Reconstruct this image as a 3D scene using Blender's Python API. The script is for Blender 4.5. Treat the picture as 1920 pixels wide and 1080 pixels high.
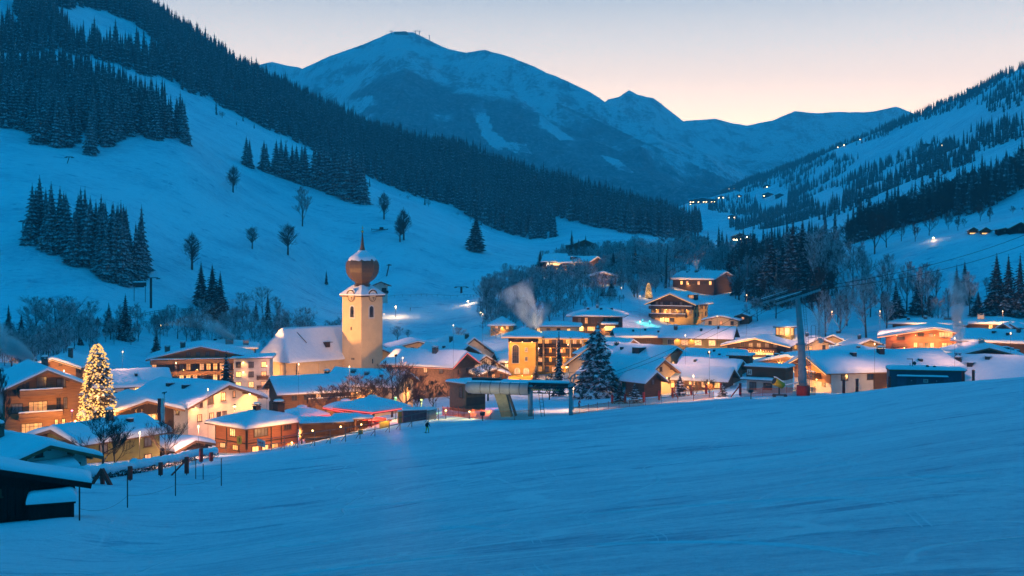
import bpy, bmesh, math, random
import numpy as np
from mathutils import Vector, Matrix, noise
from mathutils.bvhtree import BVHTree

# ---------------------------------------------------------------- camera, sky, exposure
F, CX, EY = 2027.0, 960.0, 505.0          # focal length in photograph pixels, image centre, eye level row
sc = bpy.context.scene
for o in list(bpy.data.objects):
    bpy.data.objects.remove(o)
col = sc.collection
cam_data = bpy.data.cameras.new('camera')
cam_data.sensor_width = 36.0
cam_data.lens = F / 1920 * 36.0
cam_data.shift_y = -(540 - EY) / 1920
cam_data.clip_start = 0.3
cam_data.clip_end = 20000
cam = bpy.data.objects.new('camera', cam_data)
cam.rotation_euler = (math.pi / 2, 0, 0)
col.objects.link(cam)
sc.camera = cam

world = bpy.data.worlds.new('World')
sc.world = world
world.use_nodes = True
wn, wl = world.node_tree.nodes, world.node_tree.links
bg = wn['Background']
tc = wn.new('ShaderNodeTexCoord')
sep = wn.new('ShaderNodeSeparateXYZ')
wl.new(tc.outputs['Generated'], sep.inputs[0])
ramp = wn.new('ShaderNodeValToRGB')                      # dusk sky: afterglow low down, deep blue overhead
cr = ramp.color_ramp
cr.interpolation = 'LINEAR'
SKY = [(0.0, (5.0, 2.80, 1.34)), (0.10, (4.6, 2.72, 1.44)), (0.15, (3.0, 2.05, 1.38)), (0.20, (1.72, 1.45, 1.2)), (0.25, (0.80, 0.88, 0.93)),
       (0.33, (0.03, 0.40, 0.68)), (0.50, (0.0, 0.31, 0.69)), (1.0, (0.0, 0.268, 0.64))]
while len(cr.elements) < len(SKY):
    cr.elements.new(0.5)
for e, (p, c) in zip(cr.elements, SKY):
    e.position = p
    e.color = (*c, 1)
wl.new(sep.outputs['Z'], ramp.inputs[0])
# away from the sunset the low sky is dull blue
dotn = wn.new('ShaderNodeVectorMath'); dotn.operation = 'DOT_PRODUCT'
dotn.inputs[1].default_value = (0.25, 0.968, 0)
wl.new(tc.outputs['Generated'], dotn.inputs[0])
mr = wn.new('ShaderNodeMapRange'); mr.interpolation_type = 'SMOOTHERSTEP'
mr.inputs['From Min'].default_value = 0.52
mr.inputs['From Max'].default_value = 0.86
wl.new(dotn.outputs['Value'], mr.inputs['Value'])
mixs = wn.new('ShaderNodeMix'); mixs.data_type = 'RGBA'
wl.new(mr.outputs['Result'], mixs.inputs['Factor'])
ramp2 = wn.new('ShaderNodeValToRGB')
cr2 = ramp2.color_ramp
SKY2 = [(0.0, (0.02, 0.31, 0.58)), (0.2, (0.01, 0.33, 0.68)), (0.5, (0.0, 0.31, 0.69)), (1.0, (0.0, 0.268, 0.64))]
while len(cr2.elements) < len(SKY2):
    cr2.elements.new(0.5)
for e, (p, c) in zip(cr2.elements, SKY2):
    e.position = p
    e.color = (*c, 1)
wl.new(sep.outputs['Z'], ramp2.inputs[0])
wl.new(ramp2.outputs['Color'], mixs.inputs['A'])
wl.new(ramp.outputs['Color'], mixs.inputs['B'])
lowr = wn.new('ShaderNodeMapRange'); lowr.inputs['From Min'].default_value = -0.06; lowr.inputs['From Max'].default_value = -0.01
wl.new(sep.outputs['Z'], lowr.inputs['Value'])
mixl = wn.new('ShaderNodeMix'); mixl.data_type = 'RGBA'                 # below the horizon: dull blue like far snow at dusk
mixl.inputs['A'].default_value = (0.01, 0.20, 0.42, 1)
wl.new(lowr.outputs['Result'], mixl.inputs['Factor']); wl.new(mixs.outputs['Result'], mixl.inputs['B'])
wl.new(mixl.outputs['Result'], bg.inputs['Color'])
bg.inputs['Strength'].default_value = 1.0
world.cycles.sampling_method = 'MANUAL'
world.cycles.sample_map_resolution = 512

sc.view_settings.view_transform = 'Standard'
sc.view_settings.look = 'None'
sc.view_settings.exposure = 0.0
sc.view_settings.gamma = 1.0
sc.render.engine = 'CYCLES'
cy = sc.cycles
cy.use_denoising = True
cy.max_bounces = 5
cy.diffuse_bounces = 2
cy.glossy_bounces = 2
cy.transmission_bounces = 2
cy.volume_bounces = 1
cy.transparent_max_bounces = 6
cy.sample_clamp_indirect = 3.0
cy.sample_clamp_direct = 30.0
cy.use_light_tree = True
cy.volume_step_rate = 1.5

# ---------------------------------------------------------------- small helpers
def P(px, py, d):
    """World point seen at photograph pixel (px, py) at forward distance d."""
    return Vector(((px - CX) / F * d, d, (EY - py) / F * d))

def R(a):
    return math.radians(a)

def tag(o, label=None, cat=None, group=None, kind=None):
    if label: o['label'] = label
    if cat: o['category'] = cat
    if group: o['group'] = group
    if kind: o['kind'] = kind
    return o

def link(name, me, parent=None, loc=None, rz=0.0):
    o = bpy.data.objects.new(name, me)
    col.objects.link(o)
    if parent is not None:
        o.parent = parent
    if loc is not None:
        o.location = loc
    if rz:
        o.rotation_euler = (0, 0, rz)
    return o

def empty(name, loc, rz, label, cat, group=None):
    o = bpy.data.objects.new(name, None)
    o.empty_display_size = 0.5
    col.objects.link(o)
    o.location = loc
    o.rotation_euler = (0, 0, rz)
    return tag(o, label, cat, group)

class MB:
    """Collects vertices and faces; build() links them as one mesh object."""
    def __init__(self):
        self.v, self.f, self.m, self.s = [], [], [], []
    def add(self, vs, fs, mi=0, smooth=False):
        b = len(self.v)
        self.v.extend([tuple(p) for p in vs])
        for f in fs:
            self.f.append(tuple(i + b for i in f)); self.m.append(mi); self.s.append(smooth)
    def box(self, c, s, mi=0, rz=0.0, mat=None):
        x, y, z = s[0] / 2, s[1] / 2, s[2] / 2
        vs = [Vector((sx * x, sy * y, sz * z)) for sz in (-1, 1) for sy in (-1, 1) for sx in (-1, 1)]
        if rz:
            q = Matrix.Rotation(rz, 3, 'Z'); vs = [q @ p for p in vs]
        if mat is not None:
            vs = [mat @ p for p in vs]
        c = Vector(c)
        self.add([p + c for p in vs], [(0, 2, 3, 1), (4, 5, 7, 6), (0, 1, 5, 4), (2, 6, 7, 3), (0, 4, 6, 2), (1, 3, 7, 5)], mi)
    def bar(self, a, b, w, h=None, mi=0):
        a, b = Vector(a), Vector(b); h = h or w
        z = (b - a)
        L = z.length
        if L < 1e-6: return
        z = z / L
        up = Vector((0, 0, 1)) if abs(z.z) < 0.95 else Vector((0, 1, 0))
        x = z.cross(up).normalized(); y = x.cross(z).normalized()
        m = Matrix((x, z, y)).transposed()
        self.box((a + b) / 2, (w, L, h), mi, mat=m)
    def tube(self, pts, rad, n=8, mi=0, cap=True, smooth=True):
        pts = [Vector(p) for p in pts]
        if not hasattr(rad, '__len__'): rad = [rad] * len(pts)
        rings = []
        b = len(self.v)
        ref = None
        for i, p in enumerate(pts):
            t = (pts[min(i + 1, len(pts) - 1)] - pts[max(i - 1, 0)])
            t = t.normalized() if t.length > 1e-9 else Vector((0, 0, 1))
            if ref is None:
                ref = Vector((1, 0, 0)) if abs(t.x) < 0.9 else Vector((0, 1, 0))
            u = (ref - t * ref.dot(t)).normalized(); w = t.cross(u); ref = u
            for k in range(n):
                a = 2 * math.pi * k / n
                self.v.append(tuple(p + (u * math.cos(a) + w * math.sin(a)) * rad[i]))
        for i in range(len(pts) - 1):
            for k in range(n):
                k2 = (k + 1) % n
                self.f.append((b + i * n + k, b + i * n + k2, b + (i + 1) * n + k2, b + (i + 1) * n + k)); self.m.append(mi); self.s.append(smooth)
        if cap:
            self.f.append(tuple(b + k for k in range(n))[::-1]); self.m.append(mi); self.s.append(False)
            e = b + (len(pts) - 1) * n
            self.f.append(tuple(e + k for k in range(n))); self.m.append(mi); self.s.append(False)
    def lathe(self, prof, n=16, mi=0, c=(0, 0, 0), smooth=True, rot=0.0, sx=1.0, sy=1.0):
        b = len(self.v); c = Vector(c)
        for r, z in prof:
            for k in range(n):
                a = 2 * math.pi * k / n + rot
                self.v.append((c.x + r * sx * math.cos(a), c.y + r * sy * math.sin(a), c.z + z))
        for i in range(len(prof) - 1):
            for k in range(n):
                k2 = (k + 1) % n
                self.f.append((b + i * n + k, b + i * n + k2, b + (i + 1) * n + k2, b + (i + 1) * n + k)); self.m.append(mi); self.s.append(smooth)
        for base, rev in ((b, True), (b + (len(prof) - 1) * n, False)):
            ring = tuple(base + k for k in range(n))
            self.f.append(ring[::-1] if rev else ring); self.m.append(mi); self.s.append(False)
    def prism(self, poly, a, b, axis='y', mi=0):
        """poly: list of 2-D points, extruded between a and b along the axis."""
        n = len(poly)
        def p3(p, t):
            return {'y': (p[0], t, p[1]), 'x': (t, p[0], p[1]), 'z': (p[0], p[1], t)}[axis]
        vs = [p3(p, a) for p in poly] + [p3(p, b) for p in poly]
        fs = [tuple(range(n)), tuple(range(2 * n - 1, n - 1, -1))]
        fs += [(i, n + i, n + (i + 1) % n, (i + 1) % n) for i in range(n)]
        self.add(vs, fs, mi)
    def mesh(self, name, mats):
        me = bpy.data.meshes.new(name)
        me.from_pydata(self.v, [], self.f)
        if not isinstance(mats, (list, tuple)): mats = [mats]
        for m in mats: me.materials.append(m)
        me.polygons.foreach_set('material_index', self.m)
        me.polygons.foreach_set('use_smooth', self.s)
        if len(self.f) < 20000:
            bm = bmesh.new(); bm.from_mesh(me); bmesh.ops.recalc_face_normals(bm, faces=bm.faces); bm.to_mesh(me); bm.free()
        me.update()
        return me
    def build(self, name, mats, parent=None, loc=None, rz=0.0):
        return link(name, self.mesh(name, mats), parent, loc, rz)

# ---------------------------------------------------------------- materials
MATS = {}
def new_mat(name):
    m = bpy.data.materials.new(name); m.use_nodes = True
    n, l = m.node_tree.nodes, m.node_tree.links
    return m, n, l, n['Principled BSDF']

def mat(name, c, rough=0.8, c2=None, scale=2.0, bump=0.0, stretch=None, metal=0.0, spec=0.3, detail=4.0):
    """Principled material; c and c2 mixed by noise, optional fine relief."""
    if name in MATS: return MATS[name]
    m, n, l, b = new_mat(name)
    b.inputs['Roughness'].default_value = rough
    b.inputs['Metallic'].default_value = metal
    b.inputs['Specular IOR Level'].default_value = spec
    if c2 is None: c2 = tuple(x * 0.75 for x in c)
    t = n.new('ShaderNodeTexCoord'); mp = n.new('ShaderNodeMapping')
    l.new(t.outputs['Object'], mp.inputs[0])
    if stretch: mp.inputs['Scale'].default_value = stretch
    nz = n.new('ShaderNodeTexNoise'); nz.inputs['Scale'].default_value = scale; nz.inputs['Detail'].default_value = detail
    l.new(mp.outputs[0], nz.inputs['Vector'])
    r = n.new('ShaderNodeMapRange'); r.inputs['From Min'].default_value = 0.35; r.inputs['From Max'].default_value = 0.65
    l.new(nz.outputs['Fac'], r.inputs['Value'])
    x = n.new('ShaderNodeMix'); x.data_type = 'RGBA'
    x.inputs['A'].default_value = (*c, 1); x.inputs['B'].default_value = (*c2, 1)
    l.new(r.outputs['Result'], x.inputs['Factor']); l.new(x.outputs['Result'], b.inputs['Base Color'])
    if bump:
        bp = n.new('ShaderNodeBump'); bp.inputs['Strength'].default_value = bump; bp.inputs['Distance'].default_value = 0.1
        l.new(nz.outputs['Fac'], bp.inputs['Height']); l.new(bp.outputs['Normal'], b.inputs['Normal'])
    MATS[name] = m
    return m

def glow(name, c, strength, c2=None, scale=1.5):
    """Something that gives off light: lamp glass, a lit window, a string of bulbs."""
    if name in MATS: return MATS[name]
    m, n, l, b = new_mat(name)
    b.inputs['Base Color'].default_value = (0.3, 0.25, 0.2, 1)
    b.inputs['Emission Strength'].default_value = strength
    if c2:
        t = n.new('ShaderNodeTexCoord'); g = n.new('ShaderNodeNewGeometry')
        nz = n.new('ShaderNodeTexNoise'); nz.inputs['Scale'].default_value = scale; nz.inputs['Detail'].default_value = 2
        l.new(g.outputs['Position'], nz.inputs['Vector'])
        r = n.new('ShaderNodeMapRange'); r.inputs['From Min'].default_value = 0.35; r.inputs['From Max'].default_value = 0.62
        l.new(nz.outputs['Fac'], r.inputs['Value'])
        x = n.new('ShaderNodeMix'); x.data_type = 'RGBA'
        x.inputs['A'].default_value = (*c, 1); x.inputs['B'].default_value = (*c2, 1)
        l.new(r.outputs['Result'], x.inputs['Factor']); l.new(x.outputs['Result'], b.inputs['Emission Color'])
    else:
        b.inputs['Emission Color'].default_value = (*c, 1)
    MATS[name] = m
    return m

def snow_mat(name, scale, bump, dist, c=(0.80, 0.82, 0.85), c2=(0.71, 0.75, 0.80), streak=None):
    m, n, l, b = new_mat(name)
    b.inputs['Roughness'].default_value = 0.6
    b.inputs['Specular IOR Level'].default_value = 0.2
    g = n.new('ShaderNodeNewGeometry')
    nz = n.new('ShaderNodeTexNoise'); nz.inputs['Scale'].default_value = scale; nz.inputs['Detail'].default_value = 8; nz.inputs['Roughness'].default_value = 0.6
    l.new(g.outputs['Position'], nz.inputs['Vector'])
    h = nz.outputs['Fac']
    if streak:
        mp = n.new('ShaderNodeMapping'); mp.inputs['Scale'].default_value = streak[0]; mp.inputs['Rotation'].default_value = (0, 0, streak[1])
        l.new(g.outputs['Position'], mp.inputs[0])
        n2 = n.new('ShaderNodeTexNoise'); n2.inputs['Scale'].default_value = 1.0; n2.inputs['Detail'].default_value = 6; n2.inputs['Roughness'].default_value = 0.65
        l.new(mp.outputs[0], n2.inputs['Vector'])
        ad = n.new('ShaderNodeMath'); ad.operation = 'MULTIPLY_ADD'; ad.inputs[1].default_value = streak[2]
        l.new(n2.outputs['Fac'], ad.inputs[0]); l.new(h, ad.inputs[2]); h = ad.outputs[0]
    r = n.new('ShaderNodeMapRange'); r.inputs['From Min'].default_value = 0.3; r.inputs['From Max'].default_value = 0.7 + (streak[2] if streak else 0)
    l.new(h, r.inputs['Value'])
    x = n.new('ShaderNodeMix'); x.data_type = 'RGBA'
    x.inputs['A'].default_value = (*c2, 1); x.inputs['B'].default_value = (*c, 1)
    l.new(r.outputs['Result'], x.inputs['Factor']); l.new(x.outputs['Result'], b.inputs['Base Color'])
    bp = n.new('ShaderNodeBump'); bp.inputs['Strength'].default_value = bump; bp.inputs['Distance'].default_value = dist
    l.new(h, bp.inputs['Height']); l.new(bp.outputs['Normal'], b.inputs['Normal'])
    MATS[name] = m
    return m
M_ROOFSNOW = snow_mat('roof_snow', 0.9, 0.35, 0.5)
# ---------------------------------------------------------------- terrain: ground near the camera, village, ski slope, both valley sides
# each control point: seen at pixel (px, py) at distance d  ->  stored as slope z / d
CP = [(-700, 1080, 35), (0, 1080, 38), (500, 1080, 28), (960, 1080, 22), (1500, 1080, 18), (1920, 1080, 16), (2600, 1080, 14),
 (0, 979, 72), (0, 986, 63), (140, 973, 64), (-150, 996, 64), (200, 960, 78), (400, 900, 110), (400, 858, 148), (600, 850, 132), (600, 833, 165), (800, 808, 168), (1000, 792, 165),
 (1200, 767, 180), (1350, 750, 190), (1500, 743, 196), (1700, 725, 168), (1920, 708, 135), (2300, 680, 120), (-400, 1000, 70),
 (1000, 900, 65), (1500, 880, 50), (1920, 850, 40), (1500, 800, 100), (1920, 770, 75), (1000, 830, 115), (600, 950, 70), (200, 1030, 55), (2400, 760, 60),
 # village floor
 (60, 885, 112), (110, 872, 140), (0, 815, 190), (-400, 830, 190), (260, 850, 165), (400, 850, 193), (300, 805, 220), (480, 742, 335), (680, 712, 355),
 (200, 770, 250), (900, 708, 330), (1045, 708, 312), (1150, 745, 250), (1250, 740, 250), (1450, 738, 215), (1000, 775, 188), (860, 775, 195), (720, 795, 195), (560, 830, 198),
 (1280, 614, 405), (1320, 552, 480), (1430, 668, 320), (1330, 668, 330), (1740, 665, 300), (1650, 737, 222), (1900, 722, 215), (1880, 625, 335), (1780, 715, 245), (2300, 700, 220), (2300, 640, 300),
 # bank and stream behind the village, left
 (-400, 700, 260), (0, 690, 265), (100, 645, 330), (200, 645, 350), (400, 628, 400), (-300, 640, 340), (100, 595, 385), (300, 588, 400), (560, 605, 440), (740, 640, 420), (740, 590, 490), (850, 590, 490),
 (850, 548, 560), (640, 548, 560),
 # right of the village
 (1500, 590, 400), (1600, 602, 380), (1650, 520, 425), (1750, 452, 455), (1900, 442, 425), (1900, 560, 375), (1750, 605, 365), (1600, 480, 485), (1450, 520, 530), (1400, 562, 450),
 (2300, 400, 450), (2300, 560, 340), (1050, 520, 540), (1150, 532, 470), (1180, 578, 425), (1150, 622, 375), (950, 604, 430), (950, 542, 520),
 # ski slope and left hill
 (-300, 600, 380), (0, 582, 390), (50, 442, 440), (-300, 380, 440), (0, 242, 585), (150, 536, 405), (250, 540, 425), (180, 290, 570), (350, 270, 620), (450, 420, 560), (450, 320, 680), (690, 385, 690),
 (560, 470, 560), (370, 475, 500), (740, 450, 600), (890, 460, 645), (1000, 500, 605), (-300, 150, 600), (-650, 300, 420), (-650, 0, 700), (0, 150, 720), (300, 215, 750),
 (160, 100, 850), (400, 190, 900), (700, 330, 950), (850, 390, 950), (1000, 455, 900), (0, 60, 820),
 (0, -40, 950), (270, 28, 1300), (-300, -190, 1300), (440, 152, 1300), (540, 192, 1290), (640, 232, 1280), (900, 306, 1270), (1150, 387, 1200), (1290, 428, 1150),
 # valley
 (1200, 462, 690), (1200, 428, 950), (1060, 418, 950), (1280, 462, 800), (1400, 482, 800), (1400, 440, 1200), (1380, 405, 1900), (1330, 379, 2600), (1300, 398, 1700), (1300, 385, 1980), (1345, 382, 2020), (1262, 392, 1950), (1375, 372, 2100),
 # right valley side
 (1600, 460, 565), (1800, 422, 530), (1920, 372, 570), (1450, 432, 1000), (1600, 400, 860), (1700, 352, 900), (1920, 300, 760), (1920, 258, 920), (1920, 210, 1200), (1920, 128, 1800), (1800, 194, 2000),
 (1700, 236, 2200), (1600, 276, 2400), (1500, 316, 2600), (1400, 349, 2800), (1340, 378, 2900), (1700, 320, 1200), (1500, 380, 1500), (1600, 340, 1500), (1700, 285, 1600), (1450, 372, 2000), (1800, 255, 1400),
 (2300, 0, 1600), (2300, 230, 760), (2700, -100, 1500), (2700, 250, 500)]
CPZ = [(960, 4, -2.1), (-700, 4, -2.9), (2600, 4, -1.6), (960, 9, -3.6), (-700, 9, -5.0), (2600, 9, -2.6),
 (270, 1800, 200), (440, 1800, 110), (640, 1800, 70), (900, 1800, 50), (1150, 1700, 30), (1290, 1600, 40), (-300, 1900, 330), (-700, 1900, 400), (-700, 3600, 250),
 (1920, 2400, 200), (1700, 2900, 130), (1500, 3200, 110), (1400, 3400, 110), (2400, 2200, 250), (2700, 3600, 200), (640, 3600, 60), (1150, 3600, 90), (1600, 3600, 120)]
cu, cv, cs_ = [], [], []
def _uv(px, d):
    return px / 300.0, math.log(d) * 2.5
for px, py, d in CP:
    u, v = _uv(px, d); cu.append(u); cv.append(v); cs_.append((EY - py) / F)
for px, d, z in CPZ:
    u, v = _uv(px, d); cu.append(u); cv.append(v); cs_.append(z / d)
cu, cv, cs_ = np.array(cu), np.array(cv), np.array(cs_)
def _phi(r2):
    return np.where(r2 > 1e-12, 0.5 * r2 * np.log(np.maximum(r2, 1e-12)), 0.0)
_n = len(cu)
_A = np.zeros((_n + 3, _n + 3))
_A[:_n, :_n] = _phi((cu[:, None] - cu) ** 2 + (cv[:, None] - cv) ** 2) + np.eye(_n) * 0.02
_A[:_n, _n:] = np.stack([np.ones(_n), cu, cv], 1); _A[_n:, :_n] = _A[:_n, _n:].T
_w = np.linalg.solve(_A, np.concatenate([cs_, np.zeros(3)]))
def slope_at(px, d):
    """z / d of the ground along image column px at distance d (arrays)."""
    u = np.asarray(px, float) / 300.0; v = np.log(np.asarray(d, float)) * 2.5
    r2 = (u[..., None] - cu) ** 2 + (v[..., None] - cv) ** 2
    return _phi(r2) @ _w[:_n] + _w[_n] + _w[_n + 1] * u + _w[_n + 2] * v

def fbm(x, y, sc_, oct_=4, seed=0.0):
    return noise.fractal(Vector((x / sc_ + seed, y / sc_ - seed, seed * 0.7)), 1.0, 2.0, oct_)

def grid_mesh(name, pos, nr, nc, m):
    me = bpy.data.meshes.new(name)
    i = np.arange((nr - 1) * (nc - 1)); r = i // (nc - 1); c = i % (nc - 1)
    q = np.stack([r * nc + c, r * nc + c + 1, (r + 1) * nc + c + 1, (r + 1) * nc + c], 1)
    me.vertices.add(nr * nc); me.vertices.foreach_set('co', pos.astype(np.float32).ravel())
    me.loops.add(q.size); me.loops.foreach_set('vertex_index', q.ravel().astype(np.int32))
    me.polygons.add(len(q)); me.polygons.foreach_set('loop_start', np.arange(0, q.size, 4, dtype=np.int32))
    me.polygons.foreach_set('use_smooth', np.ones(len(q), bool))
    me.update(calc_edges=True); me.validate()
    me.materials.append(m)
    return me, q

_pxs = np.linspace(-720, 2640, 337)
_ds = np.exp(np.linspace(math.log(3.5), math.log(3600), 300))
_PX, _D = np.meshgrid(_pxs, _ds)
_S = slope_at(_PX, _D)
_X = (_PX - CX) / F * _D
_Z = _S * _D
_N = np.zeros_like(_Z)
for i in range(_N.shape[0]):
    d = _ds[i]
    if d < 12: continue
    for j in range(_N.shape[1]):
        x, y = _X[i, j], d
        k = min(1.0, (d - 12) / 60)
        a = fbm(x, y, 40, 3, 3.1) * 0.22 * k
        if d > 420: a += fbm(x, y, 160, 4, 1.7) * min(6.0, (d - 420) * 0.012)
        _N[i, j] = a
_Z = _Z + _N
M_SNOW = None
def terrain_material():
    m, n, l, b = new_mat('snow_ground')
    b.inputs['Roughness'].default_value = 0.62
    b.inputs['Specular IOR Level'].default_value = 0.06
    g = n.new('ShaderNodeNewGeometry')
    def nz(scale, rot, sc_, det=6, rough=0.6):
        mp = n.new('ShaderNodeMapping'); mp.inputs['Scale'].default_value = scale; mp.inputs['Rotation'].default_value = (0, 0, rot)
        l.new(g.outputs['Position'], mp.inputs[0])
        t = n.new('ShaderNodeTexNoise'); t.inputs['Scale'].default_value = sc_; t.inputs['Detail'].default_value = det; t.inputs['Roughness'].default_value = rough
        l.new(mp.outputs[0], t.inputs['Vector']); return t.outputs['Fac']
    def mth(op, a, b_, c_=None):
        x = n.new('ShaderNodeMath'); x.operation = op
        for k, val in enumerate((a, b_, c_)):
            if val is None: continue
            if isinstance(val, (int, float)): x.inputs[k].default_value = val
            else: l.new(val, x.inputs[k])
        return x.outputs[0]
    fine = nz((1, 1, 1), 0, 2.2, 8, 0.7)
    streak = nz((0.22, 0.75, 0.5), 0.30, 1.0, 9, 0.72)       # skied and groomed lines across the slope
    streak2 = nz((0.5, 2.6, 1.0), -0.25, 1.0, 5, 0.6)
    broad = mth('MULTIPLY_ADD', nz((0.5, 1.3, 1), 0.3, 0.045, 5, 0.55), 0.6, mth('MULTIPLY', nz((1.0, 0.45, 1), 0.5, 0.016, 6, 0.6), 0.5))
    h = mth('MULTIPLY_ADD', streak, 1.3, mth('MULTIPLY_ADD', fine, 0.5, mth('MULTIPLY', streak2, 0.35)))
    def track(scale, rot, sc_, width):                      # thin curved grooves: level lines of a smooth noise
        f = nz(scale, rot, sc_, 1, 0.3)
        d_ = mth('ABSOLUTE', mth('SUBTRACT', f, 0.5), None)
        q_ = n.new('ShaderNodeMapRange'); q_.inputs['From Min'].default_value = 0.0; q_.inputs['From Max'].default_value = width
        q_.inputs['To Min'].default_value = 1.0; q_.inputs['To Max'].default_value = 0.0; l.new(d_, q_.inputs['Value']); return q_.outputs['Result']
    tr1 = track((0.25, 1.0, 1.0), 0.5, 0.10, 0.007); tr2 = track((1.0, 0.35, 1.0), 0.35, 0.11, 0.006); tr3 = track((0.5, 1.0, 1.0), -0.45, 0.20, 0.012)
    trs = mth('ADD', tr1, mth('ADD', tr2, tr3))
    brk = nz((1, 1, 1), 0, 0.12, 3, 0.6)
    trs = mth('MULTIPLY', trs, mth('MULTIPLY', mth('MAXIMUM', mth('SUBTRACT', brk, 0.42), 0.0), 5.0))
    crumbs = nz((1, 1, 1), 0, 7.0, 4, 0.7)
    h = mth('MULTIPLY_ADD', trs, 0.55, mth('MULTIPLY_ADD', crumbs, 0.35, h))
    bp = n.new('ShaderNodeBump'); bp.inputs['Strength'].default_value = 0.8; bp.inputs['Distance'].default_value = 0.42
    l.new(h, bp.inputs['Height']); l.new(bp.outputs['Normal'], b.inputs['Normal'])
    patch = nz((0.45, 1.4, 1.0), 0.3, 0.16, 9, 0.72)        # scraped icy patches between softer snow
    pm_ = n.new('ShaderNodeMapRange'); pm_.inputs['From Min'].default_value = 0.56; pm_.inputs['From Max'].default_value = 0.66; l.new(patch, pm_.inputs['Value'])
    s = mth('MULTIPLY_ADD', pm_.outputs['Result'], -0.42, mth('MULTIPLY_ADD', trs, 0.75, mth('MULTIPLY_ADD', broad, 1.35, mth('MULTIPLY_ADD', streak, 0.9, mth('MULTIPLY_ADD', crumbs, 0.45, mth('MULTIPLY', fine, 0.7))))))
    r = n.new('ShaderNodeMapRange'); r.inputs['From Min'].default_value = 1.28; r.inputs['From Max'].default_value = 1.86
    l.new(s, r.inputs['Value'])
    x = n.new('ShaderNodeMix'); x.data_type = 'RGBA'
    x.inputs['A'].default_value = (0.30, 0.46, 0.58, 1); x.inputs['B'].default_value = (0.74, 0.88, 0.94, 1)  # relief contrast put into the snow colour, besides icy and soft snow
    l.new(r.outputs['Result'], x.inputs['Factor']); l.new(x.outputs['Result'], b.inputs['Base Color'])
    return m
M_GROUND = terrain_material()
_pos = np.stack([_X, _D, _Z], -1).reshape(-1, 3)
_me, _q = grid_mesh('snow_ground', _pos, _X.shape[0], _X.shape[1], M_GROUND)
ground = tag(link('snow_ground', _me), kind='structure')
GB = BVHTree.FromPolygons([tuple(p) for p in _pos], [tuple(int(k) for k in f) for f in _q])

# the piste beside and behind the camera
_gx, _gy = np.meshgrid(np.linspace(-160, 160, 161), np.concatenate([np.linspace(-60, 60, 81), np.linspace(62, 150, 45)]))
_ye = np.maximum(_gy, 4.0); _pe = CX + _gx / _ye * F
_in = (_pe > -480) & (_pe < 2400) & (_gy > 9); _ed = (_pe > -720) & (_pe < 2640) & (_gy > 3)
_ze = slope_at(np.clip(_pe, -720, 2640), _ye) * _ye + 0.12 * np.minimum(0, _gy - 4) * -0.2
for i in range(_gx.shape[0]):
    for j in range(_gx.shape[1]):
        _ze[i, j] += fbm(_gx[i, j], _gy[i, j], 40, 3, 3.1) * 0.22 * max(0.0, min(1.0, (_gy[i, j] - 12) / 60)) - (0.8 if _in[i, j] else 0.04 if _ed[i, j] else 0.0)
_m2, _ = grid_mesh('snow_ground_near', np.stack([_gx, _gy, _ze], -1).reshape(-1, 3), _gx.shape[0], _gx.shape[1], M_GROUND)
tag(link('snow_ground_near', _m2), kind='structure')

def hit(px, py, dmin=0.0):
    """Ground point seen at pixel (px, py), first one beyond distance dmin."""
    v = Vector(((px - CX) / F, 1.0, (EY - py) / F))
    o = v * dmin
    h = GB.ray_cast(o, v.normalized())
    return h[0]
def gz(x, y):
    h = GB.ray_cast(Vector((x, y, 3000)), Vector((0, 0, -1)))
    return h[0].z if h[0] is not None else 0.0
def pix(p):
    return CX + F * p[0] / p[1], EY - F * p[2] / p[1]
def on_ground(px, d):
    x = (px - CX) / F * d
    return Vector((x, d, gz(x, d)))

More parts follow.
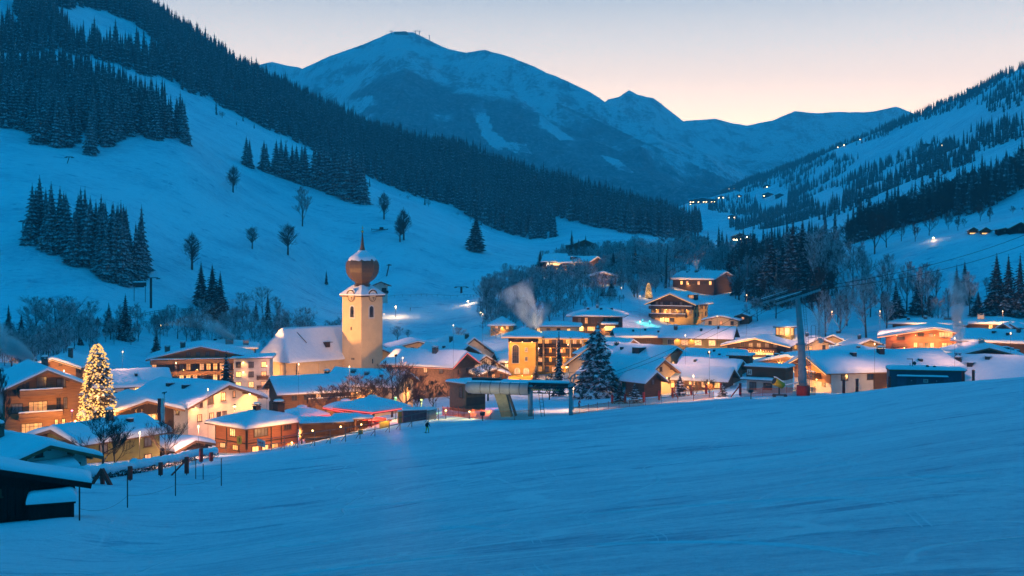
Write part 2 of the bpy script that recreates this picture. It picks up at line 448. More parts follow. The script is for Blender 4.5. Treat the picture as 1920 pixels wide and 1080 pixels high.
# ---------------------------------------------------------------- far mountains, one mesh per range
def mountain_material():
    m, n, l, b = new_mat('mountain_surface')
    b.inputs['Roughness'].default_value = 0.85
    b.inputs['Specular IOR Level'].default_value = 0.1
    g = n.new('ShaderNodeNewGeometry')
    at = n.new('ShaderNodeAttribute'); at.attribute_name = 'forest'
    t = n.new('ShaderNodeTexNoise'); t.inputs['Scale'].default_value = 0.0075; t.inputs['Detail'].default_value = 9; t.inputs['Roughness'].default_value = 0.68
    l.new(g.outputs['Position'], t.inputs['Vector'])
    vo = n.new('ShaderNodeTexNoise'); vo.inputs['Scale'].default_value = 0.075; vo.inputs['Detail'].default_value = 5; vo.inputs['Roughness'].default_value = 0.8
    l.new(g.outputs['Position'], vo.inputs['Vector'])
    a = n.new('ShaderNodeMath'); a.operation = 'MULTIPLY_ADD'; a.inputs[1].default_value = 1.5
    l.new(t.outputs['Fac'], a.inputs[0])
    a0 = n.new('ShaderNodeMath'); a0.operation = 'MULTIPLY_ADD'; a0.inputs[1].default_value = 1.1
    l.new(vo.outputs['Fac'], a0.inputs[0]); l.new(at.outputs['Fac'], a0.inputs[2]); l.new(a0.outputs[0], a.inputs[2])
    r = n.new('ShaderNodeMapRange'); r.inputs['From Min'].default_value = 1.66; r.inputs['From Max'].default_value = 1.92
    l.new(a.outputs[0], r.inputs['Value'])
    fo = n.new('ShaderNodeMix'); fo.data_type = 'RGBA'
    fo.inputs['A'].default_value = (0.075, 0.125, 0.15, 1); fo.inputs['B'].default_value = (0.42, 0.46, 0.50, 1)  # snowy forest, paled and blued to carry some of the haze
    r2 = n.new('ShaderNodeMapRange'); r2.inputs['From Min'].default_value = 0.45; r2.inputs['From Max'].default_value = 0.75
    l.new(vo.outputs['Fac'], r2.inputs['Value']); l.new(r2.outputs['Result'], fo.inputs['Factor'])
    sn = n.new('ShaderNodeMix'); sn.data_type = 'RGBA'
    sn.inputs['A'].default_value = (0.60, 0.67, 0.71, 1); sn.inputs['B'].default_value = (0.22, 0.27, 0.31, 1)  # rock and scoured snow, darkened further to stand in for gully shading
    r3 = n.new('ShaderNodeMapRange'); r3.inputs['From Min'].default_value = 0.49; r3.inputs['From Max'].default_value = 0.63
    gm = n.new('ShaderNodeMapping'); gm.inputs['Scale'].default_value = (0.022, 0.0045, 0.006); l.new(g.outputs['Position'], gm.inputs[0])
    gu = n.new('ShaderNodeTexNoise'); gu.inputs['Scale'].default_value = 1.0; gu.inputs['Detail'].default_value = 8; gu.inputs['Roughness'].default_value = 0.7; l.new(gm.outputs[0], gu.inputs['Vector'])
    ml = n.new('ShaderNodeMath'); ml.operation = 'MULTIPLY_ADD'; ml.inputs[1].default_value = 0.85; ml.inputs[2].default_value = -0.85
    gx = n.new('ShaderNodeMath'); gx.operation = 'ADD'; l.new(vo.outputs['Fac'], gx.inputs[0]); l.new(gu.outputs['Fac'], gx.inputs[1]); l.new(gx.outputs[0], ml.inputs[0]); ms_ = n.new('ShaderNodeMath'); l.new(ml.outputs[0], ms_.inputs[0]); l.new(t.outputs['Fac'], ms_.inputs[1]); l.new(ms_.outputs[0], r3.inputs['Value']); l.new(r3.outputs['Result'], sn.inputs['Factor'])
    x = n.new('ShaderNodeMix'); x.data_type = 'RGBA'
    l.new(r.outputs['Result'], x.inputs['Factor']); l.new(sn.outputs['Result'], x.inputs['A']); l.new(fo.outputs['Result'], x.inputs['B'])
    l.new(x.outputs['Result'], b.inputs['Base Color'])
    bp = n.new('ShaderNodeBump'); bp.inputs['Strength'].default_value = 0.6; bp.inputs['Distance'].default_value = 30
    l.new(t.outputs['Fac'], bp.inputs['Height']); l.new(bp.outputs['Normal'], b.inputs['Normal'])
    return m
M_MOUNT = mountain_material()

def poly_in(poly, x, y):
    c = False; j = len(poly) - 1
    for i in range(len(poly)):
        xi, yi = poly[i]; xj, yj = poly[j]
        if (yi > y) != (yj > y) and x < (xj - xi) * (y - yi) / (yj - yi) + xi: c = not c
        j = i
    return c

def mountain(name, ridge, base, amp, forest, power=1.0, nr=120, step=5, seed=1.0, back=1500):
    """ridge and base: (px, py, d) polylines; front face between them, back face falling away."""
    ra, ba = np.array(ridge, float), np.array(base, float)
    px = np.arange(ra[0, 0], ra[-1, 0] + 1, step)
    ry, rd = np.interp(px, ra[:, 0], ra[:, 1]), np.interp(px, ra[:, 0], ra[:, 2])
    by, bd = np.interp(px, ba[:, 0], ba[:, 1]), np.interp(px, ba[:, 0], ba[:, 2])
    nb = 14
    pos = np.zeros((nr + nb, len(px), 3)); fo = np.zeros((nr + nb, len(px)))
    for j in range(len(px)):
        r = Vector(P(px[j], ry[j], rd[j])); b = Vector(P(px[j], by[j], bd[j]))
        for i in range(nr):
            t = i / (nr - 1)
            x = b.x + (r.x - b.x) * t; y = b.y + (r.y - b.y) * t
            z = b.z + (r.z - b.z) * (t ** power)
            k = math.sin(math.pi * min(1, t * 0.5 + 0.5)) * 0.9 + 0.1
            e = 1.0 - abs(noise.fractal(Vector((x / 900 + seed, y / 900, seed)), 0.9, 2.1, 6))
            q = noise.fractal(Vector((x / 260 + seed, y / 260, seed + 4)), 0.9, 2.0, 4) - 0.7 * abs(noise.noise(Vector((x / 170 + seed, y / 420, seed))))
            z += ((e - 0.75) * amp * 1.5 + q * amp * 0.6) * k
            pos[i, j] = (x, y, z)
            fo[i, j] = forest(CX + F * x / y, EY - F * z / y, z)
        rz = pos[nr - 1, j, 2]
        for i in range(nb):
            t = (i + 1) / nb
            pos[nr + i, j] = (r.x * (1 + t * back / r.y), r.y + t * back, rz * (1 - 0.9 * t))
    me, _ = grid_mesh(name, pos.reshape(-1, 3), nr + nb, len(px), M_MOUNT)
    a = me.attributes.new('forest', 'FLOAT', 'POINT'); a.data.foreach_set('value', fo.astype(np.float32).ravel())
    return tag(link(name, me), kind='structure')

def no_forest(px, py, z):
    return 0.28 if z < 640 else 0.12
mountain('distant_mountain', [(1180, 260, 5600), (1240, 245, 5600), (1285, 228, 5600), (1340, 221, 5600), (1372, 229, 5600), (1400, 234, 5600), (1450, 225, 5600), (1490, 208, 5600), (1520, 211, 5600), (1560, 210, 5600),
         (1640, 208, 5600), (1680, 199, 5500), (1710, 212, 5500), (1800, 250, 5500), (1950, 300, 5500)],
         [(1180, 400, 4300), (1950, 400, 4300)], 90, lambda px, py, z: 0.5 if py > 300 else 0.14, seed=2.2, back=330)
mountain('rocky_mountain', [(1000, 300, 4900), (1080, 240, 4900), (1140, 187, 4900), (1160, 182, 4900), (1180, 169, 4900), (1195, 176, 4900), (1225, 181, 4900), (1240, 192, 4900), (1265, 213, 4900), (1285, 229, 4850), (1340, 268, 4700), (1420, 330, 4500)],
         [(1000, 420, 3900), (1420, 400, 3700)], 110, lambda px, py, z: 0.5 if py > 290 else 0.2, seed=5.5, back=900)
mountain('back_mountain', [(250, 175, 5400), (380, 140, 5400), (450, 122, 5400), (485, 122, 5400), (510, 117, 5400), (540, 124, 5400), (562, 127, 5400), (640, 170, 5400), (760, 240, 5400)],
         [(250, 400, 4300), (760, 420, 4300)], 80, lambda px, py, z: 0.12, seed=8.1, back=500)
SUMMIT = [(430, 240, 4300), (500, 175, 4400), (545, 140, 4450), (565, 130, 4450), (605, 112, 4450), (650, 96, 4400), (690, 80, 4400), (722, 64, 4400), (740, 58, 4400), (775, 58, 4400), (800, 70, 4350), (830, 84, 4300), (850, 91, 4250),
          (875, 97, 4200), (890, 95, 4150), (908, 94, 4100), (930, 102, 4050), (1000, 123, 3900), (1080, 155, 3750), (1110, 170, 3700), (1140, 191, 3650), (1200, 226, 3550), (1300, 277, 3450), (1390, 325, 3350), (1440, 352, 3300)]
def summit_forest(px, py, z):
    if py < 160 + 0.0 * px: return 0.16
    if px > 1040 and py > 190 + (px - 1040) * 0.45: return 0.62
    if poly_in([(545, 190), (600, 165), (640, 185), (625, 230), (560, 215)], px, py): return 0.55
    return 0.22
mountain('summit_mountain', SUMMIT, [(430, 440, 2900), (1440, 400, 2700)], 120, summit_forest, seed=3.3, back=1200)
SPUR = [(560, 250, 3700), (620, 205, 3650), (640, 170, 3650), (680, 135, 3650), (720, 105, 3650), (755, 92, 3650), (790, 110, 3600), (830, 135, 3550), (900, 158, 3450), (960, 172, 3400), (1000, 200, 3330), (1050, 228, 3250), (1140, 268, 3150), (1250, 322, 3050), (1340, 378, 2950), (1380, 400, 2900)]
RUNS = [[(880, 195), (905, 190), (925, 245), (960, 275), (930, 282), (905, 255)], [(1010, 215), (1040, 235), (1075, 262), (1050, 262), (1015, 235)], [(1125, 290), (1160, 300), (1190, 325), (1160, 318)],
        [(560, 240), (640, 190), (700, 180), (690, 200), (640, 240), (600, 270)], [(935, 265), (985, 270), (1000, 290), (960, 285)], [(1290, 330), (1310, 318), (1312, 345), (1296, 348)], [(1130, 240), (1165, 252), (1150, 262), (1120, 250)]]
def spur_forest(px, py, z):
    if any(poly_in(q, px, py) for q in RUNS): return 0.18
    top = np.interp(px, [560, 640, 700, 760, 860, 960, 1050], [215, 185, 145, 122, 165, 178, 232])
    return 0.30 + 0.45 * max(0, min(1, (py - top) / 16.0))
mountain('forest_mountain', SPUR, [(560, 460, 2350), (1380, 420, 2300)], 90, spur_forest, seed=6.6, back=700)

# ---------------------------------------------------------------- haze: closed box of air round camera and scene
_low = min(min(v.co.z for v in o.data.vertices) for o in col.objects if o.get('kind') == 'structure') - 1.0
hz = MB(); hz.box((0, 2950, (_low + 1085) / 2), (7600, 6100, 1085 - _low))
m_, n_, l_, b_ = new_mat('valley_haze')
n_.remove(b_)
pv = n_.new('ShaderNodeVolumePrincipled')
pv.inputs['Color'].default_value = (0.38, 0.86, 0.97, 1)
pv.inputs['Density'].default_value = 1.6e-4
l_.new(pv.outputs['Volume'], n_['Material Output'].inputs['Volume'])
haze = tag(hz.build('haze', m_), kind='stuff')

TRK = snow_mat('track_snow', 3.0, 0.3, 0.2, (0.74, 0.86, 0.92), (0.58, 0.72, 0.80))
def ribbon(mb, pts, w, z):
    """Low ridge of thrown-up snow along a ground path (x, y)."""
    n0 = len(mb.v); P3 = [Vector((x, y, gz(x, y))) for x, y in pts]
    for i, p in enumerate(P3):
        t = (P3[min(i + 1, len(P3) - 1)] - P3[max(i - 1, 0)]); t.z = 0; t.normalize(); s_ = Vector((-t.y, t.x, 0))
        k = w * (0.6 + 0.6 * noise.noise(Vector((p.x * 0.7, p.y * 0.7, w * 9))))
        for off, dz in ((-k, -0.01), (0, z), (k, -0.01)): mb.v.append(tuple(p + s_ * off + Vector((0, 0, dz))))
    for i in range(len(P3) - 1):
        if noise.noise(Vector((P3[i].x * 0.23, P3[i].y * 0.23, 4.4))) < -0.22: continue      # broken where snow blew in
        a = n0 + i * 3
        for f in ((a, a + 3, a + 4, a + 1), (a + 1, a + 4, a + 5, a + 2)): mb.f.append(f); mb.m.append(0); mb.s.append(True)
tk_ = MB(); rt = random.Random(21)
def path(px0, d0, ang, L, curve, wob, ph):
    x, y = (px0 - CX) / F * d0, d0; a = ang; out = []
    for i in range(int(L / 0.5)):
        out.append((x, y)); a += curve * 0.5 + wob * math.sin(i * 0.09 + ph) * 0.06; x += math.cos(a) * 0.5; y += math.sin(a) * 0.5
    return out
for px0, d0, ang, L, cv_, wb in ((1640, 20, 1.75, 26, 0.03, 0.9), (1740, 24, 1.35, 34, 0.02, 1.0), (1030, 22, 1.75, 24, -0.04, 0.8), (1240, 26, 1.3, 30, 0.03, 1.1), (1450, 34, 1.7, 44, -0.015, 1.2), (860, 32, 1.45, 36, 0.02, 1.0), (640, 42, 1.2, 40, 0.01, 0.9), (1850, 34, 1.9, 50, 0.012, 0.9), (1330, 50, 1.95, 60, -0.01, 1.2), (1130, 60, 1.5, 60, 0.012, 1.1)):
    pth = path(px0, d0, ang, L, cv_, wb, px0)
    for off in (-0.11, 0.11): ribbon(tk_, [(x + off, y) for x, y in pth], 0.026, 0.022)
tag(tk_.build('ski_tracks', TRK), kind='stuff')
# ---------------------------------------------------------------- trees
def foliage_mat(name, c, c2, snow_lo, snow_hi, up=0.15):
    """Needles that carry snow on the faces that look upward."""
    m, n, l, b = new_mat(name)
    b.inputs['Roughness'].default_value = 0.8
    b.inputs['Specular IOR Level'].default_value = 0.1
    g = n.new('ShaderNodeNewGeometry'); sp = n.new('ShaderNodeSeparateXYZ')
    l.new(g.outputs['True Normal'], sp.inputs[0])
    nz = n.new('ShaderNodeTexNoise'); nz.inputs['Scale'].default_value = 0.9; nz.inputs['Detail'].default_value = 5; nz.inputs['Roughness'].default_value = 0.75
    l.new(g.outputs['Position'], nz.inputs['Vector'])
    r = n.new('ShaderNodeMapRange'); r.inputs['From Min'].default_value = snow_lo; r.inputs['From Max'].default_value = snow_hi
    l.new(nz.outputs['Fac'], r.inputs['Value'])
    u = n.new('ShaderNodeMapRange'); u.inputs['From Min'].default_value = up; u.inputs['From Max'].default_value = up + 0.3
    l.new(sp.outputs['Z'], u.inputs['Value'])
    mu = n.new('ShaderNodeMath'); mu.operation = 'MULTIPLY'
    l.new(r.outputs['Result'], mu.inputs[0]); l.new(u.outputs['Result'], mu.inputs[1])
    oi = n.new('ShaderNodeObjectInfo')
    a = n.new('ShaderNodeMix'); a.data_type = 'RGBA'; a.inputs['A'].default_value = (*c, 1); a.inputs['B'].default_value = (*c2, 1)
    l.new(oi.outputs['Random'], a.inputs['Factor'])
    x = n.new('ShaderNodeMix'); x.data_type = 'RGBA'; x.inputs['B'].default_value = (0.74, 0.76, 0.79, 1)
    l.new(mu.outputs[0], x.inputs['Factor']); l.new(a.outputs['Result'], x.inputs['A'])
    l.new(x.outputs['Result'], b.inputs['Base Color'])
    return m
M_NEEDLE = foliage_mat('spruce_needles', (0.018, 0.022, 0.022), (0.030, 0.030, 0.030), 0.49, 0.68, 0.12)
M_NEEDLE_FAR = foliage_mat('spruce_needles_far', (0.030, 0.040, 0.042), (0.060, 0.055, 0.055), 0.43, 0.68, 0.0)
M_NEEDLE_SNOWY = foliage_mat('spruce_needles_snowy', (0.045, 0.034, 0.028), (0.055, 0.042, 0.034), 0.47, 0.57)
M_BARK = mat('bark', (0.055, 0.042, 0.034), 0.9, (0.09, 0.075, 0.065), 3.0)
M_TWIG = foliage_mat('frosted_twigs', (0.10, 0.085, 0.08), (0.15, 0.13, 0.125), 0.40, 0.58, -0.4)
M_TWIG_DARK = foliage_mat('dark_twigs', (0.050, 0.038, 0.034), (0.075, 0.058, 0.05), 0.58, 0.74, 0.1)

def spruce_crown(mb, seed, h=20.0, rad=3.2, levels=20, per=10, low=0.07, droop=0.38, core=True, ragged=0.25, mi=0, pw=0.82):
    rnd = random.Random(seed)
    if core:
        mb.lathe([(rad * 0.46, h * low), (rad * 0.34, h * 0.35), (rad * 0.18, h * 0.7), (0.02, h * 0.98)], 6, mi, smooth=False)
    lop = rnd.uniform(0, 6.28)
    for i in range(levels):
        t = i / (levels - 1)
        z = h * (low + (0.985 - low) * t)
        r0 = rad * ((1 - t) ** pw * 0.97 + 0.03)
        n = max(4, int(per * (0.45 + 0.55 * (1 - t))))
        ph = rnd.uniform(0, 6.28)
        for k in range(n):
            a = ph + 6.283 * (k + rnd.uniform(-0.3, 0.3)) / n
            r = r0 * (1 + rnd.uniform(-ragged, ragged)) * (1 + 0.08 * math.cos(a - lop))
            w = r * rnd.uniform(0.24, 0.36) + 0.10
            dz = -r * droop * rnd.uniform(0.7, 1.3)
            ca, sa = math.cos(a), math.sin(a)
            def q(rr, ww, zz): return (rr * ca - ww * sa, rr * sa + ww * ca, z + zz)
            up = r * 0.10
            mb.add([q(r * 0.08, 0, up * 0.5 + 0.25), q(r * 0.62, -w, dz * 0.78), q(r * 0.62, w, dz * 0.78), q(r, 0, dz + r * 0.05), q(r * 0.5, 0, up + dz * 0.30)],
                   [(0, 1, 4), (0, 4, 2), (4, 1, 3), (4, 3, 2)], mi)
            if r > 1.0:                                      # side sprays make the edge ragged
                for s in (-1, 1):
                    rr = r * rnd.uniform(0.5, 0.85)
                    mb.add([q(rr * 0.7, 0, dz * 0.45 + 0.1), q(rr * 1.05, s * w * 1.5, dz * 1.05), q(rr * 0.85, s * w * 0.5, dz * 1.02)], [(0, 1, 2)], mi)

def spruce_trunk(h, r=0.28):
    mb = MB(); mb.tube([(0, 0, -1.5), (0, 0, h * 0.3), (0, 0, h * 0.97)], [r, r * 0.75, 0.03], 6); return mb

SPRUCE = []                                                 # (crown mesh, trunk mesh, one-piece mesh) at 20 m
for k, (rad, lv, per, dr, rg) in enumerate([(3.3, 22, 11, 0.40, 0.25), (2.8, 24, 10, 0.45, 0.3), (3.7, 20, 12, 0.36, 0.3), (2.5, 22, 9, 0.5, 0.35)]):
    c = MB(); spruce_crown(c, 100 + k, 20, rad, lv, per, 0.06 + 0.02 * (k % 2), dr, True, rg)
    t = spruce_trunk(20)
    one = MB(); spruce_crown(one, 200 + k, 20, rad * 1.30, 16, 10, 0.03, dr, True, rg); one.tube([(0, 0, -2), (0, 0, 3)], [0.3, 0.25], 5, 1)
    SPRUCE.append((c.mesh('spruce_crown', M_NEEDLE), t.mesh('spruce_trunk', M_BARK), one.mesh('spruce_tree', [M_NEEDLE_FAR, M_BARK])))
FARSPRUCE = []
for k in range(4):
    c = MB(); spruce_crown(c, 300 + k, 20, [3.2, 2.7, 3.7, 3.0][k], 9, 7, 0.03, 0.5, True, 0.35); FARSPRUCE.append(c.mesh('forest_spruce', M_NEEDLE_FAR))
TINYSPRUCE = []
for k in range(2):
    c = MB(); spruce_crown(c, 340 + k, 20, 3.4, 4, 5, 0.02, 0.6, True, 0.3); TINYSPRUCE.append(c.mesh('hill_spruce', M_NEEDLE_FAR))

def bare_tree(seed, h=12.0, spread=0.55, n1=7, n2=5, n3=4, n4=3, start=0.25, thick=0.045, upright=0.6):
    """Leafless broadleaf tree: trunk mesh builder and a builder of limbs and twigs."""
    rnd = random.Random(seed)
    tr, lm = MB(), MB()
    lean = Vector((rnd.uniform(-0.05, 0.05), rnd.uniform(-0.05, 0.05), 1))
    tp = [lean * (h * s) + Vector((rnd.uniform(-.1, .1), rnd.uniform(-.1, .1), 0)) * (s > 0) for s in (0, 0.25, 0.5, 0.75, 0.93)]
    tr.tube([Vector((0, 0, -1.5))] + tp, [0.024 * h, 0.02 * h, 0.016 * h, 0.011 * h, 0.006 * h, 0.002 * h], 6)
    def seg(p, dirv, L, r, lev):
        bend = Vector((rnd.uniform(-.25, .25), rnd.uniform(-.25, .25), 0.22 * upright))
        m1 = p + dirv * L * 0.5; d2 = (dirv + bend).normalized(); e = m1 + d2 * L * 0.5
        if lev < 3:
            lm.tube([p, m1, e], [r, r * 0.7, r * 0.35], 3 if lev else 4, 0, False)
        else:                                               # twig: a thin three-sided spike
            lm.tube([p, e], [r, r * 0.3], 3, 0, False)
        cnt = (n2, n3, n4, 0)[lev]
        for k in range(cnt):
            s = rnd.uniform(0.25, 1.0) if lev else rnd.uniform(0.3, 1.0)
            base = p.lerp(m1, s * 2) if s < 0.5 else m1.lerp(e, s * 2 - 1)
            ax = Vector((rnd.gauss(0, 1), rnd.gauss(0, 1), rnd.gauss(0, 1) * 0.6)).normalized()
            nd = (d2 + ax * rnd.uniform(0.5, 0.95) + Vector((0, 0, 0.25 * upright))).normalized()
            seg(base, nd, L * rnd.uniform(0.45, 0.68), max(r * 0.5, thick * 0.5), lev + 1)
    for k in range(n1):
        s = start + (0.92 - start) * (k + rnd.uniform(0, .6)) / n1
        i = min(3, int(s / 0.25)); p = tp[i].lerp(tp[i + 1], min(1, (s - i * 0.25) / 0.25))
        a = k * 2.4 + rnd.uniform(-.4, .4)
        dirv = Vector((math.cos(a), math.sin(a), upright * rnd.uniform(0.7, 1.4))).normalized()
        seg(p, dirv, h * spread * (1.05 - s) * rnd.uniform(0.75, 1.1) + h * 0.06, 0.010 * h * (1.1 - s) + 0.02, 0)
    return tr, lm

BARE = []                                                   # (trunk mesh, limbs mesh, one-piece mesh) at 12 m
for k, kw in enumerate([dict(spread=0.5, upright=0.8, n1=11, start=0.14), dict(spread=0.42, upright=1.1, n1=11, start=0.12), dict(spread=0.62, upright=0.65, n1=10, start=0.14), dict(spread=0.33, upright=1.4, n1=13, start=0.12), dict(spread=0.55, upright=0.9, n1=11, start=0.08)]):
    tr, lm = bare_tree(500 + k, 12, n2=6, n3=5, n4=6, thick=0.05, **kw)
    o1 = MB(); t2, l2 = bare_tree(540 + k, 12, n2=5, n3=4, n4=5, thick=0.075, **kw)
    o1.v, o1.f, o1.m, o1.s = t2.v, t2.f, t2.m, t2.s
    o1.add(l2.v, l2.f, 1)
    BARE.append((tr.mesh('bare_trunk', M_BARK), lm.mesh('bare_limbs', M_TWIG), o1.mesh('bare_tree', [M_BARK, M_TWIG])))
DARKBARE = [tuple(bpy.data.meshes.new_from_object(bpy.data.objects.new('t', m)) for m in b[:2]) for b in BARE]
for a_, b_2 in DARKBARE:
    b_2.materials[0] = M_TWIG_DARK

def round_tree(seed, h=12.0, rx=4.0, z0=0.22):
    """Old field tree: full oval crown of fine upward twigs."""
    rnd = random.Random(seed); tr, lm = MB(), MB()
    tr.tube([(0, 0, -1.5), (0, 0, h * 0.3), (0.1, 0, h * 0.6), (0, 0, h * 0.95)], [0.36, 0.26, 0.15, 0.03], 6)
    for k in range(26):
        a = rnd.uniform(0, 6.28); zb = h * rnd.uniform(z0, 0.6); L = rx * rnd.uniform(0.6, 0.95)
        e = Vector((math.cos(a) * L, math.sin(a) * L, zb + L * rnd.uniform(0.5, 1.0))); lm.tube([(0, 0, zb), e * 0.5 + Vector((0, 0, zb * 0.5 + 0.1)), e], [0.16, 0.11, 0.05], 4, 0, False)
    zc, rz = h * (z0 + 1) / 2, h * (1 - z0) / 2
    for k in range(430):
        v = Vector((rnd.gauss(0, 1), rnd.gauss(0, 1), rnd.gauss(0, 1))).normalized() * rnd.uniform(0.25, 1.0) ** 0.6
        v = v * (0.82 + 0.42 * noise.noise(v * 1.6 + Vector((seed, 0, 0)))); q = Vector((v.x * rx * (1.0 - 0.25 * v.z), v.y * rx * (1.0 - 0.25 * v.z), zc + v.z * rz)); dv = (Vector((v.x, v.y, v.z * 0.4 + 0.55)) + Vector((rnd.gauss(0, .3), rnd.gauss(0, .3), rnd.gauss(0, .3)))).normalized()
        lm.tube([q - dv * rnd.uniform(0.6, 1.1), q + dv * rnd.uniform(0.2, 0.6)], [0.05, 0.02], 3, 0, False)
    return tr.mesh('bare_trunk', M_BARK), lm.mesh('round_crown', M_TWIG_DARK)
ROUND = [round_tree(70, 12, 3.9), round_tree(71, 12, 3.3, 0.15), round_tree(72, 12, 4.6, 0.2)]
TR = random.Random(7)
def grow(name, loc, h, base_h, wide, parts, label, cat, group=None):
    """A tree with trunk and crown as parts (parts = two meshes) or one small mesh."""
    s = h / base_h; rz = TR.uniform(0, 6.28); sc3 = (s * wide, s * wide, s)
    if len(parts) == 2:
        r = empty(name, loc, rz, label, cat, group); r.scale = sc3
        link('crown', parts[0], r); link('trunk', parts[1], r)
    else:
        r = tag(link(name, parts[0], None, loc, rz), label, cat, group); r.scale = sc3
    return r
def spruce(px, d, topy, label, wide=1.0, v=None, group=None, mesh=None):
    p = on_ground(px, d); h = max(3.0, (EY - topy) / F * d - p.z)
    v = TR.randrange(4) if v is None else v
    m = mesh or (SPRUCE[v][0], SPRUCE[v][1])
    return grow('spruce_tree', p, h, 20, wide * 1.28 * (20 / h) ** 0.15, m, label, 'tree', group)
def bare(px, d, topy, label, wide=1.0, v=None, group=None, dark=False, one=False, rnd_=None):
    p = on_ground(px, d); h = max(1.5, (EY - topy) / F * d - p.z)
    v = TR.randrange(5) if v is None else v
    if rnd_ is not None:
        return grow('bare_tree', p, h, 12, wide, (ROUND[rnd_][1], ROUND[rnd_][0]), label, 'tree', group)
    m = ((DARKBARE if dark else BARE)[v][1], BARE[v][0]) if not one else (BARE[v][2],)
    return grow('bare_tree', p, h, 12, wide, m, label, 'tree', group)

# ---- forests: the nearest trees one by one, the rest of each wood as one mass
def scatter_points(poly, dmin, dmax, spacing, holes=(), seed=1, pxr=None, thin=0.0):
    rnd = np.random.RandomState(seed)
    xs = [p[0] for p in poly]; x0, x1 = pxr or (min(xs), max(xs))
    area = (dmax ** 2 - dmin ** 2) / 2 * (x1 - x0) / F
    n = int(area / spacing ** 2)
    px = rnd.uniform(x0, x1, n); d = np.sqrt(rnd.uniform(dmin ** 2, dmax ** 2, n))
    s = slope_at(px, d); py = EY - s * F
    out = []
    for i in range(n):
        if poly_in(poly, px[i], py[i]) and not any(poly_in(q, px[i], py[i]) for q in holes):
            out.append((px[i], d[i]))
    return [q for q in out if noise.noise(Vector(((q[0] - CX) / F * q[1] / 22, q[1] / 22, seed))) > -0.42]
def make_stuff(name, pts, meshes, hmin, hmax, base_h, seed, wide=1.0):
    """One object: instances of the given tree meshes on the points, by geometry nodes."""
    rnd = random.Random(seed)
    cl = bpy.data.collections.new(name + '_kinds')
    for k, me in enumerate(meshes):
        cl.objects.link(bpy.data.objects.new('%s_kind.%03d' % (name, k), me))
    co, sca, rot, idx = [], [], [], []
    for p in pts:
        co.append(tuple(p)); h = hmin + (hmax - hmin) * (0.5 + 0.9 * noise.noise(Vector((p[0] / 45, p[1] / 45, seed)))) + rnd.gauss(0, (hmax - hmin) * 0.36); h = max(hmin * 0.45, h) / base_h; w = h * wide * rnd.uniform(0.85, 1.15)
        sca.append((w, w, h)); rot.append(rnd.uniform(0, 6.28)); idx.append(rnd.randrange(len(meshes)))
    me = bpy.data.meshes.new(name); me.from_pydata(co, [], [])
    me.attributes.new('scl', 'FLOAT_VECTOR', 'POINT').data.foreach_set('vector', np.array(sca, np.float32).ravel())
    me.attributes.new('rot', 'FLOAT', 'POINT').data.foreach_set('value', np.array(rot, np.float32))
    me.attributes.new('idx', 'INT', 'POINT').data.foreach_set('value', np.array(idx, np.int32))
    o = tag(link(name, me), kind='stuff')
    ng = bpy.data.node_groups.new(name, 'GeometryNodeTree')
    ng.interface.new_socket('Geometry', in_out='INPUT', socket_type='NodeSocketGeometry')
    ng.interface.new_socket('Geometry', in_out='OUTPUT', socket_type='NodeSocketGeometry')
    n, l = ng.nodes, ng.links
    gi, go = n.new('NodeGroupInput'), n.new('NodeGroupOutput')
    ci = n.new('GeometryNodeCollectionInfo'); ci.inputs['Collection'].default_value = cl
    ci.inputs['Separate Children'].default_value = True; ci.inputs['Reset Children'].default_value = True
    ip = n.new('GeometryNodeInstanceOnPoints'); ip.inputs['Pick Instance'].default_value = True
    def attr(nm, t):
        a = n.new('GeometryNodeInputNamedAttribute'); a.data_type = t; a.inputs['Name'].default_value = nm; return a.outputs['Attribute']
    cx = n.new('ShaderNodeCombineXYZ'); l.new(attr('rot', 'FLOAT'), cx.inputs['Z'])
    l.new(gi.outputs[0], ip.inputs['Points']); l.new(ci.outputs[0], ip.inputs['Instance'])
    l.new(attr('idx', 'INT'), ip.inputs['Instance Index']); l.new(cx.outputs[0], ip.inputs['Rotation']); l.new(attr('scl', 'FLOAT_VECTOR'), ip.inputs['Scale'])
    l.new(ip.outputs[0], go.inputs[0])
    md = o.modifiers.new('scatter', 'NODES'); md.node_group = ng
    return o
def lift(pts):
    return [Vector(((px - CX) / F * d, d, gz((px - CX) / F * d, d) - 0.3)) for px, d in pts]

UPPER = [(-300, 90), (0, 98), (60, 96), (100, 92), (157, 104), (250, 136), (330, 166), (400, 193), (500, 236), (600, 286), (700, 336), (780, 371), (850, 396), (900, 426), (960, 448), (1000, 458), (1042, 452), (1036, 408), (1100, 422), (1200, 434), (1255, 442), (1285, 446),
         (1315, 440), (1312, 420), (1290, 398), (1150, 330), (900, 240), (640, 170), (440, 90), (270, -30), (-300, -300)]
CLEAR = [[(106, 16), (164, 12), (197, 20), (255, 46), (312, 94), (302, 120), (277, 116), (219, 98), (146, 82), (112, 55)], [(-40, -20), (22, 5), (40, 45), (20, 70), (-40, 60)]]
up = scatter_points(UPPER, 760, 1480, 4.7, CLEAR, 11, (-300, 1340))
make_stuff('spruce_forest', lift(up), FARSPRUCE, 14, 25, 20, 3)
GROVE = [(-300, 140), (0, 240), (70, 267), (180, 290), (212, 264), (240, 257), (350, 270), (345, 258), (320, 245), (250, 206), (190, 172), (130, 146), (60, 130), (0, 120), (-300, 50)]
gp = scatter_points(GROVE, 540, 860, 5.6, (), 12)
edge = [q for q in gp if 0 < q[0] < 355]
edge.sort(key=lambda q: q[1] - 0.03 * q[0])
NEAR = edge[:165]; rest = [q for q in gp if q not in set(NEAR)]
make_stuff('slope_forest', lift(rest), FARSPRUCE, 20, 28, 20, 4)
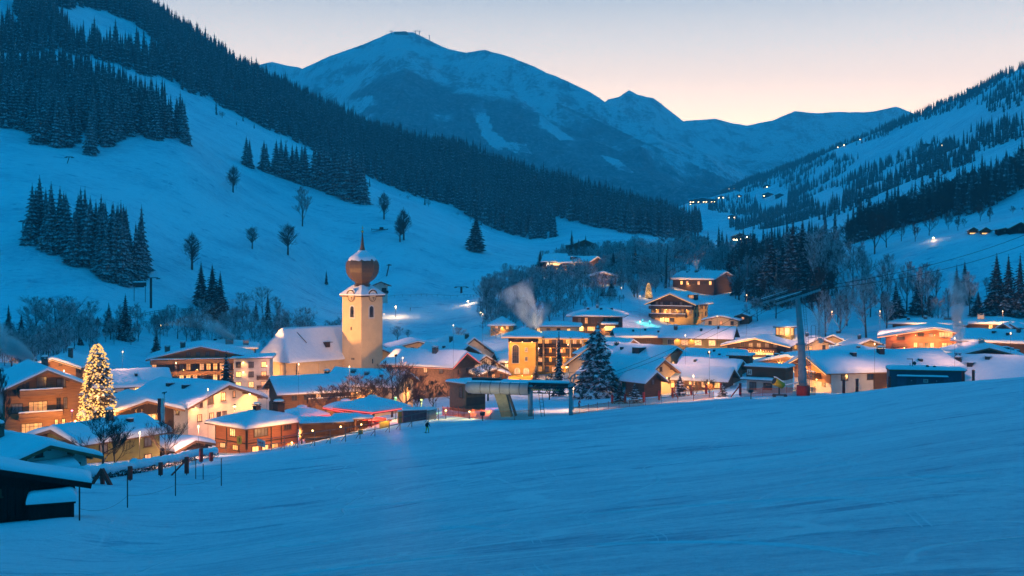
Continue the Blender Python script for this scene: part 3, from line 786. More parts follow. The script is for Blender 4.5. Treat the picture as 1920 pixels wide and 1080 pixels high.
for i, (px, d) in enumerate(NEAR):
    p = on_ground(px, d)
    grow('spruce_tree', p, TR.uniform(21, 28), 20, 0.95, (SPRUCE[i % 4][2],), 'snow dusted spruce at the lower edge of the dense wood high on the left slope', 'tree', 'spruces of the wood on the left slope')
COPSE = [(44, 426), (50, 446), (80, 462), (125, 486), (180, 518), (225, 531), (264, 529), (266, 500), (235, 484), (180, 468), (125, 455), (80, 436)]
cp = scatter_points(COPSE, 380, 540, 3.4, (), 13)
for i, (px, d) in enumerate(cp[:70]):
    p = on_ground(px, d)
    grow('spruce_tree', p, TR.uniform(20, 27), 20, 1.0, (SPRUCE[i % 4][2],), 'tall dark spruce in the tight grove standing alone on the lower ski slope', 'tree', 'spruces of the grove on the ski slope')
for i, px in enumerate([462, 468, 495, 500, 518, 527, 536, 548, 556, 566, 572, 590, 598, 606, 615, 624, 634, 645, 655, 664, 672, 681]):
    py = 312 + (px - 465) * 0.318 + TR.uniform(-2, 1)
    p = hit(px, py, 500)
    if p is None: continue
    hp = 54 if px < 510 else (74 if px < 580 else 90)
    grow('spruce_tree', p, hp / F * p.y * TR.uniform(0.92, 1.1), 20, 1.15, (SPRUCE[i % 4][2],), 'dark spruce in the straight tree row running down across the open slope', 'tree', 'spruces of the row across the slope')
# right side of the valley
RIDGE = [(1320, 370), (1450, 318), (1560, 258), (1650, 225), (1700, 200), (1800, 165), (1920, 95), (2300, -50), (2300, 90), (1920, 204), (1858, 227), (1845, 196), (1780, 210), (1700, 236), (1600, 282), (1500, 326), (1400, 358)]
BAND = [(2200, 150), (1920, 236), (1860, 240), (1800, 256), (1720, 291), (1650, 316), (1600, 331), (1560, 345), (1500, 361), (1420, 385), (1370, 400), (1365, 432), (1420, 434), (1500, 428), (1560, 410), (1600, 396), (1640, 375), (1700, 346), (1780, 330), (1860, 296), (1920, 262), (2200, 180)]
BCLEAR = [[(1506, 372), (1550, 350), (1587, 346), (1580, 380), (1540, 394)], [(1418, 385), (1428, 356), (1478, 356), (1476, 390), (1430, 398)], [(1640, 330), (1700, 300), (1720, 310), (1660, 345)], [(1780, 262), (1830, 250), (1850, 262), (1800, 282)], [(1600, 362), (1650, 340), (1670, 345), (1620, 372)]]
RCLEAR = [[(1560, 292), (1610, 270), (1640, 262), (1630, 275), (1580, 297)], [(1430, 352), (1470, 336), (1500, 328), (1490, 340), (1440, 358)]]
rp = scatter_points(RIDGE, 1100, 3200, 7.6, RCLEAR, 21) + scatter_points(BAND, 820, 2300, 7.5, BCLEAR, 22) + scatter_points([(1560, 345), (1700, 285), (1760, 262), (1750, 272), (1690, 300), (1580, 345)], 1300, 1900, 14, (), 23)
rp += scatter_points([(1325, 385), (1450, 342), (1560, 292), (1610, 296), (1560, 345), (1480, 366), (1400, 398), (1335, 408)], 1200, 2900, 9.5, BCLEAR, 33)
rp = [q for q in rp if noise.noise(Vector(((q[0] - CX) / F * q[1] / 75, q[1] / 75, 9.0))) > -0.16]
make_stuff('valley_forest', lift(rp), FARSPRUCE[:2] + TINYSPRUCE, 8, 15, 20, 5)
WOOD = [(1580, 472), (1640, 447), (1700, 424), (1760, 413), (1830, 404), (1920, 357), (2250, 240), (2250, 180), (1920, 318), (1850, 350), (1760, 384), (1660, 408), (1600, 442)]
wp = scatter_points(WOOD, 480, 900, 4.6, (), 25)
lw = scatter_points([(1240, 482), (1290, 460), (1330, 466), (1370, 482), (1430, 482), (1480, 470), (1560, 455), (1570, 480), (1500, 500), (1400, 505), (1300, 500)], 560, 1400, 9.0, (), 26)
make_stuff('valley_wood', lift(lw), [BARE[k][2] for k in (0, 1, 3)] + FARSPRUCE[:1], 8, 15, 14, 7, 1.0)
sh = scatter_points([(0, 250)] and [(360, 195), (420, 205), (560, 270), (700, 345), (850, 405), (960, 452), (900, 432), (800, 392), (700, 355), (600, 310), (480, 245), (370, 215)], 650, 1000, 19, (), 27)
make_stuff('slope_scrub', lift(sh), [BARE[4][2], FARSPRUCE[1]], 2.5, 6, 14, 8, 1.3)
# thickets between village and slope
tk = scatter_points([(-50, 700), (-50, 640), (60, 632), (150, 610), (300, 598), (420, 600), (520, 612), (640, 640), (640, 668), (400, 660), (300, 640), (150, 665), (60, 690)], 270, 480, 4.2, (), 28)
tk += scatter_points([(900, 620), (900, 560), (940, 520), (1060, 520), (1150, 510), (1240, 500), (1300, 520), (1240, 545), (1180, 570), (1060, 590), (1000, 615)], 400, 640, 4.4, (), 29)
tk += scatter_points([(1000, 500), (1100, 480), (1200, 470), (1300, 475), (1400, 500), (1520, 500), (1560, 530), (1480, 590), (1400, 560), (1300, 505), (1150, 510)], 470, 760, 5.5, (), 30)
tw_ = scatter_points([(1370, 560), (1380, 500), (1440, 470), (1530, 470), (1575, 500), (1560, 545), (1500, 580), (1420, 580)], 400, 620, 5.0, (), 31)
DARKONE = [bpy.data.meshes.new_from_object(bpy.data.objects.new('t', BARE[k][2])) for k in (0, 1, 3)]
for m_5 in DARKONE: m_5.materials[1] = M_TWIG_DARK
make_stuff('mixed_wood', lift(wp), DARKONE + DARKONE[:1] + FARSPRUCE[:1], 10, 16, 13, 6, 1.0)
make_stuff('frosted_wood', lift(tw_), DARKONE + FARSPRUCE[1:2], 8.0, 14.0, 12, 19, 1.0)
make_stuff('frosted_thicket', lift(tk), [BARE[k][2] for k in (1, 3, 4)], 3.0, 8.5, 12, 9, 1.0)
# ---------------------------------------------------------------- building materials
WOOD_ORANGE = mat('larch_boards', (0.34, 0.17, 0.075), 0.75, (0.22, 0.10, 0.045), 1.2, 0.3, (0.4, 0.4, 9))
WOOD_BROWN = mat('brown_boards', (0.15, 0.075, 0.04), 0.8, (0.09, 0.045, 0.026), 1.2, 0.3, (0.4, 0.4, 9))
WOOD_DARK = mat('dark_boards', (0.055, 0.034, 0.026), 0.85, (0.03, 0.02, 0.016), 1.2, 0.3, (6, 6, 0.4))
WOOD_BLACK = mat('tarred_boards', (0.016, 0.013, 0.012), 0.9, (0.009, 0.008, 0.008), 1.4, 0.4, (7, 7, 0.3))
WOOD_RED = mat('reddish_boards', (0.30, 0.115, 0.06), 0.75, (0.20, 0.075, 0.04), 1.2, 0.3, (0.4, 0.4, 9))
PL_WHITE = mat('white_render', (0.66, 0.60, 0.52), 0.9, (0.54, 0.49, 0.43), 0.5, 0.08)
PL_CREAM = mat('cream_render', (0.62, 0.47, 0.28), 0.9, (0.52, 0.39, 0.23), 0.5, 0.08)
PL_YELLOW = mat('yellow_render', (0.66, 0.36, 0.075), 0.9, (0.56, 0.30, 0.06), 0.5, 0.08)
PL_OCHRE = mat('ochre_render', (0.36, 0.26, 0.10), 0.9, (0.28, 0.20, 0.08), 0.5, 0.08)
PL_GREEN = mat('green_render', (0.24, 0.22, 0.08), 0.9, (0.19, 0.17, 0.06), 0.5, 0.08)
PL_GREY = mat('grey_render', (0.30, 0.28, 0.26), 0.9, (0.22, 0.20, 0.19), 0.5, 0.08)
PL_CHURCH = mat('church_render', (0.64, 0.47, 0.27), 0.9, (0.56, 0.41, 0.24), 0.35, 0.1)
BLUE_METAL = mat('blue_steel', (0.045, 0.075, 0.10), 0.5, (0.035, 0.06, 0.085), 0.8)
STEEL = mat('galvanised_steel', (0.34, 0.34, 0.35), 0.6, (0.24, 0.24, 0.25), 0.7, 0.1)
DARK_STEEL = mat('dark_steel', (0.05, 0.05, 0.052), 0.6, (0.035, 0.035, 0.037), 1.0, metal=0.3)
CHIM = mat('chimney_render', (0.16, 0.12, 0.10), 0.9, (0.09, 0.07, 0.06), 2.0, 0.2)
FRAME_W = mat('white_paint', (0.60, 0.56, 0.50), 0.6)
FRAME_B = mat('brown_paint', (0.10, 0.055, 0.03), 0.6)
EAVE = mat('eave_boards', (0.20, 0.11, 0.06), 0.8, (0.13, 0.07, 0.04), 1.5)
GLASS_DARK = mat('dark_pane', (0.02, 0.022, 0.026), 0.12, (0.05, 0.05, 0.055), 0.7, spec=0.6)
GLASS_BLUE = mat('curtained_pane', (0.20, 0.19, 0.19), 0.3, (0.10, 0.09, 0.09), 0.9, spec=0.5)
LIT1 = glow('lit_pane', (1.0, 0.50, 0.11), 1.45, (0.9, 0.28, 0.05), 1.6)
LIT1B = glow('amber_pane', (1.0, 0.42, 0.08), 1.0, (0.55, 0.16, 0.03), 1.3)
LIT1C = glow('pale_pane', (1.0, 0.60, 0.20), 1.8, (0.8, 0.30, 0.08), 2.2)
LIT2 = glow('bright_pane', (1.0, 0.56, 0.15), 2.3, (1.0, 0.40, 0.09), 1.4)
LIT3 = glow('dim_pane', (0.85, 0.36, 0.12), 1.7, (0.45, 0.16, 0.06), 1.2)
STRING_O = glow('warm_bulbs', (1.0, 0.40, 0.12), 2.0)
STRING_R = glow('red_bulbs', (1.0, 0.10, 0.10), 1.4)
BULB = glow('lamp_glass', (1.0, 0.60, 0.18), 9.0)
BULB_W = glow('flood_glass', (1.0, 0.74, 0.38), 40.0)
RED = mat('red_padding', (0.62, 0.045, 0.03), 0.7, (0.48, 0.035, 0.025), 2.0)
for m__ in (BULB, BULB_W, STRING_O, STRING_R, LIT3):
    m__.cycles.emission_sampling = 'NONE'
FARLIT = glow('far_pane', (1.0, 0.70, 0.36), 9.0); FARLIT.cycles.emission_sampling = 'NONE'
PANES = {'F': FARLIT, 'L': LIT1, 'L1': LIT1B, 'L2': LIT1C, 'B': LIT2, 'd': LIT3, 'D': GLASS_DARK, 'c': GLASS_BLUE}

# ---------------------------------------------------------------- building pieces
_wc = {}
WR = random.Random(3)
def window_meshes(w, h, kind, fm):
    k = (round(w, 2), round(h, 2), kind, fm.name)
    if k not in _wc:
        fr = MB(); t = 0.10
        for x in (-w / 2, w / 2): fr.box((x, -0.02, 0), (t, 0.12, h + t))
        for z in (-h / 2, h / 2): fr.box((0, -0.02, z), (w - t, 0.12, t))
        fr.box((0, -0.07, -h / 2 - 0.08), (w + 0.3, 0.2, 0.07))
        nm = 1 if w < 1.5 else max(1, int(w / 0.8))
        for i in range(nm): fr.box((-w / 2 + w * (i + 1) / (nm + 1), 0.0, 0), (0.07, 0.07, h - t))
        if h > 1.6: fr.box((0, 0.001, h * 0.18), (w - t, 0.05, 0.06))
        pa = MB(); pa.box((0, 0.0, 0), (w - 0.02, 0.04, h - 0.02))
        _wc[k] = (fr.mesh('window', fm), pa.mesh('pane', PANES[kind]))
    return _wc[k]
def window(parent, loc, rz, w, h, kind, fm=None, name='window'):
    if kind == 'L': kind = WR.choice(('L', 'L', 'L1', 'L1', 'L2', 'd', 'L2', 'D'))
    elif kind == 'D' and WR.random() < 0.2: kind = 'c'
    fr, pa = window_meshes(w, h, kind, fm or FRAME_B)
    o = link(name, fr, parent, loc, rz); link('pane', pa, o, (0, 0.02, 0)); return o

def snow_sheet(zf, x0, x1, y0, y1, T, seed, nx=22, ny=20, edge=0.55, sag=0.18):
    """A pillow of snow lying on the height function zf over a rectangle."""
    mb = MB(); W, Lh = x1 - x0, y1 - y0
    xs = [x0 + W * (0.5 - 0.5 * math.cos(math.pi * i / nx)) for i in range(nx + 1)]
    if x0 < 0 < x1 and not any(abs(x) < 1e-6 for x in xs): xs = sorted(xs + [0.0])
    ys = [y0 + Lh * (0.5 - 0.5 * math.cos(math.pi * j / ny)) for j in range(ny + 1)]
    nx, ny = len(xs), len(ys)
    for x in xs:
        for y in ys:
            e = min(x - x0, x1 - x, y - y0, y1 - y)
            k = min(1.0, max(0.0, e / edge)); k = math.sqrt(1 - (1 - k) ** 2)
            nzv = noise.fractal(Vector((x * 0.45 + seed, y * 0.45, seed)), 1, 2, 3) * 0.22 * T + noise.noise(Vector((x * 0.14 - seed, y * 0.14, seed * 2))) * 0.34 * T
            ov = 0.12 if e < 0.05 else 0
            mb.v.append((x, y, zf(x, y) + 0.02 + (T + nzv) * (0.30 + 0.70 * k) - ov * sag))
    for x in xs:
        for y in ys:
            if x in (xs[0], xs[-1]) or y in (ys[0], ys[-1]):
                pass
            mb.v.append((x, y, zf(x, y) + 0.012))
    n0 = nx * ny
    def f(a, b, c, d):
        mb.f.append((a, b, c, d)); mb.m.append(0); mb.s.append(True)
    for i in range(nx - 1):
        for j in range(ny - 1):
            a = i * ny + j; f(a, a + ny, a + ny + 1, a + 1)
    for i in range(nx - 1):
        a = i * ny; f(a, n0 + a, n0 + a + ny, a + ny)
        a = i * ny + ny - 1; f(a, a + ny, n0 + a + ny, n0 + a)
    for j in range(ny - 1):
        a = j; f(a, a + 1, n0 + a + 1, n0 + a)
        a = (nx - 1) * ny + j; f(a, n0 + a, n0 + a + 1, a + 1)
    used = sorted({i for q in mb.f for i in q}); rm = {o: n for n, o in enumerate(used)}
    mb.v = [mb.v[i] for i in used]; mb.f = [tuple(rm[i] for i in q) for q in mb.f]
    return mb

HOUSES = []
class House:
    """Gable (or hip / flat) building. Local x across the front, y along the ridge, front face at y = 0, z = 0 at the front apex of the roof boards."""
    def __init__(s, name, label, apex, d, w, L, yr, pitch, wall, cat='house', kind='gable', over=1.1, overf=1.3, snow=0.7, group=None, wall_up=None, drop=None, split=None, eave=None, seed=None, snowmat=None):
        px, py = apex
        p = P(px, py, d)
        yaw = -math.atan((px - CX) / F) + R(yr)
        s.yaw, s.w, s.L, s.kind = yaw, w, L, kind
        if kind == 'hip':
            p = p - Matrix.Rotation(yaw, 3, 'Z') @ Vector((0, L / 2, 0))
        s.t = math.tan(R(pitch)); s.over, s.overf = over, overf
        q = Matrix.Rotation(yaw, 3, 'Z')
        p = p - Vector((0, 0, snow * 0.9))
        s.seed = seed if seed is not None else (px * 0.13 + d)
        snow *= 0.75 + 0.5 * random.Random(int(px * 7 + d)).random()
        s.yr, s.px, s.d, s.group, s.wallmat = yr, px, d, group, wall
        HOUSES.append(s)
        # lowest ground under the footprint
        g = [gz(*(p + q @ Vector((x, y, 0))).xy) for x in (-w / 2, w / 2) for y in (0, L)]
        s.eave = {'gable': -w / 2 * s.t, 'hip': -min(w, L) / 2 * s.t}.get(kind, 0.0)     # roof height at the wall line
        s.base = (min(g) - p.z - 0.8) if drop is None else -drop
        s.base = min(s.base, s.eave - 1.5)
        # origin on the ground under the front wall
        s.oz = s.base
        s.root = empty(name, p + q @ Vector((0, 0, s.base)), yaw, label, cat, group)
        H = -s.base
        s.H = H
        ev = H + s.eave - 0.15
        mb = MB()
        if kind == 'gable':
            mb.prism([(-w / 2, 0), (w / 2, 0), (w / 2, ev), (0, H - 0.15), (-w / 2, ev)], 0, L, 'y')
        else:
            mb.box((0, L / 2, ev / 2), (w, L, ev))
        if split is None:
            s.wallo = mb.build('wall', wall, s.root)
        else:                                                   # lower storeys of another material
            lo = MB(); hs = H + s.eave - split[0]
            lo.box((0, L / 2, hs / 2), (w - 0.12, L - 0.12, hs)); lo.build('wall', split[1], s.root)
            up = MB()
            if kind == 'gable':
                up.prism([(-w / 2, hs), (w / 2, hs), (w / 2, ev), (0, H - 0.15), (-w / 2, ev)], 0, L, 'y')
            else:
                up.box((0, L / 2, (hs + ev) / 2), (w, L, ev - hs))
            s.wallo = up.build('wall', wall, s.root)
        # roof boards
        x0, x1, y0, y1 = -w / 2 - over, w / 2 + over, -overf, L + overf
        th = 0.22
        if kind == 'gable':
            s.zf = lambda x, y: H - abs(x) * s.t
            e = H - (w / 2 + over) * s.t
            rb = MB(); rb.prism([(x0, e), (0, H), (x1, e), (x1, e - th), (0, H - th), (x0, e - th)], y0, y1, 'y')
        elif kind == 'hip':
            m = min(w, L) / 2
            def zf(x, y):
                k = min(w / 2 + over - abs(x), (y - y0), (y1 - y))
                return min(H, H - (min(w / 2, L / 2) + over) * s.t + k * s.t)
            s.zf = zf
            e = H - (min(w, L) / 2 + over) * s.t
            mm = min(w, L) / 2 + over
            rb = MB()
            if L >= w: r0, r1 = (0, y0 + mm), (0, y1 - mm)
            else: r0, r1 = (x0 + mm, L / 2), (x1 - mm, L / 2)
            vs = [(x0, y0, e), (x1, y0, e), (x1, y1, e), (x0, y1, e), (*r0, H), (*r1, H), (x0, y0, e - th), (x1, y0, e - th), (x1, y1, e - th), (x0, y1, e - th)]
            if L >= w: fs = [(0, 1, 4), (1, 2, 5, 4), (2, 3, 5), (3, 0, 4, 5)]
            else: fs = [(0, 1, 5, 4), (1, 2, 5), (2, 3, 4, 5), (3, 0, 4)]
            rb.add(vs, fs + [(0, 6, 7, 1), (1, 7, 8, 2), (2, 8, 9, 3), (3, 9, 6, 0), (9, 8, 7, 6)])
        else:                                                   # flat or single slope along x
            s.zf = lambda x, y: H + (-(x + w / 2) * s.t if kind == 'shed' else (y * s.t if kind == 'lean' else 0)) - (0 if kind == 'flat' else 0)
            rb = MB()
            vs = [(x, y, s.zf(x, y) - dz) for dz in (th, 0) for (x, y) in ((x0, y0), (x1, y0), (x1, y1), (x0, y1))]
            rb.add(vs, [(3, 2, 1, 0), (4, 5, 6, 7), (0, 1, 5, 4), (1, 2, 6, 5), (2, 3, 7, 6), (3, 0, 4, 7)])
        s.roof = rb.build('roof', eave or EAVE, s.root)
        if kind in ('gable', 'hip') and s.w > 6:                  # rafter ends under the eaves
            pass
        sm = snow_sheet(s.zf, x0 - 0.06, x1 + 0.06, y0 - 0.06, y1 + 0.06, snow, s.seed % 37)
        s.snow = sm.build('snow_cover', snowmat or M_ROOFSNOW, s.roof)
        if kind == 'gable':                                      # bargeboards and projecting purlins at the front
            bb = MB()
            for sg in (-1, 1):
                a = Vector((0, y0 - 0.07, H - 0.16)); b = Vector((sg * (w / 2 + over + 0.05), y0 - 0.07, H - (w / 2 + over + 0.05) * s.t - 0.16))
                bb.bar(a, b, 0.07, 0.34)
            for k in (0.0, 0.55, -0.55, 1, -1):
                x = k * w / 2; bb.bar((x, y0 + 0.02, H - abs(x) * s.t - 0.42), (x, 0.0, H - abs(x) * s.t - 0.42), 0.2, 0.28)
            bb.build('bargeboard', eave or EAVE, s.root)
    # position on a face: u along the face, z relative to the eave line
    def at(s, face, u, z, out=0.02):
        zz = s.H + s.eave + z
        if face == 'f': return Vector((u, -out, zz)), 0.0
        if face == 'r': return Vector((s.w / 2 + out, u, zz)), math.pi / 2
        if face == 'l': return Vector((-s.w / 2 - out, s.L - u, zz)), -math.pi / 2
        return Vector((-u, s.L + out, zz)), math.pi
    def win(s, face, u, z, w=1.1, h=1.3, k='D', fm=None, name='window'):
        p, rz = s.at(face, u, z); return window(s.root, p, rz, w, h, k, fm, name)
    def row(s, face, z, u0, u1, kinds, w=1.1, h=1.3, fm=None):
        n = len(kinds)
        for i, k in enumerate(kinds):
            if k == ' ': continue
            s.win(face, u0 + (u1 - u0) * (i / (n - 1) if n > 1 else 0.5), z, w, h, k, fm)
    def balcony(s, face, z, u0, u1, depth=1.3, h=1.0, m=None, snow=True, posts=True):
        mb = MB(); c, rz = s.at(face, (u0 + u1) / 2, z, 0); W = abs(u1 - u0); m = m or WOOD_BROWN
        mb.box((0, -depth / 2, 0), (W, depth, 0.18))
        nb_ = max(2, int(W / 0.28))
        mb.box((0, -depth + 0.04, 0.2), (W, 0.06, 0.12)); mb.box((0, -depth + 0.04, h), (W + 0.08, 0.14, 0.1))
        mb.box((0, -depth + 0.02, 0.6), (W - 0.1, 0.05, h - 0.42))
        for sx in (-1, 1): mb.box((sx * (W / 2 - 0.05), -depth / 2, 0.55), (0.06, depth - 0.2, h - 0.3))
        if posts:
            npst = max(2, int(W / 3.2) + 1)
            for i in range(npst): mb.box((-W / 2 + 0.08 + (W - 0.16) * i / (npst - 1), -depth + 0.10, 0.5), (0.14, 0.14, h + 0.02))
        for i in range(max(2, int(W / 2.5))):
            x = -W / 2 + 0.3 + (W - 0.6) * i / (max(2, int(W / 2.5)) - 1); mb.bar((x, 0, -0.25), (x, -depth + 0.1, -0.16), 0.14, 0.2)
        o = mb.build('balcony', m, s.root, c, rz)
        if snow:
            sn = snow_sheet(lambda x, y: h + 0.05, -W / 2, W / 2, -depth - 0.06, -depth + 0.16, 0.24, u0 + z, 14, 4, 0.1); sn.build('snow_cap', M_ROOFSNOW, o)
        return o
    def chimney(s, x, y, h=1.3, w=0.8, m=None, cap=True):
        mb = MB(); z = s.zf(x, y)
        mb.box((0, 0, h / 2 - 0.5), (w, w, h + 1.9)); mb.box((0, 0, h + 0.5), (w + 0.16, w + 0.16, 0.12))
        for sx in (-1, 1):
            for sy in (-1, 1): mb.box((sx * w * 0.36, sy * w * 0.36, h + 0.68), (0.1, 0.1, 0.24))
        mb.box((0, 0, h + 0.86), (w + 0.24, w + 0.24, 0.1))
        if cap: mb.lathe([(w * 0.62, h + 0.90), (w * 0.68, h + 1.0), (w * 0.55, h + 1.18), (w * 0.25, h + 1.3), (0.02, h + 1.33)], 8, 1, rot=0.4)
        return mb.build('chimney', [m or CHIM, M_ROOFSNOW], s.roof, (x, y, z))
    def bump(s, x, y, w=0.9, d=0.6, h=0.45):
        """Roof window or vent poking through the snow."""
        mb = MB(); z = s.zf(x, y) + 0.7
        mb.box((0, 0, 0), (w, d, h * 2)); mb.lathe([(w * 0.6, h), (w * 0.56, h + 0.1), (w * 0.3, h + 0.2), (0.02, h + 0.22)], 8, 1)
        return mb.build('roof_vent', [DARK_STEEL, M_ROOFSNOW], s.roof, (x, y, z))
    def string(s, m=None, face='f', r=0.07):
        """Light string along the front roof edge."""
        mb = MB(); y = -s.overf - 0.16
        for sg in (-1, 1):
            xe = sg * (s.w / 2 + s.over)
            mb.tube([(0, y, s.H - 0.2), (xe, y, s.H - abs(xe) * s.t - 0.2)], r, 5)
        return mb.build('light_string', m or STRING_O, s.root)
    def string_side(s, side, m=None, r=0.07, z=-0.3):
        mb = MB(); x = side * (s.w / 2 + s.over + 0.08); zz = s.H - (s.w / 2 + s.over) * s.t + z
        mb.tube([(x, -s.overf, zz), (x, s.L + s.overf, zz)], r, 5); return mb.build('light_string', m or STRING_O, s.root)
    def lamp(s, face, u, z, power=300, r=0.16, out=0.35, color=(1, 0.42, 0.11)):
        p, rz = s.at(face, u, z, out)
        mb = MB(); mb.lathe([(0.02, r), (r * 0.8, r * 0.6), (r, 0), (r * 0.7, -r * 0.7), (0.02, -r)], 8, 0)
        mb.bar((0, 0, 0), (0, out, 0.1), 0.05, 0.05, 1)
        o = mb.build('wall_lamp', [BULB, DARK_STEEL], s.root, p, rz)
        spot(o, (0, -0.3, -0.1), (0, 0.35, -1.6), power * 3.2, color, 150, 0.2, 0.6)
        return o
    def flood(s, face='f', power=3000, u=0.0, dist=8.0, up=1.6, aim=-2.0, angle=115, color=(1, 0.46, 0.13)):
        """Small ground light added, unseen, to brighten the facade of the house."""
        p, rz = s.at(face, u, 0, dist); wp = s.root.matrix_basis @ p; p.z = gz(wp.x, wp.y) - s.root.location.z + up
        aimz = (s.H + s.eave + aim) - p.z
        q = Matrix.Rotation(rz, 3, 'Z')
        mb = MB(); mb.box((0, 0, 0), (0.4, 0.3, 0.3)); mb.tube([(0, 0, -1.6), (0, 0, 0)], 0.05, 5); o = mb.build('floodlight', DARK_STEEL, s.root, p, rz)
        spot(o, (0, 0.25, 0.1), (0, dist, aimz), power, color, angle, 0.4, 0.7)  # light added to brighten the facade
        return o
    def world(s, x, y, z):
        return s.root.matrix_basis @ Vector((x, y, z))

def point(parent, loc, power, color=(1, 0.55, 0.22), size=0.3):
    ld = bpy.data.lights.new('lamp_light', 'POINT'); ld.energy = power; ld.color = color; ld.shadow_soft_size = size
    o = bpy.data.objects.new('lamp_light', ld); col.objects.link(o)
    o.parent = parent; o.location = loc
    return o
def spot(parent, loc, target, power, color=(1, 0.6, 0.28), angle=60, size=0.4, blend=0.5):
    """target in the parent's local space"""
    ld = bpy.data.lights.new('flood_light', 'SPOT'); ld.energy = power; ld.color = color; ld.spot_size = R(angle); ld.spot_blend = blend; ld.shadow_soft_size = size
    o = bpy.data.objects.new('flood_light', ld); col.objects.link(o)
    o.parent = parent; o.location = loc
    o.rotation_euler = (Vector(target) - Vector(loc)).to_track_quat('-Z', 'Y').to_euler()
    return o
# ---------------------------------------------------------------- buildings of the village, near to far
G_V = 'houses of the village'
# black hut at the edge of the piste
h = House('wooden_hut', 'black tarred hut with thick snow roof at the edge of the piste, nearest building', (-14, 866), 65, 9.0, 1.7, -4, 13, WOOD_BLACK, 'hut', over=1.0, overf=0.5, snow=0.34, eave=WOOD_BLACK)
ax = MB(); ax.box((3.3, -0.75, h.H - 3.4), (2.5, 1.5, 2.4)); ax.box((3.3, -0.8, h.H - 2.17), (2.7, 1.7, 0.1)); a_ = ax.build('lean_to', WOOD_BLACK, h.root)
snow_sheet(lambda x, y: h.H - 2.11, 1.9, 4.7, -1.7, 0.05, 0.68, 3.3, 16, 10, 0.5).build('snow_cap', M_ROOFSNOW, a_)
pl = MB()
for i in range(22):
    pl = MB(); x_ = -4.3 + i * 0.41; pl.box((x_, -0.03 - 0.012 * (i % 3), h.H - 1.15 - abs(x_) * 0.23 - 0.5 * 2.2), (0.37, 0.05, 2.4)); pl.build('plank', WOOD_BLACK, h.root)
h.win('f', 0.0, -0.55, 0.9, 0.35, 'D')
# white house with awning
h = House('house', 'small white house with snow covered porch roof, behind the black hut', (84, 822), 112, 9.0, 11, 24, 18, PL_WHITE, 'house', over=1.1, snow=0.65, group=G_V)
for u, k in ((-0.6, 'D'),): h.win('f', u, 0.55, 0.7, 0.6, k)
h.win('f', -2.9, -1.7, 1.0, 1.1, 'D'); h.win('f', 3.3, -1.5, 0.9, 1.1, 'D'); h.win('f', 1.2, -2.5, 2.2, 0.8, 'D')
pr = MB(); pr.prism([(0, 0), (-1.9, -0.55), (-1.9, -0.7), (0, -0.15)], -2.2, 2.8, 'x'); c_, _z = h.at('f', 0, -0.55, 0); pro = pr.build('porch_roof', EAVE, h.root, c_)
snow_sheet(lambda x, y: 0.29 * y, -2.3, 2.9, -2.0, 0.0, 0.5, 5.1, 16, 8, 0.4).build('snow_cap', M_ROOFSNOW, pro)
h.chimney(-1.6, 7.5, 1.2, 0.8); STEAM_A = h.world(-1.6, 7.5, h.H + 2.2)
# green house
h = House('house', 'yellow green house with low snowy roof behind a bare garden tree', (112, 795), 142, 10, 12, -56, 15, PL_GREEN, 'house', over=1.0, snow=0.65, group=G_V)
h.row('r', -1.3, 3, 10, 'DD', 1.2, 1.2); h.row('f', -1.3, -2.5, 2.5, 'DD'); h.chimney(0.8, 7, 1.1, 0.8); h.bump(2.5, 9)
h.row('r', -3.6, 3, 10, 'D d', 1.1, 1.2)
# garden shed
h = House('garden_shed', 'low dark shed under a rounded snow roof beside the snowy hedge', (360, 817), 156, 6.6, 8.0, 46, 14, WOOD_DARK, 'shed', over=0.7, overf=0.7, snow=0.7)
h.win('f', 0.0, -0.8, 1.2, 0.8, 'D')
# big wooden hotel chalet
h = House('chalet', 'large honey coloured wooden chalet with three lit balconied storeys', (85, 687), 190, 13, 16, 10, 24, WOOD_ORANGE, 'chalet', over=1.7, overf=2.0, snow=0.6, group=G_V)
h.win('f', -0.6, 0.6, 1.6, 2.0, 'D'); h.win('f', -3.6, 0.0, 1.9, 1.5, 'D'); h.win('f', 2.6, 0.4, 1.5, 1.5, 'c'); h.win('f', -5.4, -0.9, 1.2, 1.0, 'D')
h.balcony('f', -1.5, -4.4, 2.6, 1.6, 1.0, WOOD_ORANGE)
h.win('f', -1.2, -3.5, 3.0, 1.7, 'L'); h.win('f', -4.6, -3.6, 1.8, 1.6, 'c'); h.win('f', 2.2, -3.2, 0.7, 1.9, 'D'); h.win('f', 3.3, -3.2, 0.6, 1.9, 'c')
h.balcony('f', -5.4, -4.6, 2.6, 1.6, 1.0, WOOD_ORANGE)
h.win('f', -2.2, -7.3, 3.4, 1.8, 'L'); h.win('f', 1.8, -7.0, 0.5, 2.0, 'B'); h.win('f', 3.0, -7.0, 0.5, 2.0, 'B')
h.row('r', -1.6, 3, 13, 'DLD'); h.row('r', -4.4, 3, 13, 'LDL')
h.lamp('f', -5.6, -7.5, 900); h.lamp('f', 4.9, -6.5, 900)
h.chimney(1.5, 9, 1.3, 1.0)
# chalet behind it
h = House('chalet', 'chalet with glowing orange gable peeping out behind the honey coloured chalet', (102, 668), 258, 10, 13, -18, 18, WOOD_ORANGE, 'chalet', over=1.6, snow=0.7, group=G_V)
h.string(glow('gold_bulbs', (1, 0.5, 0.16), 1.15)); h.row('f', 0.3, -1.4, 1.4, 'DD', 0.6, 0.5); h.row('r', -1.2, 3, 11, 'cDc'); h.chimney(2.5, 4, 2.2, 0.9); h.bump(1.2, 8)
h.lamp('f', -2, -0.6, 500)
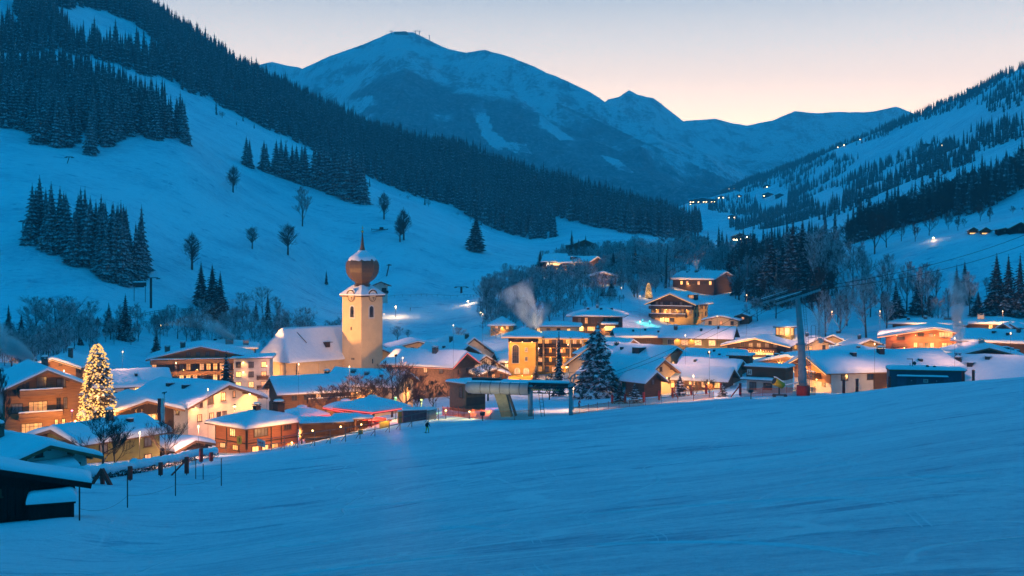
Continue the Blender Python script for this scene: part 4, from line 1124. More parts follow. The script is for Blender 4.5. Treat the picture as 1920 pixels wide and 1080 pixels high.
# low house behind the christmas tree
h = House('house', 'white house with plain snow roof and two lit windows behind the Christmas tree', (203, 694), 262, 12, 13, -84, 24, PL_WHITE, 'house', over=1.0, snow=0.6, group=G_V)
h.row('r', -1.2, 3.5, 10.5, 'DLDL', 1.0, 1.3); h.bump(3.2, 6); h.lamp('r', 6, -1.0, 300)
# hotel
h = House('hotel', 'broad wooden hotel with rows of glowing windows under a wide shallow gable', (377, 646), 292, 25, 18, -2, 13, WOOD_ORANGE, 'hotel', over=1.6, snow=0.6, split=(0.2, WOOD_BROWN), group=G_V)
h.row('f', 0.9, -3.3, 4.2, 'cccc', 1.0, 1.1)
h.balcony('f', -1.5, -13, 13, 1.6, 1.1, WOOD_ORANGE)
h.row('f', -2.6, -12, 12.4, 'dDLDcLDdLLdDLdL', 1.15, 1.7); h.balcony('f', -4.6, -13, 13, 1.5, 1.0, WOOD_ORANGE, snow=False)
h.row('f', -5.4, -12, 12.4, 'dLDDLLdcDLdLLcL', 1.15, 1.7); h.balcony('f', -7.4, -13, 13, 1.5, 1.0, WOOD_ORANGE, snow=False)
h.row('f', -8.3, -12, 12.4, 'LDdLDLLdLDLLdLD', 1.15, 1.7)
for u in (-11, -4.5, -1, 5.6, 9.5): h.lamp('f', u, -3.3, 130, 0.1, 0.5); h.lamp('f', u + 0.8, -6.1, 130, 0.1, 0.5)
h.chimney(-9, 5, 1.2, 1.3); h.chimney(-5, 6, 1.2, 1.3)
h = House('hotel_wing', 'white rendered hotel wing with round warm lights beside the wooden hotel', (472, 668), 292, 9.5, 10, -6, 0, PL_WHITE, 'hotel', 'flat', over=0.8, snow=0.5, group=G_V)
h.row('f', -1.8, -3.5, 3.2, 'LDB', 1.3, 1.4); h.row('f', -4.4, -3.5, 3.2, 'BcL', 1.3, 1.4); h.row('f', -7.2, -3.5, 3.2, 'BLd', 1.4, 1.5)
h.balcony('f', -5.7, 1.4, 4.5, 1.2, 1.0, WOOD_BROWN, False); h.balcony('f', -8.4, 1.4, 4.5, 1.2, 1.0, WOOD_BROWN, False)
for z in (-1.2, -3.8): h.lamp('f', -2.2, z, 400, 0.2)
h = House('hotel', 'snowy hip roofed building with grey chimney blocks behind the wooden hotel', (410, 637), 335, 22, 14, -4, 12, PL_GREY, 'hotel', 'hip', over=1.2, snow=0.6, group=G_V)
h.chimney(3.5, 2.5, 1.0, 2.2, PL_GREY, False); h.chimney(8.5, 1.0, 1.0, 1.6, PL_GREY, False); h.bump(-1, 6); STEAM_B = h.world(5, 4, h.H + 1)
# dark barn with antlers
h = House('barn', 'dark timber barn with antlers hung in its gable and one lit window', (271, 744), 186, 10, 11, 14, 17, WOOD_DARK, 'barn', over=1.4, overf=1.8, snow=0.6, eave=WOOD_ORANGE, group=G_V)
h.win('f', 1.2, -1.7, 1.3, 1.5, 'L'); h.win('f', 3.0, -1.8, 0.9, 1.2, 'D')
an = MB()
for sg in (-1, 1):
    an.tube([(0, -0.15, 0), (sg * 0.35, -0.2, 0.25), (sg * 0.5, -0.25, 0.7), (sg * 0.3, -0.3, 1.05)], [0.07, 0.06, 0.05, 0.02], 5)
    an.tube([(sg * 0.42, -0.2, 0.4), (sg * 0.75, -0.25, 0.65)], [0.05, 0.02], 5); an.tube([(sg * 0.5, -0.25, 0.7), (sg * 0.7, -0.28, 0.95)], [0.05, 0.02], 5)
an.lathe([(0.05, -0.35), (0.16, -0.1), (0.12, 0.1), (0.03, 0.2)], 8, 0, (0, -0.15, 0))
c_, _z = h.at('f', -1.0, -0.9, 0); an.build('antlers', PL_CREAM, h.root, c_)
h.lamp('f', 2.2, -1.0, 250)
# white house with two wall lamps
h = House('house', 'long white house with two lamps shining down its gable wall', (420, 716), 216, 18.0, 18, 42, 18.5, PL_WHITE, 'house', over=1.4, overf=1.5, snow=0.65, group=G_V)
h.win('f', -3.4, 0.5, 1.3, 1.9, 'D'); h.win('f', -0.2, 0.7, 1.1, 1.6, 'L'); h.win('f', 2.6, 0.9, 0.6, 1.3, 'd'); h.win('f', -5.8, -0.2, 0.6, 1.3, 'D'); h.win('f', 2.0, 2.4, 1.4, 0.9, 'D')
for u, k in ((-6.2, 'd'), (-3.2, 'd'), (-1.4, 'D'), (0.1, 'D')): h.win('f', u, -2.9, 1.0, 1.3, k)
h.lamp('f', -2.0, 2.0, 1500, 0.2, 0.6); h.lamp('f', 6.3, 0.6, 1500, 0.2, 0.6); h.lamp('f', -7.6, -0.7, 300, 0.08, 0.5)
h.bump(-3.6, 7, 1.6, 0.8); h.bump(-3.4, 12, 1.6, 0.8); h.row('l', -1.6, 4, 15, 'D D D', 0.9, 1.1)
# long roof in front of church, two buildings
h = House('house', 'long snow roofed house lying in front of the church nave', (516, 704), 258, 14, 23, -78, 21, WOOD_BROWN, 'house', over=1.3, snow=0.65, group=G_V)
h.row('r', -1.4, 3, 20, 'DDdDDLB', 1.3, 1.4); h.chimney(-1.5, 13, 0.8, 1.1); h.bump(3, 16, 1.5); h.balcony('r', -2.8, 6, 16, 1.2, 1.0, WOOD_BROWN)
h.lamp('r', 18, -1.5, 1200); h.lamp('r', 21.5, -2.0, 1200)
h = House('house', 'cream gabled house behind tangled bare shrubs below the church tower', (756, 693), 262, 13, 17, 68, 21, PL_CREAM, 'house', over=1.3, snow=0.65, group=G_V)
h.row('l', -1.6, 2, 15, 'DLDLD', 1.2, 1.3); h.row('f', -1.5, -4, 4, 'D D', 1.1, 1.3); h.chimney(-3.5, 8, 0.6, 1.0); h.chimney(-2.5, 12, 0.6, 1.0); h.bump(-4, 4, 1.2); h.lamp('l', 8, -2, 900); h.lamp('f', 2, -1.5, 900)
# house with red light string
h = House('house', 'brown house with red lit roof edge and one square chimney', (868, 657), 300, 13.5, 21, 60, 25, WOOD_BROWN, 'house', over=1.1, snow=0.6, split=(1.2, mat('brown_stone', (0.26, 0.15, 0.10), 0.9, (0.16, 0.09, 0.065), 2.5, 0.3)), group=G_V)
h.string(STRING_R); h.string_side(-1, glow('pink_bulbs', (1, 0.25, 0.16), 1.0)); h.chimney(-1.6, 8, 1.3, 1.3); h.row('f', -2.0, -2.5, 2.2, 'DD', 0.6, 1.2); h.row('l', -1.6, 3, 18, 'D dD', 1.2, 1.3)
h = House('house', 'cream house with dark eaves and four small gable windows right of the church tower', (783, 638), 375, 17, 15, 10, 13, PL_CREAM, 'house', over=1.3, snow=0.5, group=G_V)
h.row('f', -0.8, -4.5, 3.5, 'DDDL', 1.0, 1.5); h.win('f', 7.0, -2.4, 2.0, 0.8, 'B'); h.lamp('f', -8.2, -3.5, 500)
h = House('house', 'pale hip roofed house mostly hidden behind the cream house', (842, 631), 405, 16, 12, 5, 16, PL_WHITE, 'house', 'hip', over=1.0, snow=0.6, group=G_V)
h.row('f', -1.5, -5, 5, 'D L D')
h = House('house', 'steep snow roofed house with a tall chimney left of the yellow hotel', (886, 631), 350, 16, 16, 30, 34, PL_WHITE, 'house', over=0.9, snow=0.6, group=G_V)
h.chimney(-1.0, 2, 1.2, 1.0); h.chimney(-3.0, 9, 1.4, 0.9); h.row('f', -1.5, -5, 5, 'DLD')
h = House('house', 'white house with broad snowy roof slope just left of the yellow hotel', (908, 664), 322, 17, 15, 28, 30, PL_WHITE, 'house', over=0.9, snow=0.6, group=G_V)
h.row('f', -1.5, -5, 5, 'DLD'); h.bump(-4, 5, 1.6)
h = House('house', 'little brown gable house behind the drum shaped lift station canopy', (925, 688), 292, 7.5, 8, 14, 20, WOOD_BROWN, 'house', over=0.9, snow=0.6, group=G_V)
h.row('f', -0.6, -2.2, 2.2, 'DdD', 0.9, 1.2)
h = House('house', 'low snow covered house between the steep house and the yellow hotel', (935, 660), 345, 12, 8, -80, 18, WOOD_BROWN, 'house', over=0.9, snow=0.6, group=G_V)
h.row('r', -1.4, 1.5, 6.5, 'LDD')
# timber house at the piste edge
h = House('timber_house', 'reddish timber house with hip roof and dark chimneys right at the piste fence', (482, 765), 196, 9.4, 11.2, -54, 17, WOOD_RED, 'house', 'hip', over=1.5, snow=0.65, group=G_V)
h.win('f', 0.6, -1.7, 1.7, 1.3, 'L'); h.win('r', 3.0, -1.6, 2.9, 1.4, 'c'); h.win('r', 8.8, -1.2, 1.6, 1.2, 'D'); h.row('f', -4.3, -2.4, 1.4, 'LL', 1.6, 0.9); h.row('r', -4.4, 1.8, 6, 'BLL', 1.4, 0.9)
h.chimney(0.2, 5.4, 0.5, 1.0, WOOD_DARK); h.chimney(1.6, 9.2, 1.6, 1.5, WOOD_DARK)
tr_ = MB()
for z_ in (-0.15, -3.3): tr_.box((0, -0.05, h.H + h.eave + z_), (9.6, 0.06, 0.2)); tr_.box((4.75, 5.6, h.H + h.eave + z_), (0.06, 11.2, 0.2))
for y_ in (0.1, 5.2, 7.4, 11): tr_.box((4.76, y_, h.H + h.eave - 2), (0.08, 0.2, 4.6))
for x_ in (-4.6, -1.2, 4.6): tr_.box((x_, -0.06, h.H + h.eave - 2), (0.2, 0.08, 4.6))
tr_.build('trim_boards', WOOD_DARK, h.root)
h.lamp('r', 9.5, -4.2, 350)
# yellow hotel: stair tower block and long wing with columns
h = House('hotel', 'golden yellow hotel block with a tall arched window and pyramid snow roof', (982, 613), 317, 8.0, 9, -6, 22, WOOD_DARK, 'hotel', 'hip', over=1.7, snow=0.55, split=(2.1, PL_YELLOW), eave=PL_YELLOW, group=G_V)
def arch_window(hh, face, u, z, w, hgt, k='D'):
    p, rz = hh.at(face, u, z, 0.02)
    n = 10; pts = [(-w / 2, 0), (w / 2, 0)] + [(w / 2 * math.cos(math.pi * i / n), hgt - w / 2 + w / 2 * math.sin(math.pi * i / n)) for i in range(n + 1)]
    out = [(x * 1.14, (zz - hgt / 2) * 1.05 + hgt / 2) for x, zz in pts]
    fr = MB(); fr.prism(out, -0.05, 0.0, 'y'); fo = fr.build('window', FRAME_W, hh.root, p, rz)
    pa = MB(); pa.prism(pts, -0.08, -0.02, 'y'); pa.build('pane', PANES[k], fo)
    mu = MB()
    for x in (-w / 6, w / 6): mu.box((x, -0.10, hgt / 2 - 0.1), (0.08, 0.04, hgt - 0.3))
    for i in range(1, int(hgt / 1.1)): mu.box((0, -0.099, i * 1.1), (w, 0.04, 0.08))
    mu.build('glazing_bar', FRAME_B, fo)
    return fo
arch_window(h, 'f', -1.9, -8.1, 1.9, 5.3, 'D'); arch_window(h, 'f', -1.4, -11.2, 1.5, 1.7, 'd'); arch_window(h, 'f', 1.2, -11.2, 1.5, 1.7, 'd')
h.row('f', -4.2, 1.2, 1.2, 'D', 0.7, 1.1, FRAME_W); h.row('f', -6.9, 1.2, 1.2, 'D', 0.7, 1.1, FRAME_W); h.row('f', -1.1, -1.6, 1.2, 'Dc', 1.3, 1.1)
h.row('r', -4.2, 2, 6, 'DD', 0.7, 1.1); h.row('r', -6.9, 2, 6, 'DD', 0.7, 1.1)
h.string_side(-1, glow('gold_bulbs', (1, 0.5, 0.16), 1.15)); mbx = MB(); mbx.box((0, 0, 0), (11.6, 0.1, 0.1)); c_, _z = h.at('f', 0, -0.6, 1.8); mbx.build('light_string', STRING_O, h.root, c_)
cn = MB(); cn.box((0, h.L / 2, h.H + h.eave - 2.15), (8.3, 9.3, 0.22)); cn.build('cornice', PL_CREAM, h.root)
for u in (-3.2, 0.2, 3.0): h.lamp('f', u, -1.9, 500, 0.1, 1.0); h.lamp('f', u, -11.6, 700, 0.1, 1.6)
h = House('hotel_wing', 'yellow hotel wing with slender lit columns and dark wood balconies', (1048, 619), 324, 17.5, 9, -6, 15, PL_YELLOW, 'hotel', 'hip', over=1.7, snow=0.55, eave=PL_YELLOW, group=G_V)
for i, u in enumerate((-8.0, -4.0, 0.0, 4.0, 7.6)):
    cb = MB(); cb.lathe([(0.26, -9.5), (0.22, -9.0), (0.20, -0.6), (0.28, -0.4), (0.28, -0.1)], 10); c_, _z = h.at('f', u, 0, 1.5); cb.build('column', PL_CREAM, h.root, c_)
for z in (-2.9, -5.6, -8.3):
    for u in (-6, -2, 2, 5.9): h.balcony('f', z, u - 1.75, u + 1.75, 1.4, 0.95, WOOD_DARK, False, False)
for z, ks in ((-1.6, 'dLLcDLLd'), (-4.3, 'DcDDdDDD'), (-7.0, 'DdDDDcDD'), (-9.6, 'dLDdLDdL')): h.row('f', z, -7.2, 7.2, ks, 1.2, 1.6)
for u in (-6, -2, 2, 6):
    for z in (-0.5, -3.4, -6.1): h.lamp('f', u, z, 160, 0.08, 0.9)
mbx = MB(); mbx.box((0, 0, 0), (20.5, 0.1, 0.1)); c_, _z = h.at('f', 0, -0.6, 1.8); mbx.build('light_string', STRING_O, h.root, c_)
h.chimney(-7.0, 2.5, 0.9, 1.1); STEAM_C = h.world(-7.0, 2.5, h.H + 0.8)
# dark house with hip roof above it
h = House('house', 'dark wooden house with wide hip roof standing above the yellow hotel', (1121, 573), 378, 16, 15, -6, 17, WOOD_DARK, 'house', 'hip', over=2.0, snow=0.6, group=G_V)
h.row('f', -2.1, -5.5, 6, 'cLDDcD', 1.0, 2.0); h.row('f', -4.9, -5.5, -1.5, 'BL', 2.6, 1.5); h.win('f', 5.0, -4.6, 3.4, 1.6, 'B'); h.bump(-3, 4); h.bump(1.5, 4); h.bump(5, 6); h.chimney(0, 6, 0.4, 0.8)
pr = MB(); pr.prism([(0, 0), (-2.6, -0.4), (-2.6, -0.6), (0, -0.2)], 2.2, 7.8, 'x'); c_, _z = h.at('f', 0, -2.8, 0); pro = pr.build('porch_roof', EAVE, h.root, c_)
snow_sheet(lambda x, y: 0.15 * y, 2.1, 7.9, -2.7, 0, 0.5, 8.1, 14, 8, 0.4).build('snow_cap', M_ROOFSNOW, pro); h.lamp('f', 3.2, -4.4, 900); h.lamp('f', -4.6, -4.2, 500)
h = House('house', 'small ochre house with pointed snow roof among bare trees behind the yellow hotel', (941, 593), 412, 8.5, 8.5, 0, 28, PL_OCHRE, 'house', 'hip', over=1.2, snow=0.5, group=G_V)
h.row('f', -1.4, -2, 2, 'dL'); h.lamp('f', 0, -1.4, 300)
# big chalet
h = House('chalet', 'tall chalet with dark wood gable, two long balconies and yellow lit lower storeys', (1260, 547), 408, 17, 17, -20, 22, WOOD_DARK, 'chalet', over=1.7, overf=2.2, snow=0.7, split=(1.6, PL_OCHRE), eave=WOOD_ORANGE, group=G_V)
h.string(glow('gold_bulbs', (1, 0.5, 0.16), 1.15), r=0.1); h.row('f', -0.5, -6, 7.4, 'ccDcDcDD', 1.0, 1.5); h.balcony('f', -2.3, -8.8, 8.8, 1.7, 1.0, WOOD_DARK)
h.row('f', -3.4, -6.8, 7.2, 'DDLLccDc', 1.1, 1.7); h.balcony('f', -5.3, -8.8, 6.0, 1.6, 1.0, WOOD_DARK); h.row('f', -6.6, -6, 0, 'LBBL', 1.8, 1.4)
h.row('r', -1.8, 2, 14, 'DdDD', 0.9, 1.6); h.row('r', -4.5, 2, 14, 'DDcD', 0.9, 1.6)
for u in (-6, -2, 2, 6): h.lamp('f', u, -2.7, 220, 0.1, 0.7)
h.lamp('f', -3, -5.8, 500, 0.12, 1.2)
dm = MB(); dm.box((6.2, 6, h.H - 1.6), (3.0, 3.4, 2.2)); dmo = dm.build('dormer', WOOD_DARK, h.root); window(dmo, (6.1, 4.28, h.H - 1.3), 0, 2.0, 1.2, 'L')
snow_sheet(lambda x, y: h.H - 0.5, 4.3, 8.2, 3.6, 8.2, 0.45, 2.2, 10, 10, 0.4).build('snow_cap', M_ROOFSNOW, dmo)
h = House('house', 'dark gabled farmhouse high at the wood edge with smoking chimney above the tall chalet', (1358, 508), 482, 15, 23, 54, 20, WOOD_DARK, 'house', over=1.5, snow=0.7, group=G_V)
h.row('l', -2.0, 5, 21, 'BdDLDB', 1.3, 1.6); h.chimney(-1.6, 14, 0.8, 1.4); STEAM_D = h.world(-1.6, 14, h.H + 1.5); h.bump(-2, 19, 1.2); h.row('f', -1.8, -4, 4, 'DDD'); h.lamp('l', 9, -2.5, 250)
# middle row
h = House('house', 'long low house under an even snow roof below the tall chalet', (1156, 615), 352, 14, 18, -84, 14, WOOD_DARK, 'house', over=1.2, snow=0.65, group=G_V)
h.row('r', -1.2, 3, 16, 'D D D', 1.1, 1.0); h.bump(3.5, 5); h.bump(2.5, 9); h.bump(4.5, 13)
h = House('house', 'long ochre house with four large windows, three of them lit', (1373, 611), 332, 11, 20.5, 82, 25, PL_OCHRE, 'house', over=1.3, snow=0.6, group=G_V)
for i, k in enumerate('DLLL'): h.win('l', 20.5 - (16.4 - 4.0 * (3 - i)) if False else 2.6 + 4.2 * i, -1.9, 2.0, 1.6, k, FRAME_W)
h.row('l', -4.8, 2.6, 15.2, 'DdDd', 1.6, 1.2); h.chimney(-2.5, 17, 0.8, 1.0); h.bump(-3, 9); h.bump(-1.5, 4, 0.6)
for y in (4.6, 9.0): h.lamp('l', y, -0.9, 160, 0.08, 0.5)
h = House('inn', 'dark inn with orange light strung along its wide shallow gable', (1418, 630), 318, 17, 13, -10, 12.5, WOOD_DARK, 'inn', over=1.6, overf=2.0, snow=0.6, group=G_V)
h.string(STRING_O, r=0.13); h.row('f', -0.2, -4, 5.5, 'DcDcD', 1.1, 1.2); h.win('f', 1.5, -2.6, 7.0, 0.9, 'L'); h.balcony('f', -2.2, -5, 6, 1.2, 0.9, WOOD_BROWN, False)
lb = MB()
for i in range(11): lb.lathe([(0.02, 0.16), (0.14, 0.08), (0.16, -0.05), (0.02, -0.2)], 6, 0, (-2 + i * 0.72, -1.5, h.H + h.eave - 1.9 + 0.05 * (i % 2)))
lb.build('lantern_row', STRING_O, h.root); h.lamp('f', 1.5, -1.6, 900, 0.1, 1.6); h.lamp('f', -6.5, -1.5, 250)
pv_ = on_ground(1472, 336); pv_.z = P(1472, 629, 336).z
kr = empty('pavilion', pv_, 0, 'round glass pavilion glowing yellow on the roofs behind the steel pylon', 'pavilion', G_V)
pm = MB(); pm.lathe([(3.0, -3.0), (3.0, 0.3), (2.9, 0.3)], 10); pm.build('base', PL_OCHRE, kr)
pm = MB(); pm.lathe([(2.75, 0.3), (2.75, 2.6)], 10, smooth=False); pm.build('glazing', LIT1, kr)
for i in range(10):
    pm = MB(); a = 2 * math.pi * i / 10; pm.box((2.8 * math.cos(a), 2.8 * math.sin(a), 1.45), (0.22, 0.22, 2.4), rz=a); pm.build('post', WOOD_BROWN, kr)
pm = MB(); pm.lathe([(3.7, 2.5), (3.7, 2.75), (0.3, 4.2), (0.3, 4.5)], 10, smooth=False); ro = pm.build('roof', EAVE, kr)
pm = MB(); pm.lathe([(3.72, 2.76), (3.76, 3.0), (3.3, 3.4), (1.6, 4.25), (0.5, 4.7), (0.02, 4.75)], 20); pm.build('snow_cover', M_ROOFSNOW, ro); point(kr, (0, -4, 1.6), 500)
h = House('house', 'house with apricot gable wall and steep snow roof beside the great snowy spruce', (1239, 670), 252, 12, 20, 48, 31, PL_CREAM, 'house', over=1.3, snow=0.6, group=G_V)
h.row('f', -1.4, -3, 3, 'D D', 0.9, 1.3); h.win('f', 0, 1.4, 0.8, 1.0, 'D'); h.lamp('f', 4.5, -0.8, 1600, 0.12, 1.0); h.lamp('f', 1, -0.6, 900, 0.12, 1.0); h.bump(-3, 15, 1.0); h.chimney(-1.2, 16, 0.8, 0.9); h.win('f', 4.2, -2.6, 1.4, 1.2, 'B')
h = House('garden_shed', 'brown lean shed with small steep gable in front of the apricot house', (1224, 694), 245, 5.5, 6, 46, 32, WOOD_BROWN, 'shed', over=0.9, snow=0.5)
h.win('f', 0, -0.5, 0.9, 1.2, 'D')
h = House('house', 'house with small roof dormer between the apricot house and the long ochre house', (1262, 648), 285, 14, 22, 58, 22, PL_CREAM, 'house', over=1.3, snow=0.65, group=G_V)
h.row('f', -1.4, -3, 3, 'DLD'); h.bump(-4, 8, 3.4, 2.2, 0.9); h.bump(-3.4, 14); h.chimney(-1.5, 17, 0.6, 0.9); h.lamp('f', 4, -1.2, 700)
h = House('house', 'house with tall steep snow roof left of the great snowy spruce', (1112, 645), 290, 16, 12, -35, 33, PL_CREAM, 'house', over=0.9, snow=0.55, group=G_V)
h.row('f', -1.5, -4, 4, 'DDL'); h.string(glow('gold_bulbs', (1, 0.5, 0.16), 1.15))
h = House('house', 'wide house under smooth snow behind the great snowy spruce', (1180, 634), 322, 15, 20, 66, 18, WOOD_BROWN, 'house', over=1.2, snow=0.65, group=G_V)
h.row('l', -1.4, 3, 17, 'LD DL'); h.bump(-4, 6); h.chimney(-2, 12, 0.7, 0.9); h.bump(-5, 15, 2.5, 1.5, 0.7)
# terraced inn
h = House('house', 'lowest terrace of a stepped brown house, two amber windows above the red net posts', (1366, 688), 254, 9, 13.5, 76, 23, WOOD_BROWN, 'house', over=1.3, snow=0.6, group=G_V)
h.row('l', -1.4, 3.0, 12, 'DLdL', 1.5, 1.5); h.lamp('l', 10, -1.0, 400)
h = House('house', 'middle terrace of the stepped brown house with a ribbon of reddish windows', (1383, 673), 266, 9.5, 13, 76, 20, WOOD_RED, 'house', over=1.2, snow=0.6, group=G_V)
h.row('l', -0.7, 1.5, 12, 'ddcdLdcd', 1.2, 0.8); h.bump(-2.5, 10)
h = House('house', 'top terrace of the stepped brown house under a broad snow roof', (1392, 655), 282, 12, 14, 78, 19, WOOD_BROWN, 'house', over=1.2, snow=0.65, group=G_V)
h.bump(-3.2, 8); h.bump(-4.4, 5, 0.6); h.bump(-2, 7, 0.6); h.row('l', -1, 3, 11, 'DDD')
h = House('roof_house', 'square brown roof hut with snow lid on the stepped house', (1386, 663), 270, 5.2, 4, -12, 0, WOOD_BROWN, 'hut', 'flat', over=0.4, snow=0.45, drop=3.6)
h.win('f', 0, -1.2, 1.2, 0.9, 'D')
h = House('inn', 'brown inn with bright lit emblem in its shallow gable left of the steel pylon', (1477, 664), 287, 18, 14, -14, 12.5, WOOD_BROWN, 'inn', over=1.4, snow=0.65, group=G_V)
c_, _z = h.at('f', -2.0, -0.3, 0.08)
em = MB()
for i in range(5):
    a = math.pi * (0.1 + 0.8 * i / 4); em.prism([(math.cos(a - 0.16) * 0.5, math.sin(a - 0.16) * 0.5), (math.cos(a) * 1.5, math.sin(a) * 1.3), (math.cos(a + 0.16) * 0.5, math.sin(a + 0.16) * 0.5)], -0.06, 0, 'y')
em.box((0, -0.03, -0.35), (2.6, 0.08, 0.35)); em.build('lit_emblem', LIT2, h.root, c_); h.lamp('f', -2, 0.3, 900, 0.1, 1.2); h.win('f', -5.4, -1.5, 1.6, 0.9, 'B'); h.lamp('f', -5.4, -1.0, 300)
h.bump(-6, 3, 1.2); h.bump(-4, 4, 1.2); h.bump(-3, 6, 1)
h = House('lift_hut', 'flat roofed brown lift hut with white H board and pale lower wall', (1436, 684), 219, 8.2, 5.0, -18, 0, WOOD_BROWN, 'hut', 'flat', over=0.3, overf=0.35, snow=0.5, split=(2.5, PL_WHITE), drop=5.2)
c_, _z = h.at('f', -3.4, -1.2, 0.02)
bd = MB(); bd.box((0, -0.02, 0), (1.0, 0.05, 1.2)); bo = bd.build('sign_board', FRAME_W, h.root, c_)
lt = MB(); lt.box((-0.2, -0.055, 0), (0.12, 0.03, 0.7)); lt.box((0.2, -0.055, 0), (0.12, 0.03, 0.7)); lt.box((0, -0.056, 0), (0.3, 0.025, 0.12)); lt.build('lettering', DARK_STEEL, bo)
cnp = MB(); cnp.box((-1.4, -0.9, h.H - 2.6), (6.6, 1.8, 0.16)); cno = cnp.build('canopy', EAVE, h.root); snow_sheet(lambda x, y: h.H - 2.52, -4.8, 2.0, -1.85, 0, 0.4, 4.4, 14, 6, 0.3).build('snow_cap', M_ROOFSNOW, cno)
h.win('f', -2.7, -3.9, 1.3, 1.4, 'D'); h.win('f', 0.4, -3.9, 1.7, 1.2, 'D')
# long white house on the right
h = House('house', 'long white house with huge snow roof and a floodlit wooden gable with balcony', (1523, 659), 228, 15, 29, -60, 19.5, PL_WHITE, 'house', over=1.5, overf=2.0, snow=0.7, eave=WOOD_ORANGE, group=G_V)
fb = MB(); fb.prism([(-7.4, h.H - 5.4), (7.4, h.H - 5.4), (7.4, h.H + h.eave - 0.4), (0, h.H - 0.4), (-7.4, h.H + h.eave - 0.4)], -0.12, 0.02, 'y'); fb.build('gable_boards', WOOD_ORANGE, h.root)
h.win('f', 0.6, 0.2, 2.2, 2.0, 'c', FRAME_W); h.balcony('f', -1.9, -2.6, 3.6, 1.5, 1.1, WOOD_ORANGE); h.win('f', 0.4, -3.4, 2.4, 1.8, 'L', FRAME_W); h.win('f', 4.6, -2.8, 1.2, 1.4, 'D'); h.win('f', -4.5, -0.8, 1.2, 1.3, 'D')
h.string(glow('gold_bulbs', (1, 0.5, 0.16), 1.15), r=0.1); h.lamp('f', 2.0, 1.4, 1100, 0.12, 1.3); h.lamp('f', 4.0, -2.2, 1300, 0.12, 1.3); h.lamp('f', -3.0, 0.2, 700, 0.12, 1.3)
h.row('r', -1.5, 3.0, 9, 'DD', 1.5, 1.2); 
dr = MB(); dr.box((0, -0.05, -2.3), (4.2, 0.12, 3.6)); c_, rz_ = h.at('r', 11.8, 0, 0.02); dr.build('barn_door', WOOD_BROWN, h.root, c_, rz_); h.lamp('r', 14.5, -2.6, 420, 0.14, 0.5)
h.chimney(2.0, 15, 1.2, 1.2, DARK_STEEL); h.bump(2.4, 8.2, 1.3, 0.9, 0.6); h.bump(5.8, 22, 1.0)
# blue steel container building
h = House('service_building', 'dark blue steel service building with flat snow roof behind the piste crest', (1738, 690), 192, 12.6, 4.5, 8, 0, BLUE_METAL, 'shed', 'flat', over=0.15, overf=0.2, snow=0.42, drop=4.0)
lg = MB(); lg.box((-0.8, -0.45, h.H - 1.15), (8.6, 0.9, 0.1)); lgo = lg.build('canopy', BLUE_METAL, h.root); snow_sheet(lambda x, y: h.H - 1.10, -5.1, 3.5, -0.95, 0, 0.22, 9.4, 14, 5, 0.2).build('snow_cap', M_ROOFSNOW, lgo)
for u in (-4.2, -1.0, 3.6):
    dd = MB(); dd.box((0, -0.03, -0.9), (1.5, 0.08, 1.9)); c_, _z = h.at('f', u, -1.25, 0.02); dd.build('door', mat('blue_door', (0.06, 0.10, 0.15), 0.5), h.root, c_)
for u in (-2.6, 1.6):
    ll = MB(); ll.lathe([(0.02, 0.1), (0.1, 0.05), (0.1, -0.05), (0.02, -0.1)], 8); c_, _z = h.at('f', u, -1.9, 0.12); ll.build('sign_lamp', FRAME_W, h.root, c_)
c_, _z = h.at('f', -0.2, -1.9, 0.08); bd = MB(); bd.box((0, -0.03, 0), (0.8, 0.05, 0.65)); bo = bd.build('sign_board', FRAME_W, h.root, c_)
lt = MB(); lt.box((-0.16, -0.065, 0), (0.1, 0.03, 0.42)); lt.box((0.16, -0.065, 0), (0.1, 0.03, 0.42)); lt.box((0, -0.066, 0), (0.24, 0.025, 0.1)); lt.build('lettering', BLUE_METAL, bo)
ms = MB(); ms.tube([(-2.3, 1.0, h.H), (-2.3, 1.0, h.H + 1.9)], 0.06, 6); ms.box((-2.75, 1.0, h.H + 1.85), (1.0, 0.3, 0.12)); ms.tube([(-2.7, 1.0, h.H), (-2.7, 1.0, h.H + 1.1)], 0.05, 6); ms.build('mast', DARK_STEEL, h.root)
for x, z in ((-2.0, 1.1), (0.2, 0.5), (1.4, 0.4)):
    ds = MB(); ds.lathe([(0.02, -0.12), (0.24, -0.05), (0.34, 0.05), (0.02, 0.0)], 12); dso = ds.build('dish', DARK_STEEL, h.root, (x, 0.9, h.H + z)); dso.rotation_euler = (R(75), 0, 0.3)
# hotel on the right
h = House('hotel', 'red brown hotel with very wide shallow gable outlined in orange light', (1752, 611), 305, 26, 18, 2, 10, WOOD_RED, 'hotel', over=2.2, overf=2.4, snow=0.65, eave=WOOD_ORANGE, group=G_V)
h.string(glow('amber_bulbs', (1, 0.32, 0.12), 1.5), r=0.14)
h.win('f', -3.6, 0.3, 1.7, 0.9, 'D'); h.win('f', -0.9, 0.2, 1.0, 1.1, 'c'); h.win('f', 3.0, 0.4, 3.6, 1.5, 'd'); h.win('f', 7.2, 0.1, 3.2, 1.3, 'c'); h.win('f', -9, -0.8, 2.2, 0.9, 'D')
h.balcony('f', -1.6, 1.0, 11, 1.6, 1.0, WOOD_RED, False); h.row('f', -2.6, -5.0, -0.6, 'LcDd', 1.0, 1.4); h.row('f', -2.9, 2.6, 8.6, 'dLLdc', 1.3, 2.0); h.balcony('f', -3.0, -11, -7, 1.4, 1.0, WOOD_ORANGE, False)
gb = MB(); gb.box((-4.2, -1.6, h.H + h.eave - 4.0), (8.4, 0.12, 0.7)); gb.build('lit_parapet', glow('yellow_parapet', (1, 0.62, 0.14), 1.8), h.root)
